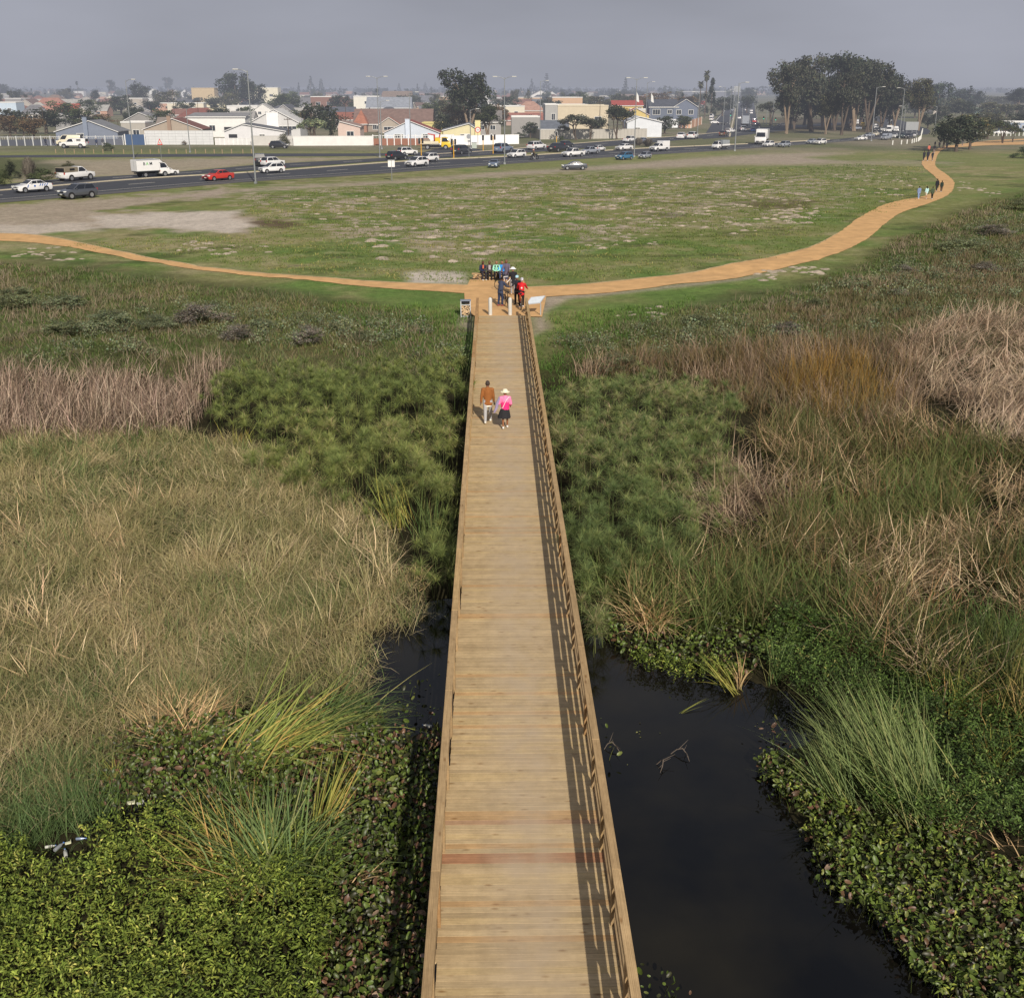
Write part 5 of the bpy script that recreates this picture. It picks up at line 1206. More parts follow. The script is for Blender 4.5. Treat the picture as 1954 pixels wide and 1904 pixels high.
# ------------------------------------------------------------------ vehicles
def paint(name, col, metal=0.0): return mat(name, col, .32, .04, 2.0, metal, coat=.6, spec=.5)
PAINTS = {'white': paint('white_paint', srgb(226, 226, 226)), 'red': paint('red_paint', srgb(186, 52, 40)), 'grey': paint('grey_paint', srgb(84, 88, 96), .3), 'silver': paint('silver_paint', srgb(168, 174, 184), .4), 'black': paint('black_paint', srgb(34, 36, 42)), 'dark': paint('charcoal_paint', srgb(60, 62, 68), .2),
          'blue': paint('blue_paint', srgb(52, 104, 140)), 'bluegrey': paint('blue_grey_paint', srgb(128, 142, 164), .3), 'brown': paint('brown_paint', srgb(104, 82, 64), .2), 'yellow': paint('yellow_paint', srgb(228, 194, 46)), 'green': paint('green_paint', srgb(40, 60, 58)), 'skyblue': paint('bright_blue_paint', srgb(70, 120, 196)), 'cream': paint('cream_paint', srgb(222, 214, 190))}
GLASS = mat('dark_car_glass', srgb(30, 34, 42), .08, .02, 1, spec=.6); RUB = mat('tyre_rubber', srgb(34, 34, 36), .9, .1, 8); RIM = mat('wheel_rim', srgb(176, 178, 182), .35, .1, 6, .7); TRIM = mat('black_trim', srgb(28, 28, 31), .6, .1, 5)
LAMPW = mat('headlamp', srgb(228, 230, 226), .15, .03, 3, spec=.6); LAMPR = mat('tail_lamp', srgb(170, 26, 24), .25, .05, 3, spec=.6); PLATE = mat('number_plate', srgb(214, 214, 204), .5, .05, 9); CANV = mat('canvas_canopy', srgb(128, 120, 104), .9, .1, 3); STEEL = mat('galvanised_steel', srgb(150, 154, 156), .45, .1, 2, .5); LOADBED = mat('load_bed', srgb(150, 140, 126), .8, .15, 3)
BLUE_S = mat('blue_stripe', srgb(38, 92, 168), .4, .03, 3)
# profile points: (x, z) along the side; x forward. body to the belt, then the cabin
TYPES = {
 'hatch': dict(L=3.9, Wd=1.68, low=[(-1.92, .32), (-1.95, .60), (-1.90, .92), (.70, .98), (1.45, .84), (1.86, .68), (1.95, .42), (1.90, .28)], cab=[(-1.86, .92), (-1.50, 1.46), (-.2, 1.52), (.20, 1.46), (1.02, .93)], wx=(-1.20, 1.25), r=.31),
 'sedan': dict(L=4.5, Wd=1.75, low=[(-2.22, .34), (-2.26, .66), (-2.18, .98), (-1.45, 1.0), (.75, .96), (1.65, .84), (2.14, .70), (2.26, .45), (2.20, .28)], cab=[(-1.62, .98), (-.85, 1.42), (-.1, 1.46), (.30, 1.40), (1.15, .93)], wx=(-1.38, 1.40), r=.32),
 'suv': dict(L=4.4, Wd=1.82, low=[(-2.14, .40), (-2.18, .72), (-2.12, 1.06), (.75, 1.12), (1.55, 1.02), (2.06, .86), (2.18, .56), (2.12, .36)], cab=[(-2.06, 1.06), (-1.72, 1.64), (-.2, 1.70), (.28, 1.64), (1.05, 1.10)], wx=(-1.30, 1.35), r=.37),
 'mpv': dict(L=4.6, Wd=1.80, low=[(-2.24, .38), (-2.28, .70), (-2.24, 1.02), (1.0, 1.06), (1.75, .96), (2.18, .80), (2.28, .52), (2.22, .34)], cab=[(-2.18, 1.02), (-1.92, 1.62), (.1, 1.68), (.55, 1.60), (1.50, 1.02)], wx=(-1.42, 1.45), r=.34),
 'pickup': dict(L=5.1, Wd=1.82, low=[(-2.50, .48), (-2.52, .74), (-2.50, 1.10), (.95, 1.12), (1.75, 1.08), (2.32, .94), (2.50, .62), (2.44, .42)], cab=[(-.30, 1.08), (-.12, 1.70), (.45, 1.74), (.70, 1.68), (1.35, 1.10)], wx=(-1.50, 1.60), r=.38),
 'dcab': dict(L=5.2, Wd=1.84, low=[(-2.56, .48), (-2.58, .74), (-2.56, 1.10), (.95, 1.12), (1.75, 1.08), (2.38, .94), (2.56, .62), (2.50, .42)], cab=[(-.95, 1.08), (-.75, 1.68), (.25, 1.74), (.65, 1.68), (1.35, 1.10)], wx=(-1.58, 1.62), r=.38),
 'van': dict(L=4.9, Wd=1.85, low=[(-2.42, .38), (-2.45, .80), (-2.44, 1.15), (1.3, 1.15), (2.0, 1.02), (2.38, .84), (2.45, .50), (2.40, .34)], cab=[(-2.44, 1.13), (-2.38, 1.98), (.9, 2.02), (1.25, 1.92), (1.85, 1.10)], wx=(-1.50, 1.62), r=.34),
 'truck': dict(L=5.4, Wd=1.9, low=[(1.0, .50), (1.0, .90), (1.0, 1.25), (2.45, 1.25), (2.62, 1.12), (2.70, .80), (2.70, .50), (2.62, .40)], cab=[(1.0, 1.23), (1.04, 2.02), (1.7, 2.05), (2.05, 1.98), (2.52, 1.23)], wx=(-1.45, 1.75), r=.37),
}
def loft_side(mb, prof, hw_b, hw_t, z0, z1, mi=0):
    """closed side profile given half widths at the bottom and top"""
    n_ = len(prof); hw = lambda z: hw_b+(hw_t-hw_b)*max(0, min(1, (z-z0)/(z1-z0)))
    vs = [(x, -hw(z), z) for x, z in prof]+[(x, hw(z), z) for x, z in prof]
    fs = [tuple(range(n_)), tuple(range(2*n_-1, n_-1, -1))]
    for i in range(n_):
        j = (i+1) % n_; fs.append((i, i+n_, j+n_, j))
    mb.add(vs, fs, mi)
CARM = {}
def car_meshes(kind):
    if kind in CARM: return CARM[kind]
    T = TYPES[kind]; hw = T['Wd']/2; low = T['low']; cab = T['cab']; parts = []
    zb = min(z for _, z in low); belt = cab[0][1]; zr = max(z for _, z in cab)
    mb = MB()
    bottom = [(low[-1][0]-.03, zb), (low[0][0]+.03, zb)]
    loft_side(mb, low+[(low[-1][0]-.1, zb-.06), (low[0][0]+.1, zb-.06)], hw*.98, hw, zb, belt)
    loft_side(mb, cab, hw*.95, hw*.76, belt, zr)
    body = mb.mesh('body', [None, None], smooth=True, bevel=.05, seg=2)
    parts.append(('body', body, 'paint', None))
    ins = lambda z, d=.012: hw*.95+(hw*.76-hw*.95)*((z-belt)/(zr-belt))+d
    # side glass: cabin profile shrunk toward its middle, split by a pillar
    cx = sum(x for x, _ in cab)/len(cab); zt, zbm = zr-.09, belt+.06
    def at_x(z, front):
        pts = cab[len(cab)//2:] if front else cab[:len(cab)//2+1]
        pts = sorted(pts, key=lambda p: p[1]); zs = [p[1] for p in pts]; xs_ = [p[0] for p in pts]
        return float(np.interp(z, zs, xs_))
    xf0, xf1, xr0, xr1 = at_x(zbm, True)-.12, at_x(zt, True)-.16, at_x(zbm, False)+.10, at_x(zt, False)+.12
    nsp = {'pickup': 1, 'truck': 1, 'van': 1}.get(kind, 2)
    for s in (-1, 1):
        mb = MB()
        segs = [(0, 1)] if nsp == 1 else [(0, .50), (.53, 1)]
        if kind == 'van': segs = [(.72, 1)]
        if kind == 'mpv': segs = [(0, .28), (.31, .62), (.65, 1)]
        for a, b in segs:
            q = lambda t, z, x0, x1: (x0+(x1-x0)*t, s*ins(z), z)
            mb.add([q(a, zbm, xr0, xf0), q(b, zbm, xr0, xf0), q(b, zt, xr1, xf1), q(a, zt, xr1, xf1)], [(0, 1, 2, 3)])
        parts.append(('side_window', mb.mesh('side_window', [GLASS]), None, None))
    def screen(front):
        z0_, z1_ = belt+.05, zr-.07
        mb = MB(); d = .014 if front else -.014
        x0, x1 = at_x(z0_, front)+d, at_x(z1_, front)+d
        w0, w1 = ins(z0_)-.10, ins(z1_)-.07
        up = .012
        mb.add([(x0, -w0, z0_+up), (x0, w0, z0_+up), (x1, w1, z1_+up), (x1, -w1, z1_+up)], [(0, 1, 2, 3)])
        return mb.mesh('windscreen' if front else 'rear_window', [GLASS])
    parts.append(('windscreen', screen(True), None, None))
    if kind != 'truck': parts.append(('rear_window', screen(False), None, None))
    # arches, wheels
    for x in T['wx']:
        for s in (-1, 1):
            mb = MB(); M = Matrix.Translation((x, s*(hw-.07), T['r'])) @ Matrix.Rotation(math.pi/2, 4, 'X')
            mb.lathe([(T['r']*.6, -.10), (T['r']*.97, -.10), (T['r'], -.06), (T['r'], .06), (T['r']*.97, .10), (T['r']*.6, .10)], 18, 0, M)
            mr_ = MB(); M2 = Matrix.Translation((x, s*(hw+.033), T['r'])) @ Matrix.Rotation(math.pi/2, 4, 'X')
            mr_.lathe([(T['r']*.64, -.012), (T['r']*.64, .008), (T['r']*.2, .012)], 14, 0, M2)
            parts.append(('wheel', mb.mesh('wheel', [RUB], smooth=True), None, ('rim', mr_.mesh('rim', [RIM]))))
    mb = MB()
    for x in T['wx']:
        for s in (-1, 1):
            M = Matrix.Translation((x, s*(hw-.002), T['r']+.02)) @ Matrix.Rotation(math.pi/2, 4, 'X'); mb.lathe([(T['r']*1.16, -.006), (T['r']*1.16, .006)], 18, 0, M)
    for s in (-1, 1): mb.box(((T['wx'][0]+T['wx'][1])/2, s*(hw-.01), zb+.02), (T['wx'][1]-T['wx'][0], .04, .10))
    parts.append(('wheel_arch_trim', mb.mesh('wheel_arch_trim', [TRIM]), None, None))
    xf = max(x for x, _ in low); xr = min(x for x, _ in low); zh = .74 if kind in ('hatch', 'sedan') else (.88 if kind != 'truck' else .78)
    for s in (-1, 1):
        mb = MB(); mb.box((xf-.13, s*(hw-.24), zh), (.26, .36, .15)); parts.append(('headlight', mb.mesh('headlight', [LAMPW], bevel=.03), None, None))
        mb = MB()
        xx = xr+.06
        mb.box((xx, s*(hw-.13), zh+.10), (.16, .22, .26 if kind not in ('sedan',) else .15)); parts.append(('tail_light', mb.mesh('tail_light', [LAMPR], bevel=.02), None, None))
        mb = MB(); mb.box((at_x(belt+.12, True)-.30, s*(hw+.07), belt+.12), (.14, .18, .13)); parts.append(('wing_mirror', mb.mesh('wing_mirror', [None], bevel=.03), 'paint', None))
    mb = MB(); mb.box((xf-.015, 0, zb+.17), (.06, hw*1.5, .16)); mb.box((xf-.04, 0, zh-.06), (.07, hw*.9, .10)); parts.append(('grille', mb.mesh('grille', [TRIM]), None, None))
    mb = MB(); mb.box((xf+.018, 0, zb+.20), (.02, .46, .11)); parts.append(('number_plate', mb.mesh('number_plate', [PLATE]), None, None))
    mb = MB(); mb.box((xr-.012, 0, zb+.34), (.03, .46, .11)); parts.append(('number_plate', mb.mesh('number_plate', [PLATE]), None, None))
    if kind in ('pickup', 'dcab'):
        x1 = cab[0][0]-.04; x0 = xr+.06
        mb = MB(); mb.box(((x0+x1)/2, 0, 1.108), (x1-x0-.08, T['Wd']-.26, .012)); parts.append(('load_bed', mb.mesh('load_bed', [TRIM]), None, None))
    if kind == 'truck':
        mb = MB(); mb.box((-.85, 0, .62), (3.6, .9, .16)); mb.box((-1.0, 0, .82), (3.4, 1.7, .07)); parts.append(('chassis', mb.mesh('chassis', [TRIM]), None, None))
    CARM[kind] = parts; return parts
def half_dir(curve, px):
    xs_ = [a for a, _ in curve]; ys_ = [b for _, b in curve]
    f = lambda x: G(x, float(np.interp(x, xs_, ys_)))
    d = f(px+10)-f(px-10); return math.atan2(d.y, d.x)
def vehicle(kind, px, py, wpx, colr, road, label, extra=None, simple=False, group='traffic and parked vehicles', cat='car', name=None, turn=0.0, z=.04):
    """road: 'N' (coming left), 'M' (going right), or a heading in degrees (0 = right, 90 = away)"""
    if road == 'N': a = half_dir(N1, px)+math.pi
    elif road == 'M': a = half_dir(M1, px)
    else: a = R(road)
    a += R(turn)
    p = G(px, py); p.z = z
    T = TYPES[kind]; hw, L = T['Wd']/2, T['L']/2; H = max(q[1] for q in T['cab'])
    us = []
    for dx in (-L, L):
        for dy in (-hw, hw):
            for dz in (0, H): us.append(proj((p.x+dx*math.cos(a)-dy*math.sin(a), p.y+dx*math.sin(a)+dy*math.cos(a), p.z+dz))[0])
    s = min(max(wpx/(max(us)-min(us)), .8), 1.36)
    # py is the lowest point seen: move the centre back by half the footprint
    back = (abs(math.cos(a))*hw+abs(math.sin(a))*L)*s*.8
    p.y += back
    p.x = G(px, 0).x if False else p.x*(p.y/(p.y-back))
    nm = name or {'pickup': 'pickup_truck', 'dcab': 'pickup_truck', 'van': 'van', 'truck': 'truck'}.get(kind, 'car')
    t = thing(nm, label, cat, p, a, group, s)
    for pn, me, mk, sub in car_meshes(kind):
        if simple and pn in ('wing_mirror', 'grille', 'number_plate', 'wheel_arch_trim'): continue
        o = link(pn, me, t, [PAINTS[colr]] if mk == 'paint' else None)
        if sub and not simple: link(sub[0], sub[1], o)
    if extra: extra(t)
    return t
def canopy(t, mt=None, z0=1.11, z1=1.72, x0=-2.46, x1=-.20, win=True, hw=.86):
    mb = MB(); mb.box(((x0+x1)/2, 0, (z0+z1)/2), (x1-x0, hw*2, z1-z0)); mb.build('canopy', mt or CANV, t, bevel=.05)
    if win:
        mb = MB()
        for s in (-1, 1): mb.box(((x0+x1)/2+.1, s*(hw+.006), (z0+z1)/2+.03), (.8, .02, .26))
        mb.build('canopy_window', TRIM, t)
        mb = MB(); mb.box((x0-.008, 0, (z0+z1)/2), (.02, 1.5, .46)); mb.build('canopy_flap', TRIM, t)
def police(t):
    mb = MB(); mb.box((-.15, 0, 1.52), (.34, 1.15, .11)); mb.build('light_bar', TRIM, t, bevel=.03)
    mb = MB()
    for s in (-1, 1):
        for k, x in enumerate((-.55, -.85, -1.15, -1.45)):
            mb.add([(x-.05, s*.888, .72), (x+.07, s*.888, .72), (x-.12, s*.878, 1.0), (x-.24, s*.878, 1.0)], [(0, 1, 2, 3)])
        mb.add([(1.0, s*.888, .60), (1.12, s*.888, .60), (.95, s*.888, .95), (.83, s*.888, .95)], [(0, 1, 2, 3)])
        mb.lathe([(.12, -.004), (.12, .004)], 12, 0, Matrix.Translation((.10, s*.890, .76)) @ Matrix.Rotation(math.pi/2, 4, 'X'))
    for x in (-1.1, -1.5): mb.add([(x, -.6, 1.445-(-.85-x)*.0 if x > -1.2 else 1.13), (x+.10, -.6, 1.445 if x > -1.2 else 1.19), (x+.10, .6, 1.445 if x > -1.2 else 1.19), (x, .6, 1.445 if x > -1.2 else 1.13)], [(0, 1, 2, 3)]) if False else None
    mb.build('blue_stripe', BLUE_S, t)
FONTM = {}
def lettering(txt, size, name, material, parent, loc, rot):
    cu = bpy.data.curves.new(name, 'FONT'); cu.body = txt; cu.size = size; cu.extrude = .004; cu.align_x = 'CENTER'; cu.align_y = 'CENTER'; cu.offset = size*.02
    o = bpy.data.objects.new('tmp', cu); COL.objects.link(o); bpy.context.view_layer.update()
    me = bpy.data.meshes.new_from_object(o.evaluated_get(bpy.context.evaluated_depsgraph_get())); bpy.data.objects.remove(o)
    me.materials.clear(); me.materials.append(material)
    return link(name, me, parent, None, loc, rot)
GREENL = mat('green_lettering', srgb(120, 190, 110), .5, .03, 3); DARKL = mat('dark_lettering', srgb(44, 50, 54), .5, .03, 3)
def boxbody(t, x0=-2.75, x1=.92, z0=.9, z1=2.55, m='white', bam=False, hw=.98, fairing=False):
    mb = MB(); mb.box(((x0+x1)/2, 0, (z0+z1)/2), (x1-x0, hw*2, z1-z0)); mb.build('cargo_box', PAINTS[m], t, bevel=.04)
    mb = MB()
    for zz in (z0+.04, z1-.03):
        for s in (-1, 1): mb.box(((x0+x1)/2, s*(hw+.004), zz), (x1-x0, .03, .07))
    mb.box((x0-.006, 0, (z0+z1)/2), (.02, .03, z1-z0-.1)); mb.build('box_trim', STEEL, t)
    if fairing:
        mb = MB(); mb.prism([(x1, 2.02), (x1+.75, 2.05), (x1+.1, z1+.02), (x1, z1+.02)], -.85, .85); mb.build('roof_fairing', PAINTS[m], t, bevel=.04)
    if bam:
        for ch, x, mt in (('B', -1.55, DARKL), ('A', -1.05, GREENL), ('M', -.45, DARKL)):
            for s in (-1, 1):
                lettering(ch, .62, 'letter', mt, t, (x if s < 0 else -2.0-x, s*(hw+.006), 1.95), (math.pi/2, 0, 0 if s < 0 else math.pi))
def flat(t):
    mb = MB(); mb.box((-1.0, 0, .92), (3.5, 1.9, .12))
    for s in (-1, 1): mb.box((-1.0, s*.93, 1.12), (3.5, .05, .36))
    mb.box((-2.73, 0, 1.12), (.05, 1.9, .36)); mb.build('drop_side_bed', PAINTS['white'], t)
def flat_cage(t):
    flat(t); mb = MB(); mb.box((-1.2, 0, 1.78), (2.9, 1.8, .9)); mb.build('grey_cover', mat('grey_cover', srgb(140, 146, 152), .8, .12, 2), t, bevel=.05)
    mb = MB()
    for k in range(6): mb.box((-2.6+k*.56, -.915, 1.75), (.05, .03, .96))
    mb.build('cover_frame', STEEL, t)
def crane(t):
    mb = MB(); mb.box((-1.2, 0, .98), (3.4, 1.95, .14))
    for s in (-1, 1): mb.box((-1.2, s*.95, 1.20), (3.4, .05, .36))
    mb.build('drop_side_bed', PAINTS['cream'], t)
    mb = MB(); mb.box((.35, 0, 1.5), (.9, 1.7, .95)); mb.build('tool_box', PAINTS['yellow'], t, bevel=.04)
    mb = MB(); mb.tube([(-.25, .1, 1.1), (-.25, .1, 2.5)], .14, 8); mb.tube([(-.25, .1, 2.4), (-1.4, .1, 2.6)], .11, 8); mb.tube([(.3, .3, 1.1), (.75, .3, 2.5)], .1, 8); mb.build('crane_arm', PAINTS['red'], t)
    mb = MB(); mb.box((-1.6, 0, 1.42), (1.2, 1.2, .45), rz=.1); mb.build('pallet_load', LOADBED, t)
def ladder(t):
    mb = MB()
    for s in (-.25, .25): mb.tube([(-2.4, s, 2.12), (1.2, s, 2.14)], .03, 6)
    for k in range(9): mb.tube([(-2.3+k*.4, -.25, 2.13), (-2.3+k*.4, .25, 2.13)], .02, 5)
    mb.build('ladder', STEEL, t)
V_ = vehicle
V_('sedan', 63, 369.5, 84, 'white', 'N', 'white police sedan with blue slanted stripes and roof light bar', police)
V_('suv', 150, 381.5, 84, 'grey', 'N', 'dark grey metallic SUV with bright alloy wheels nearest the camera on the road')
V_('pickup', 146, 347.5, 83, 'white', 'M', 'white single cab pickup with khaki canvas canopy', canopy, cat='pickup')
V_('truck', 290, 340, 78, 'white', 'M', 'white box truck lettered in black and green on its cargo box', lambda t: boxbody(t, bam=True, fairing=True), cat='truck')
V_('sedan', 318, 336, 52, 'white', 'M', 'white car mostly hidden just ahead of the lettered box truck')
V_('sedan', 417, 346.8, 65.5, 'red', 'N', 'bright red sedan on the near carriageway')
V_('pickup', 142, 283.5, 61, 'white', 180, 'white pickup with white canopy parked on the grass verge by the panel fence', lambda t: canopy(t, PAINTS['white']), cat='pickup')
V_('van', 134, 278.5, 56, 'cream', 180, 'pale van with a ladder on its roof parked behind the white pickup by the fence', ladder, cat='van')
V_('hatch', 519, 331.8, 54, 'white', 'N', 'white hatchback beside the nearest tall lamp pole')
V_('suv', 521, 319.5, 50, 'white', 'M', 'white SUV half hidden behind the white hatchback at the lamp pole')
V_('dcab', 497, 318, 26, 'black', 'M', 'black pickup tail with red lights behind the lamp pole', turn=50, cat='pickup')
V_('hatch', 533, 284, 40, 'black', 0, 'black hatchback parked on the grass verge under the olive bush')
V_('hatch', 757.5, 306.5, 44.5, 'black', 'M', 'black hatchback with red tail lights in front of a white SUV', turn=10)
V_('suv', 777, 298, 43, 'white', 'M', 'white SUV waiting at the traffic light behind the black hatchback')
V_('suv', 818, 310.5, 42, 'white', 'N', 'white SUV partly hidden behind a white hatchback on the near carriageway')
V_('hatch', 795.5, 319.5, 48, 'white', 'N', 'white hatchback nearest the small roadside notice')
V_('truck', 832, 286, 60, 'yellow', 0, 'yellow crane truck with a pale drop side bed by the white wall', crane, cat='truck')
V_('mpv', 881, 296, 42, 'dark', 'M', 'dark grey minivan seen from behind below the round speed sign', turn=14, cat='minivan')
V_('suv', 960, 293, 41, 'bluegrey', 'M', 'boxy blue grey SUV beside the traffic light at the white wall end', turn=8)
V_('sedan', 943, 321, 23, 'bluegrey', 262, 'blue grey car facing the camera on the road edge')
V_('hatch', 985.5, 302.3, 38.6, 'white', 'N', 'small white car directly ahead of the motorcycle')
V_('mpv', 1023.7, 287, 38.9, 'white', 'M', 'white minivan behind the motorcycle rider', cat='minivan')
V_('sedan', 1065, 291, 44, 'black', 'M', 'black sedan behind the white double cab pickup')
V_('suv', 1081, 283, 30, 'dark', 'M', 'dark SUV in the row behind the black sedan')
V_('dcab', 1093.6, 301.2, 47.5, 'white', 'N', 'white double cab pickup on the near carriageway', cat='pickup')
V_('dcab', 1126, 295.5, 40, 'silver', 'N', 'silver double cab pickup behind the white double cab', cat='pickup')
V_('hatch', 1143, 289.5, 22, 'white', 'M', 'white car tail showing behind the silver double cab')
V_('sedan', 1190.7, 288, 36, 'white', 'N', 'white sedan between the lamp pole and the silver pickup')
V_('hatch', 1191, 306.2, 37, 'blue', 'N', 'teal blue hatchback parked at the road edge')
V_('hatch', 1230.6, 303.8, 26, 'silver', 235, 'silver hatchback facing the camera on the verge by the teal car')
V_('sedan', 1096, 325, 50.8, 'grey', 185, 'grey sedan parked alone on the gravel track')
V_('pickup', 1258, 290, 41.7, 'white', 'N', 'white pickup with a tall white box canopy', lambda t: canopy(t, PAINTS['white'], 1.1, 2.15, -2.5, -.2, False, .9), cat='pickup')
V_('dcab', 1202, 273, 30, 'white', 'M', 'white loaded pickup behind the bare bush on the median', cat='pickup')
V_('sedan', 1227.6, 273.3, 23, 'bluegrey', 'M', 'blue grey sedan following the white loaded pickup')
V_('sedan', 1300, 266.3, 20, 'white', 'M', 'white sedan seen from behind, left of a pair turning toward the junction', turn=18)
V_('suv', 1321.8, 266.3, 24, 'white', 'M', 'white SUV seen from behind, right of a pair turning toward the junction', turn=12)
V_('suv', 1380, 261, 18.5, 'brown', 66, 'brown SUV with sun glinting on its tail at the junction')
V_('pickup', 1394, 255, 16, 'white', 52, 'white pickup just ahead of the brown SUV', lambda t: canopy(t, PAINTS['white']), cat='pickup')
V_('truck', 1375, 286, 36, 'white', 'N', 'small white flatbed truck with a grey covered load', flat_cage, cat='truck')
V_('truck', 1453, 277, 31, 'white', 'N', 'white refrigerated box truck at the road bend', lambda t: boxbody(t, z1=2.5), cat='truck', turn=24)
V_('hatch', 1466, 281, 25.4, 'white', 'N', 'white hatchback beside the refrigerated truck')
V_('suv', 1496, 282, 24.8, 'silver', 'N', 'silver grey SUV following the white hatchback by the refrigerated truck')
V_('truck', 1420.7, 242, 15, 'brown', 84, 'large pale box truck driving away on the long straight road', lambda t: boxbody(t, z1=3.4, m='silver', hw=1.15), cat='truck')
V_('pickup', 1417, 251.5, 14.6, 'white', 84, 'white pickup following the large pale truck', lambda t: canopy(t, PAINTS['white']), cat='pickup')
V_('hatch', 1435.6, 252, 11, 'skyblue', 84, 'bright blue hatchback waiting at the junction')
V_('sedan', 1549, 275.5, 17, 'silver', 'N', 'silver sedan half hidden behind a white SUV below the gum grove')
V_('suv', 1564.6, 277, 27, 'white', 'N', 'white SUV below the gum grove')
V_('sedan', 1642, 269, 19, 'white', 215, 'white sedan leading the queue left of the lamp pole')
V_('sedan', 1657, 262.8, 14, 'silver', 215, 'silver sedan behind the queue leader')
V_('van', 1691, 268, 21, 'silver', 228, 'silver van at the front of the queue right of the lamp pole', cat='van')
V_('sedan', 1670.5, 260.5, 13.5, 'cream', 240, 'cream car in the queue right of the lamp pole')
V_('sedan', 1707, 264.2, 13, 'white', 235, 'white car between the silver van and a dark green car')
V_('truck', 1697, 254, 13, 'white', 245, 'white box truck in the middle of the queue', lambda t: boxbody(t), cat='truck')
V_('van', 1709, 252.5, 10, 'white', 255, 'white minibus right of the white box truck in the queue', cat='van')
V_('suv', 1720, 264.4, 14, 'green', 232, 'dark green SUV below the grey sign board')
V_('suv', 1733, 265.5, 12, 'black', 232, 'black SUV at the right end of the queue')
V_('dcab', 1743, 263.5, 10.5, 'white', 250, 'white pickup behind the sign board posts', cat='pickup')
V_('van', 1670.8, 247, 9.5, 'white', 258, 'white minibus at the back of the queue by the lamp pole', cat='van')
V_('sedan', 1684, 251.5, 8.5, 'white', 255, 'white car in the queue left of the white box truck')
V_('sedan', 1678, 257.5, 8.5, 'dark', 250, 'dark car squeezed in the middle of the queue')
V_('sedan', 1672, 251.8, 10, 'black', 255, 'black car in the queue behind the cream car')
V_('van', 1634.5, 238.5, 11, 'white', 250, 'white van stopped under the gum trees', cat='van')
V_('van', 1647, 243.5, 8, 'yellow', 250, 'yellow and white van under the gum trees', cat='van')
V_('sedan', 1633, 248.5, 15, 'silver', 205, 'silver car parked under the gum trees')
V_('sedan', 1493, 242, 20, 'dark', 170, 'dark car crossing in front of the outermost gum tree')
V_('sedan', 1364, 237, 14, 'white', 10, 'white car turning out of the side street at the junction')
V_('sedan', 1378, 239, 18, 'black', 10, 'black car turning at the junction beside the white one')
V_('suv', 1358, 231, 10, 'white', 70, 'white SUV parked by the palms')
V_('van', 1358, 225.5, 8, 'white', 70, 'white van parked behind the white SUV by the palms', cat='van')
k = 0
for px, py, w, c_ in [(1438, 241, 11, 'dark'), (1446, 242, 10, 'black'), (1438, 231, 9, 'silver'), (1438.5, 235, 9, 'red'), (1410, 228, 8, 'white'), (1433, 218, 7, 'white'), (1433, 213.5, 7, 'white'), (1423, 212, 6, 'white'), (1423, 203.5, 5.5, 'white'), (1399, 208, 6, 'white'), (1397, 212, 6, 'silver'), (1403, 198, 4.5, 'white'), (1409, 197.5, 4.5, 'white'), (1416, 196.5, 4.5, 'silver'), (1428, 196, 4.5, 'white'), (1437, 195, 4.5, 'dark')]:
    k += 1
    V_('sedan', px, py, w, c_, 84 if px > 1405 else 264, ['dark car last in the right hand lane at the junction', 'black car at the outer edge of the junction', 'silver car in the lane ahead of the red car', 'red car in the lane beside the large truck', 'white car passing left of the large truck', 'nearer of two white cars together on the straight road', 'farther of two white cars together on the straight road', 'white car alone mid lane on the straight road', 'small white car farther along the straight road', 'white car coming toward the junction', 'silver car coming toward the junction', 'tiny white car first from the left far along the road', 'tiny white car second from the left far along the road', 'tiny silver car far along the road', 'tiny white car right of the tiny silver one', 'tiny dark car at the far right lane'][k-1], simple=True)
V_('sedan', 1907, 257, 9, 'white', 180, 'white car left of two parked behind the park trees', simple=True); V_('sedan', 1921, 257, 11, 'white', 180, 'white car right of two parked behind the park trees', simple=True)
# ------------------------------------------------------------------ houses, walls, poles, signs
def plaster(col): return mat('plaster_%02d' % (hash(tuple(col)) % 97), srgb(*col), .9, .07, .8)
def tiles(col):
    key = ('tiles', tuple(col))
    if key in _mc: return _mc[key]
    m, n, l = newmat('roof_tiles')
    tc = n.new('ShaderNodeTexCoord'); wv = n.new('ShaderNodeTexWave'); wv.wave_type = 'BANDS'; wv.bands_direction = 'Z'
    wv.inputs['Scale'].default_value = 2.2; wv.inputs['Distortion'].default_value = 1.2; wv.inputs['Detail'].default_value = 2
    l.new(tc.outputs['Object'], wv.inputs['Vector'])
    ns = n.new('ShaderNodeTexNoise'); ns.inputs['Scale'].default_value = .9; ns.inputs['Detail'].default_value = 5; l.new(tc.outputs['Object'], ns.inputs['Vector'])
    rp = n.new('ShaderNodeValToRGB'); c_ = srgb(*col); rp.color_ramp.elements[0].position = .25; rp.color_ramp.elements[1].position = .75
    rp.color_ramp.elements[0].color = (*(c_*.75), 1); rp.color_ramp.elements[1].color = (*(c_*1.2).clip(0, 1), 1)
    md = n.new('ShaderNodeMath'); md.operation = 'MULTIPLY_ADD'; md.inputs[1].default_value = .35; l.new(wv.outputs['Fac'], md.inputs[0]); l.new(ns.outputs['Fac'], md.inputs[2])
    sb = n.new('ShaderNodeMath'); sb.operation = 'SUBTRACT'; sb.inputs[1].default_value = .17; l.new(md.outputs[0], sb.inputs[0]); l.new(sb.outputs[0], rp.inputs[0])
    b = n.new('ShaderNodeBsdfPrincipled'); b.inputs['Roughness'].default_value = .85; l.new(rp.outputs[0], b.inputs['Base Color'])
    _mc[key] = finish(m, b.outputs[0]); return _mc[key]
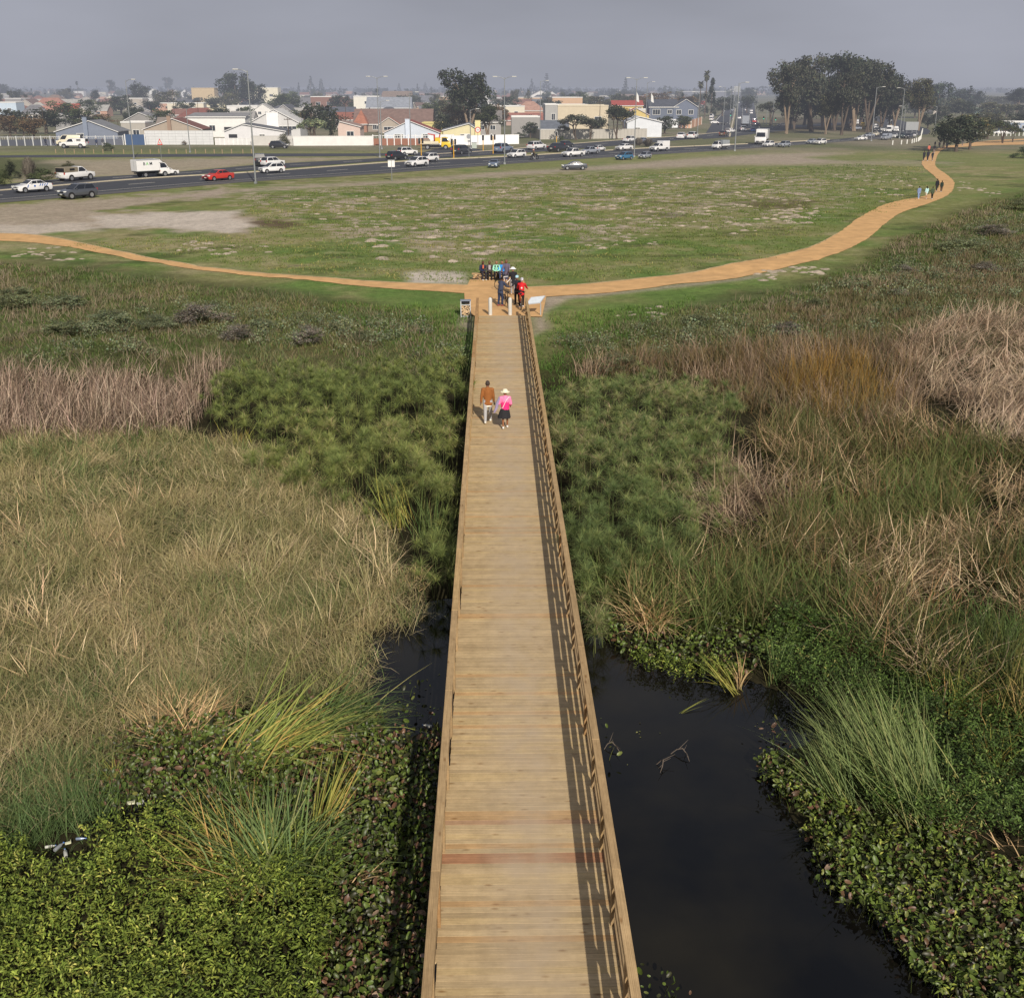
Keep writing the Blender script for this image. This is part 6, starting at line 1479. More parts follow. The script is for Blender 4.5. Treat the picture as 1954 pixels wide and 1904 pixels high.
WFRAME = mat('white_window_frame', srgb(222, 222, 218), .6, .05, 3); PANE = mat('window_pane', srgb(52, 58, 66), .12, .1, .6, spec=.6); DARKO = mat('dark_opening', srgb(46, 46, 50), .8, .1, 1); FASC = mat('white_fascia', srgb(220, 220, 218), .6, .04, 2)
WDOOR = mat('timber_door', srgb(104, 78, 58), .6, .15, 3)
def window(t, x, z, w, h, yf, bars=2, frame=None, rz=None):
    """a window on the front face (y = yf, facing -y)"""
    mb = MB(); fw = .11
    for s in (-1, 1): mb.box((x+s*(w/2), yf-.03, z), (fw, .10, h+fw))
    for s in (-1, 1): mb.box((x, yf-.03, z+s*(h/2)), (w-fw, .10, fw))
    for k in range(1, bars): mb.box((x-w/2+w*k/bars, yf-.025, z), (.07, .08, h-fw))
    f = mb.build('window', frame or WFRAME, t)
    mb = MB(); mb.box((x, yf-.004, z), (w, .03, h)); mb.build('pane', PANE, f)
def house(x0, x1, base, top, wall, roof, label, kind='gable_front', depth=9, wallfrac=.55, wins=(), door=None, chim=None, rz=0.0, group=None, peak=.5, over=.35, name='house', z=0.0, garage=None, parapet=None, simple=False):
    px = (x0+x1)/2; s_ = scl(px, base); w = (x1-x0)/s_; h = (base-top)/s_
    p = G(px, base); t = thing(name, label, name.replace('_', ' '), p, rz, group)
    hw = h*wallfrac if kind not in ('flat',) else h
    wm, rm = plaster(wall), tiles(roof)
    x, d = w/2, depth
    mb = MB()
    if kind == 'gable_front':
        pk = -x+w*peak
        prof = [(-x, 0), (x, 0), (x, hw), (pk, h-.18), (-x, hw)]; mb.prism(prof, 0, d)
    elif kind == 'flat': mb.box((0, d/2, h/2), (w, d, h))
    else: mb.box((0, d/2, hw/2), (w, d, hw))
    if kind == 'gable_side':
        for s in (-1, 1):
            mb.add([(s*x, 0, hw), (s*x, d, hw), (s*x, d/2, h-.15), (s*(x-.15), 0, hw), (s*(x-.15), d, hw), (s*(x-.15), d/2, h-.15)], [(0, 1, 2), (5, 4, 3), (0, 2, 5, 3), (1, 4, 5, 2)])
    mb.build('wall', wm, t)
    th = .14; o = over
    mb = MB(); fb = MB()
    if kind == 'gable_front':
        pk = -x+w*peak
        for ex in (-1, 1):
            sl = (h-.18-hw)/max(.2, abs(pk-ex*x)); xe = ex*(x+o); ze = hw-sl*o
            mb.prism([(pk, h-.16), (xe, ze+.02), (xe, ze+.02+th), (pk, h-.16+th)], -o, d+o)
            fb.prism([(pk, h-.20), (xe, ze-.06), (xe, ze+.10), (pk, h-.04)], -o-.06, -o-.004)
    elif kind == 'gable_side':
        for s in (0, 1):
            y0 = -o if s == 0 else d+o; sl = (h-.15-hw)/(d/2); ze = hw-sl*o
            X = x+o
            mb.add([(-X, y0, ze), (X, y0, ze), (X, d/2, h-.15), (-X, d/2, h-.15), (-X, y0, ze+th), (X, y0, ze+th), (X, d/2, h-.15+th), (-X, d/2, h-.15+th)], [(0, 1, 2, 3), (4, 5, 6, 7), (0, 1, 5, 4), (0, 3, 7, 4), (1, 2, 6, 5)])
        fb.box((0, -o-.05, hw-(h-hw)/(d/2)*o+.02), (w+2*o, .08, .24))
    elif kind == 'hip':
        X, Yf, Yb = x+o, -o, d+o; r = min(x, d/2)*.9; ze = hw-.05
        rd = max(0.2, x-r) if w > d else .15
        vs = [(-X, Yf, ze), (X, Yf, ze), (X, Yb, ze), (-X, Yb, ze), (-rd, d/2, h), (rd, d/2, h)]
        mb.add(vs, [(0, 1, 5, 4), (2, 3, 4, 5), (1, 2, 5), (3, 0, 4), (3, 2, 1, 0)])
        fb.box((0, Yf-.03, ze-.08), (2*X, .08, .2))
    elif kind == 'mono':
        X = x+o; mb.add([(-X, -o, hw), (X, -o, hw), (X, d+o, h), (-X, d+o, h), (-X, -o, hw+th), (X, -o, hw+th), (X, d+o, h+th), (-X, d+o, h+th)], [(0, 1, 2, 3), (4, 5, 6, 7), (0, 1, 5, 4), (0, 3, 7, 4), (1, 2, 6, 5), (2, 3, 7, 6)])
        fb.box((0, -o-.05, hw+.03), (w+2*o, .08, .26))
    else:
        mb.box((0, d/2, h+.02), (w-.3, d-.3, .06))
        pc = parapet or (220, 220, 216)
        for yy in (0, d): fb.box((0, yy+(.08 if yy else -.02), h+.10), (w+.12, .2, .36))
        for s in (-1, 1): fb.box((s*(x-.04), d/2+.02, h+.09), (.2, d-.2, .34))
    ro = mb.build('roof', rm if kind != 'flat' else tiles(roof), t)
    if fb.v: fb.build('fascia', FASC if not parapet else plaster(parapet), t)
    for wx, wz, ww, wh, *bars in wins: window(t, -x+w*wx, hw*wz if kind != 'flat' else h*wz, ww, wh, 0, *(bars or [2]))
    if door is not None:
        mb = MB(); mb.box((-x+w*door, -.03, 1.05), (.95, .09, 2.1)); dr = mb.build('door', WDOOR, t)
        mb = MB(); mb.box((-x+w*door+.36, -.10, 1.0), (.06, .06, .14)); mb.build('handle', STEEL, dr)
    if garage:
        mb = MB(); mb.box((-x+w*garage[0], -.02, garage[2]/2), (garage[1], .08, garage[2])); mb.build('garage_door', DARKO, t)
    if chim:
        cx, cw, ctop = chim[:3]
        mb = MB(); mb.box((-x+w*cx, -.28, (h*ctop)/2), (cw, .62, h*ctop)); mb.box((-x+w*cx, -.28, h*ctop+.05), (cw+.12, .74, .1))
        mb.build('chimney', plaster(chim[3]) if len(chim) > 3 else wm, ro)
    return t
WHT = (226, 226, 224); GRYW = (176, 176, 176)
w2 = lambda a, b: ((a, .55, 1.5, 1.2), (b, .55, 1.5, 1.2))
H_ = house
H_(109, 226, 273, 232, (122, 130, 146), (120, 122, 126), 'blue grey house with a low grey gable and a square chimney behind the panel fence', wallfrac=.50, wins=((.42, .62, 2.4, 1.1, 3),), chim=(.50, 1.0, 1.12, (128, 138, 156)), peak=.56)
H_(276, 386, 270, 228, (164, 152, 138), (116, 74, 64), 'beige house with a red brown gable and a chimney behind the grey panel wall', wallfrac=.52, chim=(.46, .9, 1.08, (150, 128, 112)), peak=.52, wins=((.2, .6, 1.4, 1.0),))
H_(234, 280, 268, 236, (170, 166, 158), (142, 138, 132), 'small beige flat roofed outbuilding left of the grey panel wall', 'flat', depth=7, wins=((.6, .45, 1.6, 1.2),))
H_(361, 470, 262, 220, WHT, (136, 136, 138), 'white house with a wide flat fascia and dark carport opening', 'mono', wallfrac=.86, wins=((.25, .45, 1.6, 1.5, 2), (.42, .45, 1.6, 1.5, 2)), garage=(.76, 4.2, 2.6))
H_(430, 545, 275, 238, (214, 214, 216), (96, 98, 104), 'low white wing with a dark lean roof beside the big white gable', 'gable_front', wallfrac=.62, peak=.30, wins=((.62, .55, 1.3, 1.2),), garage=(.14, 2.0, 2.2))
H_(478, 574, 268, 211, (200, 200, 200), (196, 196, 194), 'large white gable house with a tall white chimney panel in its front', wallfrac=.55, chim=(.47, 3.0, .88, (236, 236, 236)), wins=((.75, .72, 4.6, .8, 4), (.25, .7, 2.4, .9, 2)), depth=12)
H_(646, 688, 268, 233, (204, 184, 174), (150, 128, 118), 'small pink house with one white framed window', wallfrac=.7, peak=.1, wins=((.55, .45, 1.8, 1.4, 2),))
H_(676, 824, 252, 211, (148, 138, 128), (122, 100, 92), 'long brown tiled gable house with an orange end roof', 'gable_side', depth=13, wallfrac=.36, wins=((.28, .55, 1.8, 1.2, 3), (.62, .55, 1.8, 1.2, 3)))
H_(722, 764, 254, 225, (168, 158, 146), (156, 104, 84), 'small projecting gable with white bargeboards before the long brown roof', wallfrac=.5, depth=4, wins=((.5, .55, 3.2, 1.0, 3),))
H_(676, 700, 253, 214, (160, 120, 100), (158, 104, 82), 'orange tiled end wing of the long brown roofed house', 'hip', depth=8, wallfrac=.4)
H_(734, 838, 272, 232, (198, 206, 218), (140, 76, 68), 'pale blue gable house with a red tiled left slope and tall chimney', wallfrac=.45, peak=.46, chim=(.43, 1.1, 1.04, (204, 214, 230)), wins=((.26, .62, 2.2, .9, 3), (.74, .62, 1.5, 1.0, 2)))
H_(846, 914, 272, 237, (214, 206, 168), (112, 118, 128), 'cream yellow house with a grey gable and a yellow chimney at its right', wallfrac=.62, peak=.72, wins=((.6, .5, 2.2, 1.0, 2),), chim=(.97, 1.3, 1.12, (226, 214, 160)))
H_(806, 852, 262, 237, (200, 188, 128), (86, 80, 78), 'low yellow outbuilding with a dark flat roof', 'flat', depth=6, parapet=(200, 188, 128), wins=((.4, .5, 2.0, .9),))
H_(594, 664, 214, 187, (132, 100, 88), (170, 170, 168), 'long brown brick building under a white roof edge', 'flat', depth=10, wins=((.2, .55, 2.4, 1.6, 3), (.5, .55, 2.4, 1.6, 3), (.8, .55, 2.4, 1.6, 3)))
H_(676, 724, 222, 187, (222, 220, 210), (170, 172, 174), 'cream two storey block left of the grey blue house', 'flat', depth=10, wins=((.5, .7, 1.6, 1.2), (.5, .25, 1.6, 1.2)))
H_(700, 784, 226, 188, (190, 198, 212), (140, 146, 156), 'pale grey blue two storey house with a steep slate roof', 'gable_side', depth=14, wallfrac=.5, wins=((.2, .7, 1.4, .9), (.5, .7, 1.6, .9, 2), (.75, .7, 1.6, .9)))
H_(612, 676, 232, 206, (140, 96, 80), (84, 88, 98), 'brick house with a dark blue grey roof above the rusty tree', 'gable_side', wallfrac=.45, wins=w2(.3, .7))
H_(640, 700, 240, 216, (170, 160, 150), (140, 88, 72), 'red brown roofed house behind the small pink house', 'gable_side', wallfrac=.45, wins=w2(.3, .7))
H_(731, 786, 202, 176, (200, 176, 130), (128, 112, 100), 'tan walled house with a flat brown roof behind the slate roofed house', 'gable_side', wallfrac=.6, wins=w2(.25, .7))
H_(780, 842, 206, 184, (150, 146, 144), (110, 112, 120), 'dark grey hipped roofs right of the slate roofed house', 'hip', wallfrac=.45, wins=w2(.3, .7))
H_(904, 956, 258, 214, (160, 158, 156), (120, 116, 114), 'grey house with small gables behind the big gum tree', 'gable_side', wallfrac=.55, wins=w2(.3, .7))
H_(1064, 1160, 246, 205, (200, 188, 164), (176, 172, 164), 'big beige flat roofed block with dark windows', 'flat', depth=14, parapet=(206, 196, 174), wins=((.48, .45, 2.4, 1.6, 3), (.80, .42, 2.2, 1.6, 2)))
H_(1040, 1066, 246, 203, (164, 164, 162), (170, 170, 168), 'grey stepped wing of the big beige block', 'flat', depth=14, wins=((.6, .5, 1.2, 2.0),))
H_(1026, 1084, 262, 232, (182, 180, 174), (98, 104, 114), 'low house with a dark slate gable before the beige block', 'gable_side', depth=8, wallfrac=.5, wins=((.3, .5, 1.2, 1.0),))
H_(976, 1030, 262, 226, (150, 148, 146), (118, 118, 120), 'grey low building with a white door left of the slate gable', 'flat', depth=9, wins=((.8, .4, 2.4, 1.6, 1),))
H_(1196, 1262, 262, 224, (214, 218, 224), (214, 216, 220), 'low white building with stepped white roof edges', 'gable_front', wallfrac=.72, peak=.35, wins=((.3, .5, 1.4, 1.0),), depth=12)
H_(1168, 1226, 226, 194, (206, 182, 112), (158, 66, 52), 'bright yellow two storey house with a red tiled roof', 'gable_side', wallfrac=.72, wins=((.9, .72, 1.8, 1.4, 2), (.3, .72, 1.4, 1.2)), depth=9)
H_(1188, 1238, 240, 208, (208, 186, 120), (170, 74, 60), 'lower yellow gable in front of the bright yellow house', wallfrac=.6, wins=((.5, .5, 1.4, 1.1),), depth=5)
H_(1238, 1292, 240, 193, (104, 112, 128), (76, 80, 90), 'left wing of the blue grey house with white windows and a balcony', 'gable_side', depth=10, wallfrac=.72, wins=((.25, .72, 2.6, 1.8, 3), (.72, .74, 1.6, 1.2, 2), (.72, .25, 1.6, 1.2, 2)))
H_(1284, 1330, 240, 192, (110, 118, 136), (80, 84, 94), 'right gabled wing of the blue grey house with white cross windows', 'gable_front', depth=10, wallfrac=.70, wins=((.22, .72, 1.7, 1.5, 2), (.72, .72, 1.7, 1.5, 2)))
H_(983, 1040, 228, 196, (196, 160, 140), (168, 132, 116), 'house under a broad salmon pink roof', 'hip', wallfrac=.5, depth=10, wins=w2(.3, .7))
H_(966, 1038, 240, 217, (176, 150, 140), (146, 96, 84), 'long low house with a brick red roof', 'gable_side', wallfrac=.45, depth=7, wins=w2(.2, .6))
H_(1012, 1052, 196, 174, (228, 226, 224), (120, 104, 100), 'white gabled house on the middle skyline', wallfrac=.55, wins=((.3, .5, 1.2, 1.0), (.6, .5, 1.2, 1.0)), depth=12)
H_(480, 532, 204, 170, (226, 220, 200), (200, 198, 192), 'white modern two storey house with stepped flat roofs', 'flat', depth=12, wins=((.35, .6, 3.0, 1.4, 3), (.75, .6, 2.4, 1.4, 3), (.4, .2, 3.0, 1.4, 3)))
H_(368, 411, 204, 171, (196, 176, 142), (186, 166, 128), 'plain tan block with two tiny windows', 'flat', depth=12, parapet=(196, 176, 142), wins=((.25, .35, .9, 1.0, 1), (.62, .35, .9, 1.0, 1)))
H_(381, 432, 214, 187, (226, 214, 176), (222, 212, 180), 'cream house with a pale pyramid roof', 'hip', wallfrac=.35, depth=10, wins=w2(.3, .7))
H_(338, 414, 236, 208, (176, 160, 150), (122, 76, 66), 'house with a wide maroon hipped roof above the beige gable', 'hip', wallfrac=.4, depth=9, wins=w2(.3, .7))
H_(239, 304, 246, 216, (140, 138, 136), (128, 128, 130), 'weathered grey gable house with a lean-to', 'gable_front', wallfrac=.5, peak=.45, wins=((.3, .5, 1.6, 1.0),))
H_(104, 148, 228, 200, (190, 178, 168), (160, 76, 62), 'house with a bright red pitched roof', 'gable_side', wallfrac=.35, depth=8, wins=w2(.3, .7))
H_(64, 126, 220, 189, (160, 130, 112), (154, 112, 98), 'house with a salmon brown hipped roof at left', 'hip', wallfrac=.45, depth=9, wins=w2(.3, .7))
H_(70, 112, 232, 204, (176, 140, 124), (164, 118, 104), 'lower salmon roofed wing in front of the salmon brown hip', 'gable_side', wallfrac=.4, depth=5, wins=w2(.3, .7))
H_(-12, 34, 226, 198, (190, 206, 222), (176, 180, 184), 'pale blue flat roofed building at the left edge', 'flat', depth=9, wins=w2(.3, .7))
H_(237, 276, 206, 190, (226, 226, 224), (220, 220, 218), 'low white flat roofed strip between the dark trees', 'flat', depth=6, wins=((.3, .5, 1.2, .8),))
H_(282, 304, 190, 171, (226, 226, 222), (180, 176, 170), 'tall narrow white gable on the left skyline', wallfrac=.6, wins=((.5, .5, 1.0, 1.2),))
H_(318, 336, 188, 173, (190, 170, 158), (150, 130, 122), 'small brown gable beside the tall narrow white one', wallfrac=.5, wins=((.5, .5, 1.2, 1.2),))
H_(345, 362, 186, 172, (222, 222, 220), (140, 140, 144), 'small white gable left of the plain tan block', wallfrac=.55, wins=((.5, .5, 1.2, 1.2),))
H_(108, 180, 252, 218, (150, 150, 150), (74, 78, 88), 'house with a dark charcoal slope and white bargeboard', 'gable_front', wallfrac=.5, peak=.12, depth=10, wins=((.6, .5, 1.2, 1.0),))
H_(300, 350, 256, 226, (160, 150, 144), (130, 120, 112), 'low brown grey house behind the beige gable', 'gable_side', wallfrac=.5, depth=7, wins=w2(.3, .7))
H_(440, 484, 240, 214, (190, 188, 184), (150, 148, 144), 'pale grey house above the carport fascia', 'gable_side', wallfrac=.5, depth=8, wins=w2(.3, .7))
H_(560, 600, 230, 206, (206, 200, 188), (166, 160, 150), 'white gabled cottage left of the dark spreading tree', wallfrac=.5, depth=8, wins=w2(.3, .7))
H_(486, 520, 224, 199, (226, 224, 220), (168, 166, 160), 'small white gable below the modern white house', wallfrac=.55, depth=8, wins=w2(.3, .7))
H_(1862, 1908, 226, 207, (150, 150, 140), (128, 146, 132), 'house with a pale green roof among the trees at right', 'gable_side', wallfrac=.35, depth=9, wins=w2(.3, .7))
H_(1780, 1812, 218, 199, (206, 196, 186), (150, 110, 100), 'white gabled house with a brown roof behind the path tree', wallfrac=.5, depth=9, wins=w2(.3, .7))
H_(1925, 1985, 252, 235, (150, 162, 184), (206, 208, 208), 'long blue walled building with a white roof at the right edge', 'flat', depth=8, name='building', wins=((.2, .5, 2, 1), (.5, .5, 2, 1), (.8, .5, 2, 1)))
H_(1876, 1906, 240, 231, (214, 176, 92), (222, 222, 214), 'low yellow kiosk among the park trees', 'flat', depth=5, name='building', wins=((.5, .5, 1.4, .9),))
H_(1296, 1420, 188, 176, (120, 122, 130), (86, 90, 98), 'long dark low warehouse on the hazy skyline', 'flat', depth=30, name='building', wins=((.2, .5, 4, 1.6, 4), (.5, .5, 4, 1.6, 4), (.8, .5, 4, 1.6, 4)))
H_(1290, 1346, 206, 194, (170, 170, 166), (168, 76, 66), 'house with a long red roof behind the blue grey house', 'gable_side', wallfrac=.5, depth=9, wins=w2(.3, .7))
# the rows behind, thinning into the mist
specs = []
for base, n_, xr in ((232, 9, (-20, 1300)), (222, 15, (-30, 1320)), (212, 20, (-30, 1300)), (203, 26, (-30, 1330)), (195.5, 32, (-30, 1340)), (189, 36, (-30, 1400)), (184, 38, (-30, 1420)), (179.5, 38, (-30, 1480))):
    for i in range(n_):
        px = xr[0]+(xr[1]-xr[0])*(i+.5+random.uniform(-.42, .42))/n_
        specs.append((base+random.uniform(-2, 2), px))
specs.sort(key=lambda q: q[1])
WALLS = [((224, 222, 218), 'white'), ((212, 204, 186), 'cream'), ((176, 168, 158), 'beige'), ((150, 148, 148), 'grey'), ((196, 164, 134), 'tan'), ((186, 148, 128), 'pinkish')]
ROOFS = [((112, 92, 84), 'brown'), ((112, 112, 116), 'grey'), ((134, 96, 84), 'rust red'), ((84, 86, 92), 'charcoal'), ((166, 164, 158), 'pale'), ((126, 108, 98), 'tan')]
KN = {'gable_side': 'long gabled', 'gable_front': 'front gabled', 'hip': 'hip roofed', 'flat': 'flat roofed'}
hc_ = {}
for base, px in specs:
    s_ = scl(px, base)
    (wc, wn), (rc, rn) = random.choice(WALLS), random.choice(ROOFS); kd = random.choice(['gable_side', 'gable_side', 'gable_front', 'hip', 'hip', 'flat'])
    h = random.uniform(4.2, 6.4)*(1.25 if random.random() < .12 else 1); w = random.uniform(9, 17) if kd != 'gable_front' else random.uniform(8, 12)
    key = (wn, rn, kd); hc_[key] = hc_.get(key, 0)+1
    lb = '%s %s house, %s roof, in the hazy suburb, %s such from left' % (wn, KN[kd], rn, ordn(hc_[key]))
    nw = 2 if s_ > 2 else 1
    H_(px-w*s_/2, px+w*s_/2, base, base-h*s_, wc, rc, lb, kd, depth=random.uniform(8, 11), wallfrac=random.uniform(.45, .58) if kd != 'flat' else .7,
       wins=[(random.uniform(.18, .35), .55, 1.5, 1.1, 1), (random.uniform(.6, .8), .55, 1.5, 1.1, 1)][:nw], group='houses of the far suburb', rz=random.uniform(-.25, .25))
# ---------------- boundary walls
def bwall(x0, y0, x1, y1, hpx, col, label, posts=0, pcol=None, cap=True, panel=None, name='boundary_wall', rails=None):
    a, b = G(x0, y0), G(x1, y1); v = b-a; L = v.length; ang = math.atan2(v.y, v.x); h = hpx/scl((x0+x1)/2, (y0+y1)/2)
    t = thing(name, label, 'wall', a, ang)
    if rails:
        mb = MB(); mb.box((L/2, .06, h*.33), (L, .10, h*.66)); mb.build('panel', plaster(col), t)
        mb = MB(); mb.box((L/2, .06, h*.94), (L, .06, .12))
        for k in range(int(L/.5)): mb.box((.25+k*.5, .06, h*.80), (.06, .05, h*.26))
        mb.build('rail', plaster(pcol), t)
    else:
        mb = MB(); mb.box((L/2, 0, h/2), (L, .16, h)); mb.build('panel', plaster(col), t)
        if cap: mb = MB(); mb.box((L/2, 0, h+.04), (L+.06, .24, .08)); mb.build('coping', plaster(pcol or col), t)
    for k in range(posts+1 if posts else 0):
        mb = MB(); mb.box((L*k/posts, -.06, h*.52), (.22, .26, h*1.04)); mb.build('post', plaster(pcol or col), t)
    if panel:
        mb = MB()
        for k in range(panel[0]): mb.box((L*(k+.5)/panel[0], -.09, h/2), (.05, .03, h))
        for k in range(1, panel[1]): mb.box((L/2, -.09, h*k/panel[1]), (L, .03, .05))
        mb.build('panel_joint', plaster(tuple(int(c_*.86) for c_ in col)), t)
    return t
bwall(-30, 279, 80, 278.5, 17, (80, 84, 94), 'dark panel fence with white posts and top rail at the left edge', 7, (190, 192, 192), rails=True, name='panel_fence')
bwall(80, 278.5, 236, 277, 17, (96, 100, 112), 'panel fence with white posts behind the parked white pickup', 9, (186, 188, 190), rails=True, name='panel_fence')
bwall(278, 276.5, 408, 276.5, 25, (206, 208, 210), 'tall grey white precast panel wall', 0, panel=(10, 5))
bwall(240, 277, 278, 277, 19, (66, 88, 122), 'blue gate between white posts', 1, (222, 222, 222), cap=False, name='gate')
bwall(412, 277, 480, 277, 12, (214, 214, 214), 'low white wall with posts before the low white wing', 8, (228, 228, 228))
bwall(480, 278, 560, 278, 17, (196, 194, 190), 'plain pale wall behind the black car on the verge')
bwall(560, 278.5, 712, 278, 17, (222, 222, 220), 'white boundary wall behind the spreading verge tree')
bwall(712, 278, 820, 277.5, 19, (146, 102, 84), 'red brick wall with white posts and a white railing', 8, (226, 226, 226), rails=True)
bwall(820, 277.5, 866, 277.5, 19, (228, 228, 228), 'short white wall behind the yellow crane truck', 3)
bwall(862, 278, 990, 275, 17, (238, 238, 240), 'long bright white wall behind the traffic lights')
bwall(1031, 266.5, 1234, 264, 17, (178, 174, 166), 'long grey concrete wall behind the wind shaped trees', 0, panel=(30, 1))
bwall(984, 258, 1034, 266, 16, (170, 160, 146), 'brown grey vibracrete wall running back from the grey wall')
bwall(1203, 245, 1292, 244, 15, (232, 234, 238), 'white wall with a notched end left of the park fence', 5)
bwall(1294, 245, 1318, 245, 12, (206, 166, 140), 'pinkish panel fence with white posts near the palms', 4, (226, 222, 216), cap=False, name='panel_fence')
bwall(1318, 245, 1338, 238, 14, (190, 148, 120), 'brown panel fence with a white sloping rail', 3, (226, 222, 216), cap=False, name='panel_fence')
# ---------------- street lamps and poles
LAMP = mat('lamp_housing', srgb(190, 190, 186), .4, .05, 3)
def lamp_pole(px, base, top, label, arm=-1, double=False, r=.11, lit=False, group='tall street lamps along the road', wood=False, cat='street lamp'):
    p = G(px, base); h = (base-top)/scl(px, base)
    t = thing('street_lamp' if not wood else 'utility_pole', label, cat if not wood else 'pole', p, random.uniform(-.2, .2) if not double else 0, group if not wood else 'timber utility poles among the houses')
    mb = MB(); mb.tube([(0, 0, 0), (0, 0, h*.5), (0, 0, h)], [r, r*.8, r*.55], 10); mb.build('pole', BARK_DARK if wood else STEEL, t, smooth=True)
    if wood:
        mb = MB(); mb.box((0, 0, h-.5), (1.8, .1, .12))
        for k in (-.8, -.3, .3, .8): mb.tube([(k, 0, h-.44), (k, 0, h-.25)], .05, 6)
        mb.build('cross_arm', BARK_DARK, t)
        return t
    for s in ((-1, 1) if double else (arm,)):
        mb = MB(); mb.tube([(0, 0, h-.25), (s*.6, -.05, h+.05), (s*1.3, -.1, h+.15)], [.05, .045, .04], 7); a = mb.build('arm', STEEL, t)
        mb = MB(); mb.box((s*1.65, -.12, h+.16), (.8, .30, .16)); mb.build('lamp_head', LAMP, a, bevel=.04)
    mb = MB(); mb.box((0, 0, .15), (.36, .36, .3)); mb.build('base', STEEL, t)
    return t
LP = lamp_pole
LP(255.8, 303.3, 163, 'tall lamp pole rising behind the lettered box truck', 1); LP(488, 350.7, 149, 'nearest and tallest lamp pole, before the white hatchback', -1, r=.13); LP(725, 300.8, 157.7, 'tall lamp pole left of the black hatchback at the lights', 1, True); LP(728.5, 285, 199, 'shorter pale pole just behind the lamp pole at the lights', 1, r=.14)
LP(963, 314, 159, 'tall lamp pole in the middle beside the boxy blue grey SUV', -1, True); LP(898, 283.5, 213.6, 'shorter lamp pole beside the cream yellow house', 1); LP(784, 286, 184, 'lamp pole before the pale blue gable house', 1); LP(1030.4, 271, 162.8, 'lamp pole before the slate gable house', 1); LP(1210, 300, 160, 'tall lamp pole beside the teal blue car', -1, True); LP(1231.6, 260.6, 164, 'lamp pole behind the end of the grey concrete wall', 1)
LP(1330.7, 258, 182, 'lamp pole right of the blue grey house', -1); LP(1379, 250.5, 172, 'lamp pole by the turning cars at the junction', -1); LP(1402, 288.6, 167, 'silver lamp pole beside the small flatbed truck', 1, r=.14); LP(1392, 238, 172, 'lamp pole on the median of the long straight road', 1)
LP(1662.5, 269.7, 173.5, 'lamp pole rising left of the silver van in the queue', 1, r=.12); LP(1716, 264.4, 175, 'lamp pole rising beside the grey sign board', -1, r=.12); LP(1723, 251, 206.5, 'short pole behind the grey sign board'); LP(1694, 241, 205, 'thin lamp pole behind the car queue'); LP(1473, 246, 170, 'lamp pole left of the gum grove'); LP(1462, 238, 183, 'farther lamp pole left of the gum grove'); LP(1783, 250, 206, 'lamp pole behind the big path tree'); LP(363, 291.5, 212, 'thin lamp pole before the grey panel wall', 1)
k = 0
for px, b, t_ in [(1398, 228, 176), (1401, 218, 174), (1404, 208, 173), (1406, 200, 172), (1444, 226, 178), (1441, 208, 175)]:
    k += 1; LP(px, b, t_, ['first lamp pole up the median of the straight road', 'second lamp pole up the median of the straight road', 'third lamp pole up the median of the straight road', 'farthest lamp pole up the median of the straight road', 'nearer lamp pole at the outer edge of the straight road', 'farther lamp pole at the outer edge of the straight road'][k-1])
for px, b, t_, lb in [(86.4, 258, 206, 'timber pole above the wide dark tree at left'), (382, 256, 195, 'timber pole by the carport fascia'), (335, 240, 174, 'timber pole behind the maroon hipped roof'), (228.6, 268, 230, 'timber pole beside the small beige outbuilding'), (660.8, 242, 198, 'timber pole above the small pink house'), (552, 276, 227, 'timber pole behind the black car on the verge'), (602, 232, 196, 'timber pole in front of the brown brick building'), (1144, 246, 196, 'timber pole by the beige block')]:
    LP(px, b, t_, lb, wood=True)
# ---------------- traffic lights
YEL_P = mat('yellow_pole', srgb(222, 168, 40), .5, .08, 3); LENS_G = None
def glow(name, col, st):
    m, n, l = newmat(name); e = n.new('ShaderNodeEmission'); e.inputs[0].default_value = (*col, 1); e.inputs[1].default_value = st; finish(m, e.outputs[0]); return m
LENS_ON = glow('lit_green_lens', (.1, 1.0, .6), 2.2); LENS_RED = glow('lit_red_lens', (1.0, .12, .06), 1.2); LENS_OFF = mat('dark_lens', srgb(50, 44, 40), .3, .05, 3)
def robot(px, base, top, label, heads=1, lit=None, yellow=True, white=True):
    p = G(px, base); h = (base-top)/scl(px, base); t = thing('traffic_light', label, 'traffic light', p, 0, 'traffic lights at the junction')
    mb = MB(); mb.tube([(0, 0, 0), (0, 0, h-.3)], .08, 10); mb.build('pole', YEL_P if yellow else STEEL, t)
    for k in range(heads):
        x = (0 if heads == 1 else (-.32, .32)[k])
        mb = MB(); mb.box((x, -.12, h-.55), (.36, .24, 1.05)); hd = mb.build('signal_head', TRIM, t, bevel=.05)
        if white and k == 0:
            mb = MB(); pr = [(.26*math.cos(a)+x, h-.55+(.40 if math.sin(a) > 0 else -.40)+.26*math.sin(a)) for a in np.linspace(0, 2*math.pi, 20, endpoint=False)]; mb.prism(pr, .02, .05); mb.build('backing_board', FASC, hd)
        for q, z in enumerate((h-.22, h-.55, h-.88)):
            mb = MB(); mb.lathe([(.11, -.01), (.11, .01)], 12, 0, Matrix.Translation((x, -.25, z)) @ Matrix.Rotation(math.pi/2, 4, 'X')); mb.build('lens', LENS_ON if lit == q and lit == 2 else LENS_OFF, hd)
    return t
robot(804, 297.5, 265, 'traffic light with a white oval backing above the waiting cars', 2); robot(866, 303.5, 267, 'traffic light with three stacked lenses beside the yellow crane truck', 2)
robot(866+0.0+56, 288, 259, 'traffic light against the left part of the bright white wall', 1); robot(941, 294, 258.5, 'double traffic light beside the boxy SUV', 2); robot(1062, 272, 252, 'traffic light before the grey concrete wall', 1)
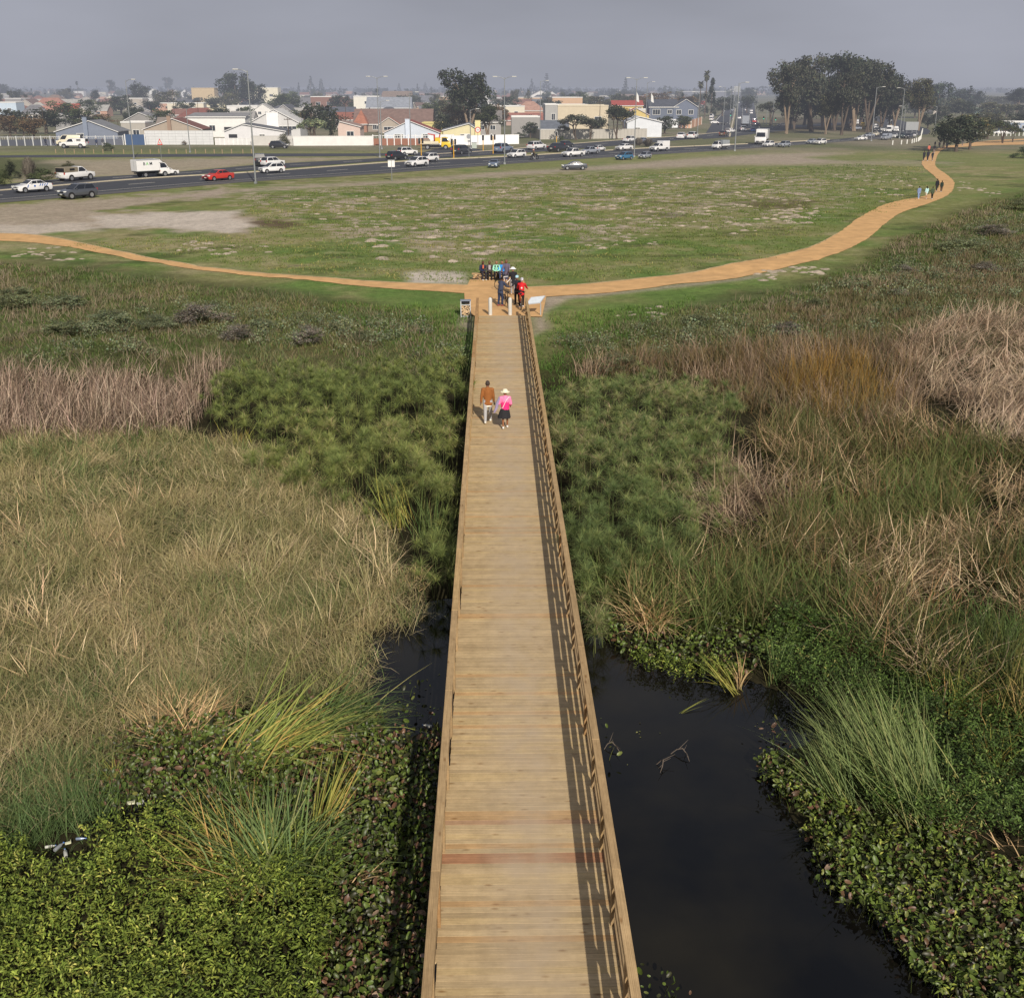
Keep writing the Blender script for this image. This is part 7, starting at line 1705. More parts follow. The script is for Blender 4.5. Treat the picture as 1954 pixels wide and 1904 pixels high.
robot(1393, 238, 217, 'traffic light showing green at the straight road', 1, 2, False, False); robot(1456, 241, 223, 'traffic light showing green left of the gum grove', 1, 2, False, False); robot(1479, 240, 225, 'second green traffic light beside the outermost gum tree', 1, 2, False, False); robot(1646, 247, 228, 'yellow traffic light post under the gum trees', 1); robot(1699, 250, 231, 'yellow traffic light post behind the white box truck in the queue', 1)
# ---------------- signs
RED_S = mat('red_sign_face', srgb(196, 44, 40), .4, .03, 3); WHITE_S = mat('white_sign_face', srgb(228, 228, 226), .4, .03, 3); GREY_S = mat('grey_sign_back', srgb(150, 154, 158), .5, .06, 1.2, .3)
def sgn(name, label, px, base): return thing(name, label, 'road sign', G(px, base))
def disc(mb, r, z, y, n_=24, M0=None): mb.lathe([(r, -.012), (r, .012)], n_, 0, Matrix.Translation((0, y, z)) @ Matrix.Rotation(math.pi/2, 4, 'X'))
t = sgn('warning_sign', 'red bordered triangular warning sign behind the lettered box truck', 309, 312); h = 4.0; t.scale = (.62, .62, .85)
mb = MB(); mb.tube([(0, 0, 0), (0, 0, h)], .05, 8); mb.build('post', STEEL, t)
mb = MB(); mb.prism([(-.75, h-.3), (.75, h-.3), (0, h+1.0)], -.06, -.03); f = mb.build('sign_border', RED_S, t)
mb = MB(); mb.prism([(-.46, h-.14), (.46, h-.14), (0, h+.66)], -.08, -.062); mb.build('sign_face', WHITE_S, f)
mb = MB(); mb.box((-.07, -.09, h+.12), (.12, .015, .36)); mb.box((.10, -.09, h+.02), (.12, .015, .22)); mb.build('sign_symbol', TRIM, f)
t = sgn('speed_sign', 'round red ringed speed sign before the bright white wall', 1011*0+1012-100, 283.5); h = 3.9
t.location = G(912, 283.5)
mb = MB(); mb.tube([(0, 0, 0), (0, 0, h)], .05, 8); mb.build('post', STEEL, t)
mb = MB(); disc(mb, .62, h, -.07); f = mb.build('sign_border', RED_S, t); mb = MB(); disc(mb, .46, h, -.098); mb.build('sign_face', WHITE_S, f)
mb = MB(); mb.box((-.13, -.118, h), (.16, .012, .30)); mb.box((.13, -.118, h), (.16, .012, .30)); mb.build('sign_symbol', GREY_S, f)
t = sgn('speed_sign', 'white square sign with a grey disc below the dark minivan', 897, 300); t.location = G(895, 302); h = 4.2
mb = MB(); mb.tube([(0, 0, 0), (0, 0, h-.8)], .05, 8); mb.build('post', STEEL, t)
mb = MB(); mb.box((-.3, -.06, h-.5), (1.1, .04, 1.5)); f = mb.build('sign_face', WHITE_S, t); mb = MB(); disc(mb, .42, h-.25, -.10); mb.build('sign_symbol', GREY_S, f)
t = sgn('notice_board', 'small white two panel notice on a post beside the gravel track', 748, 345.5); h = 2.9
mb = MB(); mb.tube([(0, 0, 0), (0, 0, h)], .05, 8); mb.build('post', STEEL, t)
mb = MB(); mb.box((-.26, -.07, h-.5), (.46, .03, .9)); mb.build('panel', WHITE_S, t); mb = MB(); mb.box((.26, -.07, h-.5), (.46, .03, .9)); mb.build('panel', WHITE_S, t); mb = MB(); mb.box((0, -.05, h+.06), (1.0, .03, .07)); mb.build('cross_bar', STEEL, t)
t = sgn('road_sign_board', 'large grey back of a road sign board standing over the car queue', 1738, 264); s_ = scl(1738, 264)
for px_ in (-9, 1, 10):
    mb = MB(); mb.tube([(px_/s_, .1, 0), (px_/s_, .1, 29/s_)], .10, 8); mb.build('post', STEEL, t)
mb = MB(); mb.box((0, 0, 22/s_), (24/s_, .08, 15/s_)); mb.build('panel', GREY_S, t)
t = sgn('gantry_sign', 'grey back of a tall overhead sign at the far straight road', 1404, 208); s_ = scl(1404, 208)
for px_ in (-4, 4):
    mb = MB(); mb.tube([(px_/s_, 0, 0), (px_/s_, 0, 42/s_)], .2, 8); mb.build('post', STEEL, t)
mb = MB(); mb.box((0, -.3, 36/s_), (13/s_, .12, 9/s_)); mb.build('panel', GREY_S, t)
t = thing('junction_box', 'pale green electrical cabinet beside the bright white wall', 'cabinet', G(905, 283.5)); mb = MB(); mb.box((0, 0, .6), (1.1, .6, 1.2)); mb.build('cabinet_body', mat('cabinet', srgb(176, 186, 176), .6, .05, 2), t, bevel=.03); mb = MB(); mb.box((0, 0, 1.23), (1.2, .7, .06)); mb.build('lid', STEEL, t)
# feather flags by the junction
for px, b, t_, lb, c_ in [(1212, 246, 180, 'white feather flag on the left of two by the yellow house', FASC), (1240, 244, 182, 'white feather flag right of the lamp by the blue grey house', FASC)]:
    p = G(px, b); h = (b-t_)/scl(px, b); t = thing('feather_flag', lb, 'flag', p); mb = MB(); mb.tube([(0, 0, 0), (.02, 0, h)], .05, 6); mb.build('pole', STEEL, t)
    mb = MB(); mb.prism([(0, h*.78), (.3, h*.74), (1.0, h*.72), (.7, h*.9), (.05, h)], -.015, .015); mb.build('banner', c_, t)
# low timber bollards on the verge, white guard posts at the bend
WOODP = mat('weathered_timber_post', srgb(150, 132, 104), .9, .2, 5)
pm = MB(); pm.tube([(0, 0, 0), (0, 0, .8), (0, 0, .84)], [.11, .11, .07], 10); pme = pm.mesh('post', [WOODP], smooth=True)
for i, zx in enumerate([420, 490, 560, 635, 705, 775, 850, 930, 1065, 1130, 1195, 1270, 1325, 1400, 1470, 1545, 1610, 1670, 1740, 1825, 1890]):
    px = zx*.25406; o = link('timber_bollard', pme, None, None, G(px, 293+((i*7) % 5)*.15), (0, 0, i*.9)); tag(o, 'short timber bollard in the row along the far grass verge', 'bollard', 'timber bollards along the far verge')
WP = mat('white_guard_post', srgb(214, 214, 208), .8, .08, 3)
gp = MB(); gp.box((0, 0, .5), (.26, .14, 1.0)); gme = gp.mesh('post', [WP], bevel=.03)
pl = along([(1703, 277), (1722, 276), (1740, 274), (1752, 270.5), (1757, 266), (1758, 259), (1760, 252)], 26)
for i, q in enumerate(pl): tag(link('guard_post', gme, None, None, (q[0], q[1], 0), (0, 0, random.uniform(-.1, .1))), 'white concrete guard post in the curved row below the car queue', 'guard post', 'white guard posts curving round the road end')
pl = along([(1792, 259), (1850, 259), (1900, 260), (1960, 260)], 22)
for i, q in enumerate(pl): tag(link('guard_post', gme, None, None, (q[0], q[1], 0)), 'white post in the straight row along the park road at right', 'guard post', 'white posts along the park road')
# ------------------------------------------------------------------ people
def skin_m(c_): return mat('skin', srgb(*c_), .6, .06, 8, haze=True)
def cloth(c_, nm='cloth'): return mat(nm+'_%d' % (sum(c_)*7+c_[0]), srgb(*c_), .85, .12, 7)
def capsule(bm, a, b, ra, rb, n_=10, sx=1.0):
    """tapered limb with round ends; sx flattens it front to back"""
    a, b = Vector(a), Vector(b); d = b-a; L = d.length
    t = d.normalized() if L > 1e-6 else Vector((0, 0, 1))
    u = Vector((0, 1, 0)).cross(t)
    u = u.normalized() if u.length > .05 else Vector((1, 0, 0)); w = t.cross(u)
    rings = []
    for k in range(4): f = k/3*math.pi/2; rings.append((a-t*ra*math.cos(f), ra*math.sin(f)+1e-4))
    for k in range(4): f = math.pi/2+k/3*math.pi/2; rings.append((b-t*rb*math.cos(f), rb*math.sin(f)+1e-4))
    prev = None
    for c_, r in rings:
        vs = [bm.verts.new(c_+(u*math.cos(2*math.pi*k/n_)+w*math.sin(2*math.pi*k/n_)*sx)*r) for k in range(n_)]
        if prev: [bm.faces.new((prev[k], prev[(k+1) % n_], vs[(k+1) % n_], vs[k])) for k in range(n_)]
        else: bm.faces.new(vs[::-1])
        prev = vs
    bm.faces.new(prev)
TS = bpy.data.scenes.new('tmp')
def fuse(caps, name, voxel=.022, smooth=6, tail=None):
    """capsules grown together into one continuous surface"""
    bm = bmesh.new()
    for c_ in caps: capsule(bm, *c_)
    me = bpy.data.meshes.new('tmp'); bm.to_mesh(me); bm.free()
    o = bpy.data.objects.new('tmp', me); TS.collection.objects.link(o)
    r = o.modifiers.new('r', 'REMESH'); r.mode = 'VOXEL'; r.voxel_size = voxel; r.use_smooth_shade = True
    s = o.modifiers.new('s', 'SMOOTH'); s.iterations = smooth; s.factor = .5
    TS.view_layers[0].update(); dg = TS.view_layers[0].depsgraph
    out = bpy.data.meshes.new_from_object(o.evaluated_get(dg))
    bpy.data.objects.remove(o); bpy.data.meshes.remove(me); out.name = name
    if tail:
        bm = bmesh.new(); bm.from_mesh(out)
        for c_ in tail: capsule(bm, *c_, n_=6)
        bm.to_mesh(out); bm.free(); out.polygons.foreach_set('use_smooth', [True]*len(out.polygons))
    return out
V3 = Vector
def pose_stand(step=.0, arms=(.12, .12), bend=0.0, armf=(0, 0), elbow=(.15, .15)):
    """joint positions; the person faces +y"""
    J = {}
    hipz = .92
    J['pel'] = V3((0, 0, hipz)); J['chest'] = V3((0, math.sin(bend)*.40, hipz+.40*math.cos(bend))); J['neck'] = V3((0, math.sin(bend)*.55, hipz+.55*math.cos(bend))); J['head'] = J['neck']+V3((0, .03+math.sin(bend)*.10, .16))
    for i, s in enumerate((-1, 1)):
        st = step*s
        J['hip', s] = V3((s*.095, 0, hipz-.03)); J['knee', s] = V3((s*.10, st*.5+.03, .49)); J['ank', s] = V3((s*.10, st-.02, .08+abs(min(0, st))*.12))
        J['sh', s] = J['neck']+V3((s*.185, -.01, -.07)); a, f, e = arms[i], armf[i], elbow[i]
        el = J['sh', s]+V3((s*math.sin(a)*.28, math.sin(f)*.28, -.28*math.cos(a)*math.cos(f))); J['elb', s] = el
        g = f+e; J['wri', s] = el+V3((s*math.sin(a)*.12-s*.04*(e > .8), math.sin(g)*.25, -.25*math.cos(g)))
    return J
def pose_sit(seat=.46, lean=.1, hands='lap'):
    J = {}; J['pel'] = V3((0, 0, seat+.10)); J['chest'] = V3((0, .04+lean*.3, seat+.46)); J['neck'] = V3((0, .05+lean*.5, seat+.60)); J['head'] = J['neck']+V3((0, .05, .16))
    for s in (-1, 1):
        J['hip', s] = V3((s*.10, .05, seat+.07)); J['knee', s] = V3((s*.12, .46, seat+.06)); J['ank', s] = V3((s*.12, .44, .08))
        J['sh', s] = J['neck']+V3((s*.185, 0, -.07)); J['elb', s] = J['sh', s]+V3((s*.07, .10, -.25)); J['wri', s] = V3((s*.05, .32, seat+.19))
    return J
def person(label, loc, rz, J, skin=(122, 84, 62), top=(60, 60, 70), bottom=(50, 54, 66), shoes=(220, 220, 218), hair=(34, 28, 26), skirt=None, hat=None, helmet=None, shorts=False, female=False, s=1.0, longsleeve=True, extras=None, group=None, fine=False, bald=.0, bulk=1.0, longhair=False, hood=False):
    t = thing('person', label, 'person', loc, rz, group, s)
    vx = .016 if fine else .024
    h = J['head']; nk = J['neck']; bd = (h-nk).normalized()
    caps = [(nk-bd*.03, nk+bd*.08, .058, .055), (h+bd*-.035+V3((0, .012, 0)), h+bd*.045, .078, .092), (h+V3((0, .05, -.05)), h+V3((0, .045, -.02)), .05, .06),
            (h+V3((0, .098, -.015)), h+V3((0, .112, -.032)), .014, .017), (h+V3((-.088, -.005, -.01)), h+V3((-.090, -.005, -.035)), .020, .014), (h+V3((.088, -.005, -.01)), h+V3((.090, -.005, -.035)), .020, .014),
            (J['pel'], J['chest'], .135, .140, 12, .72), (J['chest'], nk-bd*.10, .140, .115, 12, .7), (J['sh', -1], J['sh', 1], .062, .062)]
    fing = []
    for s_ in (-1, 1):
        caps += [(J['sh', s_], J['elb', s_], .056, .042), (J['elb', s_], J['wri', s_], .042, .028), (J['hip', s_], J['knee', s_], .085, .058), (J['knee', s_]+V3((0, -.01, 0)), J['ank', s_], .056, .038), (J['ank', s_]+V3((0, -.03, -.03)), J['ank', s_]+V3((0, .15, -.045)), .040, .032)]
        fd = (J['wri', s_]-J['elb', s_]).normalized(); pc = J['wri', s_]+fd*.07
        caps.append((J['wri', s_], pc, .032, .036, 10, .7))
        sd = V3((0, 1, 0)).cross(fd); sd = sd.normalized() if sd.length > .1 else V3((1, 0, 0)); fw = fd.cross(sd)
        for k, (o, ln) in enumerate(((-.027, .062), (-.009, .075), (.009, .072), (.027, .056))):
            b0 = pc+fw*o+fd*.01; b1 = b0+fd*ln*.55-sd*s_*.008; fing += [(b0, b1, .0095, .009), (b1, b1+fd*ln*.45-sd*s_*.022, .009, .0075)]
        b0 = J['wri', s_]+fd*.03+fw*.032; fing += [(b0, b0+fw*.028+fd*.03, .011, .010), (b0+fw*.028+fd*.03, b0+fw*.034+fd*.06, .010, .008)]
    body = fuse(caps, 'body', vx, 5, fing)
    link('body', body, t, skin_m(skin))
    # upper clothing
    B_ = bulk
    tc = [(J['pel']+V3((0, 0, -.02)), J['chest'], .158*B_, .166*B_, 12, .76), (J['chest'], nk-bd*.09, .164*B_, .132*B_, 12, .74), (J['sh', -1], J['sh', 1], .078*B_, .078*B_), (nk-bd*.06, nk+bd*.0, .085, .068)]
    for s_ in (-1, 1):
        tc.append((J['sh', s_], J['elb', s_], .074*B_, .060*B_))
        if longsleeve: tc.append((J['elb', s_], J['elb', s_].lerp(J['wri', s_], .92), .060*B_, .046*B_))
    if not skirt and J['knee', 1].z < .6: tc.append((J['pel']+V3((-.06*B_, 0, -.10)), J['pel']+V3((.06*B_, 0, -.10)), .125*B_, .125*B_))
    if hood: tc.append((nk+V3((0, -.07, .0)), nk+V3((0, -.09, .05)), .09, .08))
    tm = fuse(tc, 'jacket', vx, 4); link('jacket' if longsleeve else 'shirt', tm, t, cloth(top, 'knit'))
    if skirt:
        mb = MB(); pz = J['pel'].z
        n_ = 28; prof = [(.165, pz+.06), (.20, pz-.06), (.245, pz-.22), (.285, pz-.42)]
        vs, fs = [], []
        for i, (r, z) in enumerate(prof):
            for k in range(n_):
                a = 2*math.pi*k/n_; q = r*(1+(.08*(i/3))*math.sin(a*9)); vs.append((q*math.cos(a)-(.05*i/3), q*.72*math.sin(a)-.02*i, z))
        for i in range(3):
            for k in range(n_): fs.append((i*n_+k, i*n_+(k+1) % n_, (i+1)*n_+(k+1) % n_, (i+1)*n_+k))
        fs.append(tuple(range(n_))); mb.add(vs, fs); mb.build('skirt', cloth(skirt, 'skirt'), t, smooth=True)
    else:
        lc = [(J['pel']+V3((-.03, 0, .03)), J['pel']+V3((.03, 0, .0)), .142*B_, .142*B_, 12, .8)]
        for s_ in (-1, 1):
            lc.append((J['hip', s_], J['knee', s_], .104, .078))
            if not shorts: lc.append((J['knee', s_]+V3((0, -.01, 0)), J['ank', s_]+V3((0, 0, .02)), .076, .060))
        link('shorts' if shorts else 'trousers', fuse(lc, 'trousers', vx, 4), t, cloth(bottom, 'trousers'))
    for s_ in (-1, 1):
        a = J['ank', s_]; sh = fuse([(a+V3((0, -.045, -.032)), a+V3((0, .165, -.05)), .050, .036, 10, .9), (a+V3((0, -.02, -.01)), a+V3((0, .04, -.03)), .048, .045)], 'shoe', .018, 2); link('shoe', sh, t, cloth(shoes, 'shoe'))
    if hat == 'brim':
        mb = MB(); M = Matrix.Translation(h+V3((0, -.01, .045)))
        mb.lathe([(.205, -.012), (.20, .0), (.125, .018), (.115, .06), (.10, .10), (.06, .122), (.01, .126)], 24, 0, M); mb.build('sun_hat', cloth((232, 224, 196), 'straw'), t, smooth=True)
    elif hat == 'white':
        mb = MB(); mb.lathe([(.22, -.012), (.215, .0), (.128, .02), (.112, .07), (.085, .10), (.01, .108)], 24, 0, Matrix.Translation(h+V3((0, -.01, .04)))); mb.build('sun_hat', cloth((236, 236, 236), 'hat'), t, smooth=True)
    elif helmet:
        hm = fuse([(h+V3((0, -.05, .05)), h+V3((0, .06, .06)), .108, .102)], 'helmet', .02, 2); link('helmet', hm, t, mat('helmet_shell', srgb(*helmet), .35, .05, 4, coat=.4))
        mb = MB()
        for q in (-.04, 0, .04): mb.box((q, .0, h.z+.150-abs(q)*.5), (.014, .13, .02), rz=0)
        mb.build('helmet_vent', TRIM, t)
    else:
        if longhair: hr = fuse([(h+V3((0, -.02, .03)), h+V3((0, -.01, .04)), .100, .102), (h+V3((0, -.05, 0)), nk+V3((0, -.08, -.06)), .085, .06)], 'hair', .022, 3)
        else: hr = fuse([(h+V3((0, -.022, .02)), h+V3((0, -.006, .045)), .094, .093)], 'hair', .02, 3)
        link('hair', hr, t, cloth(hair, 'hair'))
    for s_ in (-1, 1):
        mb = MB(); mb.lathe([(.003, -.004), (.012, -.001), (.012, .004), (.003, .006)], 8, 0, Matrix.Translation(h+V3((s_*.034, .094, .012))) @ Matrix.Rotation(-math.pi/2, 4, 'X')); mb.build('eye', cloth((40, 30, 26), 'eye'), t)
    mb = MB(); mb.box((h.x, h.y+.100, h.z-.060), (.045, .012, .010)); mb.build('mouth', cloth((120, 66, 60), 'lip'), t, bevel=.003)
    if extras: extras(t, J)
    return t
def at_deck(px, py): p = G(px, py, DECK); return p
def at_gr(px, py, dz=.05): p = G(px, py, 0.0); p.z = terr1(p.x, p.y)+dz; return p
# the couple on the bridge, walking away
Jm = pose_stand(.22, (.22, .16), 0, (-.12, .10), (.18, .25))
def hem(col, off=-.115, r=.165, dz=.055):
    def f(t, J):
        mb = MB(); z = J['pel'].z+off; n_ = 24
        vs = [(r*math.cos(a)*q, r*.76*math.sin(a)*q, z+zz) for q, zz in ((1, dz), (1.0, 0), (.9, 0), (.9, dz)) for a in np.linspace(0, 2*math.pi, n_, endpoint=False)]
        fs = [(i*n_+k, i*n_+(k+1) % n_, ((i+1) % 4)*n_+(k+1) % n_, ((i+1) % 4)*n_+k) for i in range(4) for k in range(n_)]
        mb.add(vs, fs); mb.build('shirt_hem', cloth(col, 'hem'), t, smooth=True)
    return f
def man_x(t, J):
    hem((236, 232, 220), -.225, .150, .05)(t, J)
    w = J['wri', 1]; mb = MB(); mb.box((w.x+.02, w.y+.07, w.z-.12), (.07, .10, .14)); mb.build('bag', cloth((52, 66, 66), 'bag'), t, bevel=.02)
person('man in a rust brown jersey and light grey trousers walking away on the bridge', at_deck(931, 806), -.02, Jm, (112, 76, 60), (146, 92, 48), (168, 168, 170), (222, 220, 212), (66, 56, 52), s=.98, fine=True, extras=man_x, bulk=1.06)
def woman_x(t, J):
    c_ = J['chest']
    mb = MB(); mb.tube([J['sh', 1]+V3((.0, -.06, .07)), c_+V3((.03, -.165, .0)), J['pel']+V3((-.12, -.165, .06)), J['pel']+V3((-.21, -.05, .0))], [.016]*4, 6); mb.build('bag_strap', cloth((232, 214, 214), 'strap'), t)
    mb = MB()
    # lower band of the jersey in a stronger pink
    n_ = 24; vs = [(.186*math.cos(a), .150*math.sin(a)-.005+.02*(z > c_.z-.1), z) for z in (c_.z-.04, J['pel'].z-.10) for a in np.linspace(0, 2*math.pi, n_, endpoint=False)]
    mb.add(vs, [(k, (k+1) % n_, n_+(k+1) % n_, n_+k) for k in range(n_)]); mb.build('jersey_band', cloth((236, 50, 124), 'band'), t, smooth=True)
    mb = MB(); e = J['elb', -1]; mb.tube([J['sh', -1]+V3((-.05, -.03, .03)), e+V3((-.07, 0, .02)), e+V3((-.12, -.04, -.18)), e+V3((-.22, -.06, -.40))], [.06, .075, .07, .04], 8); mb.build('shawl', cloth((148, 138, 170), 'shawl'), t, smooth=True)
Jw = pose_stand(.14, (.30, .26), 0, (.10, .05), (1.2, .9))
person('woman in a pink jersey, black pleated skirt and cream sun hat on the bridge', at_deck(964, 817), .05, Jw, (140, 92, 62), (238, 132, 176), (30, 30, 34), (226, 224, 220), hat='brim', skirt=(40, 40, 44), s=.89, fine=True, extras=woman_x, female=True, bulk=1.12)
# bicycles
TYRE_M = RUB
def bicycle(label, loc, rz, frame, tilt=0.0):
    t = thing('bicycle', label, 'bicycle', loc, rz); t.rotation_euler = (0, tilt, rz)
    # along y, front +y
    for y in (-.52, .52):
        mb = MB(); n_ = 28
        pts = [(0, y+.345*math.cos(a), .365+.345*math.sin(a)) for a in np.linspace(0, 2*math.pi, n_+1)]
        mb.tube(pts, .022, 6, cap=False); w = mb.build('wheel', RUB, t, smooth=True)
        mb = MB()
        for a in np.linspace(0, math.pi, 7, endpoint=False): mb.tube([(0, y+.33*math.cos(a), .365+.33*math.sin(a)), (0, y-.33*math.cos(a), .365-.33*math.sin(a))], .004, 4)
        mb.tube([(-.04, y, .365), (.04, y, .365)], .03, 8); mb.build('spokes', STEEL, w)
    mb = MB(); bb = (0, -.06, .32); st = (0, -.20, .84); hd = (0, .34, .86); hd2 = (0, .37, .74); ra = (0, -.52, .365)
    for a, b, r in ((bb, st, .02), (st, hd, .02), (bb, hd2, .024), (bb, ra, .013), (st, ra, .012), (hd, hd2, .022)): mb.tube([a, b], r, 8)
    fr = mb.build('frame', frame, t, smooth=True)
    mb = MB()
    for s in (-.05, .05): mb.tube([(s, .38, .72), (s, .52, .365)], .014, 6)
    mb.build('fork', TRIM, t)
    mb = MB(); mb.tube([hd, (0, .34, .98)], .015, 6); mb.tube([(-.33, .30, 1.0), (0, .36, .985), (.33, .30, 1.0)], .014, 6); hb = mb.build('handlebar', TRIM, t)
    for s in (-1, 1):
        mb = MB(); mb.tube([(s*.22, .322, .995), (s*.34, .30, 1.0)], .02, 8); mb.build('grip', RUB, hb)
    mb = MB(); mb.tube([st, (0, -.225, .95)], .014, 6); mb.box((0, -.23, .965), (.15, .26, .05)); mb.build('saddle', TRIM, t, bevel=.02)
    mb = MB(); mb.tube([(-.12, -.06, .42), (-.05, -.06, .32), (.05, -.06, .32), (.12, -.06, .22)], .012, 6); mb.lathe([(.09, -.006), (.09, .006)], 16, 0, Matrix.Translation((.05, -.06, .32)) @ Matrix.Rotation(math.pi/2, 4, 'Y')); mb.build('crank', TRIM, t)
    return t
zz = lambda zx, zy: ((1040+zx/7.515)*.82727, (590+zy/7.515)*.82727)      # detail view to picture
gp_ = lambda zx, zy, dz=.05: at_gr(*zz(zx, zy), dz)
BK = mat('black_bike_frame', srgb(30, 30, 34), .3, .05, 4, coat=.4); WB = mat('white_bike_frame', srgb(230, 230, 230), .3, .04, 4, coat=.4); OB = mat('orange_bike_frame', srgb(190, 84, 40), .3, .05, 4, coat=.4)
# low stone seat at the head of the path where four people sit
bench_p = gp_(745, 415, .0)
GAB = mat('gabion_stone', srgb(186, 156, 116), .9, .3, 14, bump=.6)
t = thing('stone_bench', 'low wire caged stone bench at the back of the path junction', 'bench', bench_p)
mb = MB(); rr = random.Random(3)
for i in range(110):
    x, y, z = rr.uniform(-1.5, 1.5), rr.choice([-.26, .26, rr.uniform(-.2, .2)]), rr.uniform(.05, .36); q = rr.uniform(.07, .12)
    M = Matrix.Translation((x, y, z)) @ Matrix.Rotation(rr.uniform(0, 3), 4, 'Z') @ Matrix.Diagonal((q*1.3, q, q*.8, 1))
    mb.lathe([(.3, -.9), (.85, -.45), (1, .1), (.7, .7), (.2, .95)], 7, 0, M)
mb.build('stone_fill', GAB, t, smooth=True)
mb = MB(); mb.box((0, 0, .43), (3.15, .55, .05)); mb.build('seat', mat('bench_slats', srgb(176, 146, 106), .8, .15, 5), t, bevel=.01)
mb = MB()
for k in range(16): mb.tube([(-1.55+k*.2, -.35, 0), (-1.55+k*.2, -.35, .40)], .006, 4)
for k in range(4): mb.tube([(-1.55, -.35, .05+k*.11), (1.55, -.35, .05+k*.11)], .006, 4)
mb.build('wire_cage', STEEL, t)
# sitters face the camera
by = bench_p.y
def sitter(px_, label, **k):
    g = G(*zz(px_, 415)); return person(label, (g.x, by, terr1(g.x, by)+.0), math.pi+k.pop('turn', 0.0), pose_sit(.455, k.pop('lean', .15)), s=1.0, **k)
sitter(545, 'person in navy jacket and orange top leftmost on the bench', top=(40, 46, 74), bottom=(52, 50, 58), shoes=(228, 228, 226), skin=(86, 60, 48), turn=.35, longhair=True, extras=lambda t, J: [mbx.build('bib', cloth((196, 104, 76), 'bib'), t, bevel=.02) for mbx in [MB()] if mbx.box((0, J['chest'].y+.135, J['chest'].z+.02), (.12, .03, .26)) is None])
sitter(668, 'person in striped white shirt and dark cardigan on bench', top=(70, 64, 66), bottom=(36, 34, 38), shoes=(40, 36, 36), skin=(96, 68, 54), turn=.1, extras=lambda t, J: [mbx.build('striped_shirt', cloth((206, 200, 204), 'stripe'), t) for mbx in [MB()] if [mbx.box((0, J['chest'].y+.130, J['chest'].z+.12-k*.055), (.16, .03, .03)) for k in range(6)]])
sitter(792, 'person in a mint green top with black sleeves on the bench', top=(150, 214, 190), bottom=(34, 34, 38), shoes=(40, 38, 38), skin=(150, 108, 84), hair=(120, 92, 78), extras=lambda t, J: [mbx.build('dark_collar', cloth((34, 34, 40), 'collar'), t, bevel=.02) for mbx in [MB()] if [mbx.box((s_*.10, J['neck'].y+.05, J['neck'].z-.08), (.09, .16, .12)) for s_ in (-1, 1)]])
sitter(893, 'person in a bright blue jacket sitting at the right end of the stone bench', top=(48, 142, 216), bottom=(66, 76, 108), shoes=(140, 84, 66), skin=(150, 108, 84), bulk=1.1, turn=-.1)
sitter(975, 'person in violet blue half hidden at the far right of the stone bench', top=(74, 92, 170), bottom=(70, 76, 110), skin=(110, 78, 62), shoes=(180, 180, 180), turn=-.35, lean=.4)
g = gp_(968, 520); person('person in a grey purple anorak standing astride the white bicycle', g, 2.9, pose_stand(.06, (.15, .2), .12, (.35, .45), (.7, .7)), top=(98, 92, 112), bottom=(80, 78, 92), shorts=True, skin=(120, 84, 66), hair=(90, 84, 96), shoes=(70, 70, 76))
bicycle('white bicycle standing turned sideways in the middle of the path junction', gp_(955, 590), -1.15, WB, .08)
g = gp_(1075, 690); person('person in a white sun hat, black top and grey trousers seen from behind', g, .1, pose_stand(.05, (.2, .2), 0, (.4, .1), (1.0, .4)), top=(38, 38, 44), bottom=(142, 140, 142), skin=(170, 120, 92), hat='white', shoes=(196, 160, 120), s=1.02)
g = gp_(860, 885); person('person in navy blue overalls leaning over a black bicycle', g, -.7, pose_stand(.06, (.2, .15), .22, (.8, .7), (.5, .6)), top=(58, 66, 88), bottom=(44, 54, 80), skin=(100, 66, 52), shoes=(150, 84, 74), s=1.04, bulk=1.1)
bicycle('black bicycle held by the person in navy overalls', gp_(962, 905), .28, BK, .03)
g = gp_(1150, 850); person('person in black with a pale blue cycling helmet standing by the red rider', g, math.pi-.3, pose_stand(.08, (.2, .2), .05, (.5, .5), (1.1, 1.0)), top=(42, 42, 50), bottom=(34, 34, 40), skin=(140, 98, 80), helmet=(170, 212, 228), shoes=(36, 36, 40), s=1.02)
g = gp_(1222, 905); person('cyclist in a red jacket and white helmet astride an orange bicycle', g, -.12, pose_stand(.10, (.30, .30), .35, (.75, .75), (.3, .3)), top=(196, 36, 44), bottom=(36, 34, 38), skin=(150, 104, 84), helmet=(214, 210, 220), shoes=(206, 200, 200), s=1.02, bulk=1.06,
       extras=lambda t, J: [mbx.build('jacket_emblem', cloth((240, 214, 214), 'emblem'), t) for mbx in [MB()] if mbx.lathe([(.05, -.004), (.05, .004)], 12, 0, Matrix.Translation(J['chest']+V3((.02, -.205, -.12))) @ Matrix.Rotation(math.pi/2-.3, 4, 'X')) is None])
bicycle('orange framed bicycle under the cyclist in red', gp_(1205, 930), .06, OB)
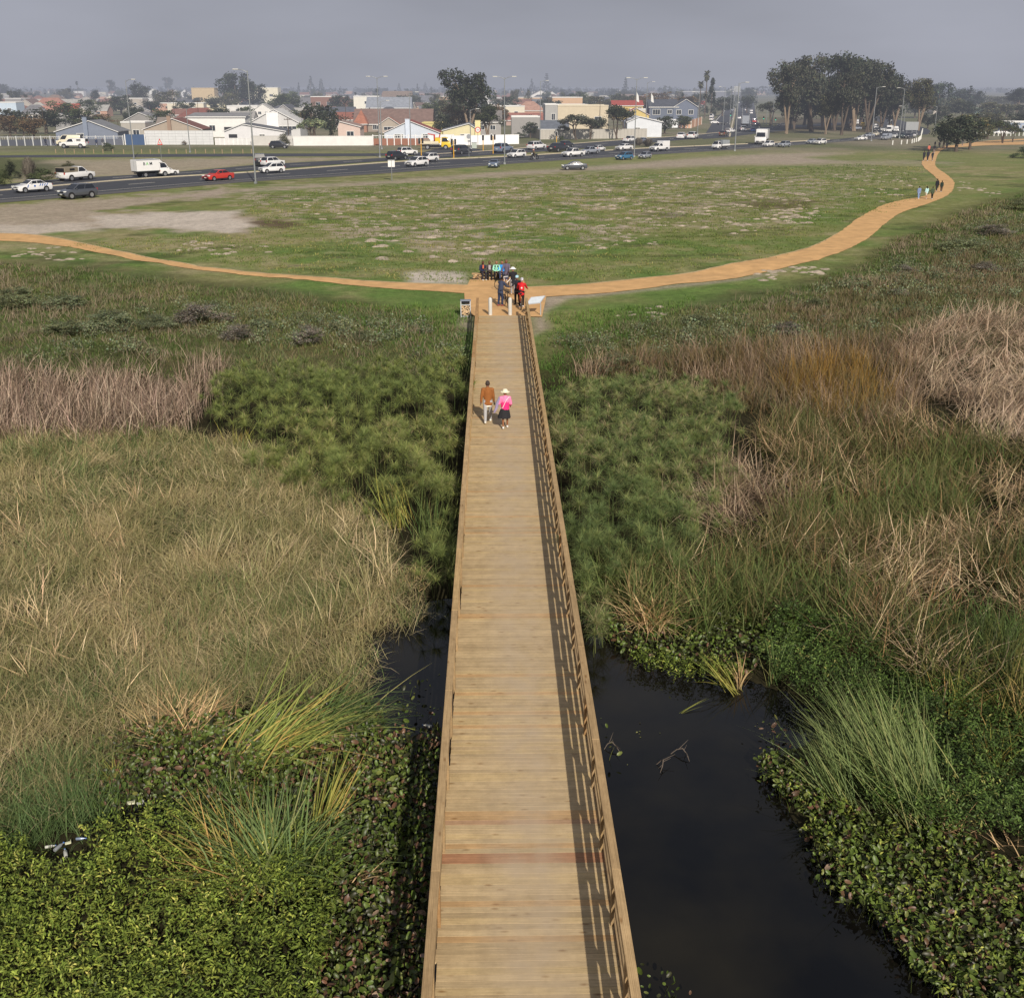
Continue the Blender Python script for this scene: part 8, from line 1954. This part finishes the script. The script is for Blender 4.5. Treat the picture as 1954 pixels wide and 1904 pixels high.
# bollards, bin, information board at the bridge end
WBOL = mat('white_bollard', srgb(198, 196, 190), .6, .05, 3)
bm_ = MB(); bm_.lathe([(.115, 0), (.115, .92), (.10, 1.0), (.06, 1.045), (.01, 1.06)], 20); bme = bm_.mesh('bollard', [WBOL], smooth=True)
for zx, lb in ((684, 'white round topped bollard at the left of the bridge entrance'), (1026, 'white round topped bollard in the middle of the bridge entrance')):
    tag(link('bollard', bme, None, None, gp_(zx, 1040, .04)), lb, 'bollard', 'white bollards at the bridge end')
t = thing('litter_bin', 'square litter bin with a grey frame filled with stones left of the bridge end', 'bin', gp_(258, 1055, 0), .02); t.scale = (.9, .9, .76)
mb = MB()
for sx in (-1, 1):
    for sy in (-1, 1): mb.box((sx*.31, sy*.26, .62), (.06, .06, 1.24))
for zc in (.08, .98): mb.box((0, -.26, zc), (.56, .05, .06)); mb.box((0, .26, zc), (.56, .05, .06)); mb.box((-.31, 0, zc), (.05, .46, .06)); mb.box((.31, 0, zc), (.05, .46, .06))
mb.build('frame', mat('bin_frame', srgb(196, 198, 202), .5, .06, 3, .3), t)
mb = MB(); rr = random.Random(5)
for i in range(190):
    sd = rr.choice([0, 0, 1, 2, 3]); u_, z = rr.uniform(-.25, .25), rr.uniform(.14, .94); q = rr.uniform(.035, .055)
    x, y = {0: (u_, -.22), 1: (-.26, u_), 2: (.26, u_), 3: (u_, .22)}[sd]
    mb.lathe([(.3, -.9), (.9, -.4), (1, .1), (.7, .7), (.2, .95)], 7, 0, Matrix.Translation((x, y, z)) @ Matrix.Diagonal((q*1.2, q, q, 1)))
mb.build('stone_fill', mat('bin_pebbles', srgb(196, 170, 136), .85, .35, 22), t, smooth=True)
mb = MB(); mb.box((0, 0, .52), (.44, .36, .86)); mb.build('liner', DARKO, t)
mb = MB(); mb.box((0, .06, 1.27), (.70, .52, .06)); mb.box((0, .27, 1.12), (.62, .04, .26)); mb.build('lid', mat('bin_lid', srgb(150, 158, 172), .4, .05, 3, .4), t, bevel=.01)
mb = MB(); mb.box((0, -.10, 1.13), (.50, .30, .14)); mb.build('opening', TRIM, t, bevel=.03)
a, b = gp_(1315, 1040, 0), gp_(1512, 1015, 0)
t = thing('information_board', 'sloping silver information board on two posts beside the bridge end', 'sign', a, math.atan2((b-a).y, (b-a).x)); L = (b-a).length
ALU = mat('brushed_aluminium', srgb(196, 200, 206), .4, .05, 4, .5); PANEL_M = mat('pale_grey_panel', srgb(186, 194, 202), .35, .06, 5)
mb = MB(); mb.tube([(0, 0, 0), (0, 0, .68)], .035, 10); mb.build('post', ALU, t); mb = MB(); mb.tube([(L, (b-a).y*.0, 0), (L, 0, .74)], .035, 10); mb.build('post', ALU, t)
t.rotation_euler = (0, 0, 0); wv_, dv_ = V3((L+.04, .10, .07)), V3((.32, .38, .36))
def slab(q0, q1, zo, th):
    o = V3((-.06, -.04, .66+zo)); m_ = MB(); c4 = [o+wv_*a+dv_*b for a, b in ((q0, q0), (q1, q0), (q1, q1), (q0, q1))]
    m_.add(c4+[p_+V3((0, 0, th)) for p_ in c4], [(0, 1, 2, 3), (4, 5, 6, 7), (0, 1, 5, 4), (1, 2, 6, 5), (2, 3, 7, 6), (3, 0, 4, 7)]); return m_
bo = slab(0, 1, 0, .035).build('board_frame', ALU, t)
slab(.06, .94, .038, .008).build('panel', PANEL_M, bo)
# walkers on the path to the right
D4 = lambda zx, zy: (1439.5+zx*.26335, 82.7+zy*.26335)
def walker(label, px, py, hpx, rz=0.1, **k):
    s_ = hpx/(scl(px, py)*.97)/1.70; p = at_gr(px, py, .05)
    return person(label, p, rz, pose_stand(random.uniform(.12, .24), (.12, .12), 0, (random.uniform(-.2, .2), random.uniform(-.2, .2))), s=s_, **k)
for lb, zx, zy, hz, kw in [('person in pale blue walking at the left edge of the path bend', 1188, 1132, 84, dict(top=(120, 138, 176), bottom=(128, 150, 190), skin=(120, 86, 70))), ('person with dark hair in a light mint top on the path bend', 1243, 1130, 82, dict(top=(176, 214, 216), bottom=(190, 178, 160), longhair=True, skin=(150, 110, 90), shorts=True)), ('person in an olive jacket and black trousers on the path bend', 1285, 1133, 82, dict(top=(70, 84, 66), bottom=(26, 26, 30))),
                         ('person in black with a white sleeve band ahead on the path bend', 1318, 1078, 84, dict(top=(34, 34, 42), bottom=(44, 40, 44))), ('person in dark green with long hair ahead on the path bend', 1352, 1080, 74, dict(top=(38, 54, 48), bottom=(52, 40, 44), longhair=True)),
                         ('leftmost of three people in dark coats on the narrow path', 1225, 855, 66, dict(top=(34, 36, 46), bottom=(30, 32, 40))), ('middle of three people in dark coats on the narrow path', 1253, 855, 70, dict(top=(36, 38, 50), bottom=(30, 32, 40))), ('rightmost of three people in dark coats on the narrow path', 1287, 855, 62, dict(top=(32, 38, 46), bottom=(56, 60, 72))),
                         ('person in a salmon red top beyond the three in dark coats', 1261, 800, 58, dict(top=(196, 110, 92), bottom=(40, 40, 48))), ('person in a dark jacket and grey trousers beyond the red top', 1301, 800, 58, dict(top=(40, 40, 48), bottom=(140, 124, 116))), ('person in a black coat where the path turns right', 1307, 752, 36, dict(top=(36, 38, 48), bottom=(36, 36, 44))), ('person in dark clothes left of the big path tree', 1338, 765, 44, dict(top=(38, 38, 46), bottom=(52, 48, 50))), ('tall person in black just left of the big path tree trunk', 1393, 768, 58, dict(top=(38, 40, 50), bottom=(32, 34, 42))),
                         ('person in grey behind the big path tree trunk', 1505, 748, 44, dict(top=(96, 96, 104), bottom=(120, 110, 104))), ('person in a pale shirt at the path fork', 1614, 710, 36, dict(top=(170, 178, 196), bottom=(70, 76, 92)))]:
    px, py = D4(zx, zy); walker(lb, px, py, hz*.26335, random.uniform(-.3, .3), **kw)
for lb, px, py, kw in [('person in dark blue standing left of the parked white pickup', 88, 279.5, dict(top=(44, 48, 66), bottom=(40, 42, 52))), ('person in black standing at the tail of the parked white pickup', 103, 279.5, dict(top=(36, 36, 44), bottom=(36, 36, 44))), ('person in navy standing right of the parked white pickup', 185, 280.5, dict(top=(50, 60, 86), bottom=(44, 50, 66))), ('person in grey blue with pale trousers by the low bush', 197, 281, dict(top=(70, 74, 84), bottom=(176, 176, 176)))]:
    walker(lb, px, py, 14.5, math.pi, **kw)
# motorcycle and its rider
p = at_gr(1019.5, 306, .05); k_ = scl(1019.5, 306)
t = thing('motorcycle', 'dark motorcycle on the near carriageway behind the small white car', 'motorcycle', p, half_dir(N1, 1019)+math.pi-math.pi/2, None, 1.25)
for y in (-.68, .68):
    mb = MB(); mb.tube([(0, y+.27*math.cos(a), .31+.27*math.sin(a)) for a in np.linspace(0, 2*math.pi, 21)], .06, 8, cap=False); mb.build('wheel', RUB, t, smooth=True)
mb = MB(); mb.prism([(-.62, .72), (-.3, .62), (.25, .60), (.42, .95), (.15, 1.02), (-.1, .84), (-.7, .86)], -.15, .15, M=Matrix.Rotation(math.pi/2, 4, 'Z')); mb.build('body', PAINTS['black'], t, bevel=.04)
mb = MB(); mb.box((0, .05, .42), (.26, .5, .34)); mb.build('engine', STEEL, t, bevel=.04)
mb = MB(); mb.tube([(0, .68, .31), (0, .40, 1.0)], .04, 8); mb.tube([(-.36, .32, 1.05), (.36, .32, 1.05)], .02, 6); mb.build('fork', TRIM, t)
mb = MB(); mb.lathe([(.09, -.05), (.11, .05)], 14, 0, Matrix.Translation((0, .52, .92)) @ Matrix.Rotation(-math.pi/2, 4, 'X')); mb.build('headlight', LAMPW, t)
J = pose_sit(.62, .15); 
for s_ in (-1, 1): J['knee', s_] = V3((s_*.22, .32, .68)); J['ank', s_] = V3((s_*.20, .05, .28)); J['wri', s_] = V3((s_*.30, .40, 1.02))
person('motorcycle rider in camouflage brown jacket and a pale helmet', p, half_dir(N1, 1019)+math.pi-math.pi/2, J, top=(92, 84, 66), bottom=(70, 64, 54), helmet=(206, 150, 130), s=1.25, bulk=1.25)
# litter and drift in the wetland
LIT = mat('white_plastic_litter', srgb(186, 186, 178), .45, .06, 6); LITY = mat('yellowed_plastic_litter', srgb(206, 206, 176), .45, .06, 6)
def litter(px, py, label, kind, s=1.0, m=None, rz=0.0, z=WATER_Z+.16):
    p = G(px, py, z); t = thing(kind, label, 'litter', p, rz, None, s*.72)
    mb = MB()
    if kind == 'plastic_bottle':
        mb.lathe([(.035, 0), (.04, .02), (.04, .17), (.016, .22), (.016, .25)], 12, 0, Matrix.Rotation(math.pi/2, 4, 'Y')); mb.build('bottle_body', m or LIT, t, smooth=True)
        mb = MB(); mb.lathe([(.018, .25), (.018, .275)], 10, 0, Matrix.Rotation(math.pi/2, 4, 'Y')); mb.build('cap', PAINTS['skyblue'], t)
    else:
        mb.box((0, 0, .03), (.22, .14, .05)); mb.box((.10, .03, .05), (.03, .16, .10)); mb.build('carton_body', m or LIT, t, bevel=.02)
    return t
litter(250, 1533, 'yellowed carton floating left of a white one among the hyacinth', 'food_carton', 1.0, LITY, .2); litter(268, 1533, 'white carton floating right of a yellowed one among the hyacinth', 'food_carton', .9, LIT, .6)
litter(86, 1616, 'long white plastic bottle floating at the edge of the green mat', 'plastic_bottle', 1.0, LIT, .3, WATER_Z+.28); litter(104, 1622, 'grey plastic bottle floating beside the long white one', 'plastic_bottle', 1.3, GREY_S, 1.2, WATER_Z+.28); litter(130, 1609, 'pale yellow carton at the right end of the floating bottles', 'food_carton', .7, LITY, .4, WATER_Z+.28); litter(145, 1600, 'clear bluish bottle above the pale yellow carton', 'plastic_bottle', 1.0, PAINTS['bluegrey'], .1, WATER_Z+.28); litter(126, 1634, 'torn white bottle below the pale yellow carton', 'plastic_bottle', 1.3, LIT, 2.0, WATER_Z+.28)
litter(824, 1386, 'white plastic bottle floating against the left side of the bridge', 'plastic_bottle', 1.2, LIT, 2.8, WATER_Z+.06)
DRIFT = mat('bleached_driftwood', srgb(104, 94, 84), .9, .2, 6)
def drift(px, py, L, rz, label):
    p = G(px, py, WATER_Z); t = thing('branch', label, 'branch', p, rz); mb = MB()
    mb.tube([(-L/2, 0, .0), (-L*.2, .05, .10), (L*.1, .02, .16), (L*.35, -.1, .10), (L/2, -.25, .02)], [.008, .011, .013, .010, .005], 7); mb.build('stem', DRIFT, t, smooth=True)
    mb = MB()
    for q, e in (((-L*.1, .04, .12), (.15, .30, .22)), ((L*.2, 0, .15), (L*.3, .25, .12)), ((L*.3, -.08, .12), (L*.45, -.3, .16))): mb.tube([q, e], [.007, .003], 5)
    mb.build('twig', DRIFT, t)
drift(1298, 1440, .42, -.2, 'bare forked branch arching out of the open water'); drift(1262, 1462, .25, -.7, 'thin pale twig lying on the open water'); drift(1165, 1428, .3, .2, 'twig floating close to the right side of the bridge')
bpy.data.scenes.remove(TS)
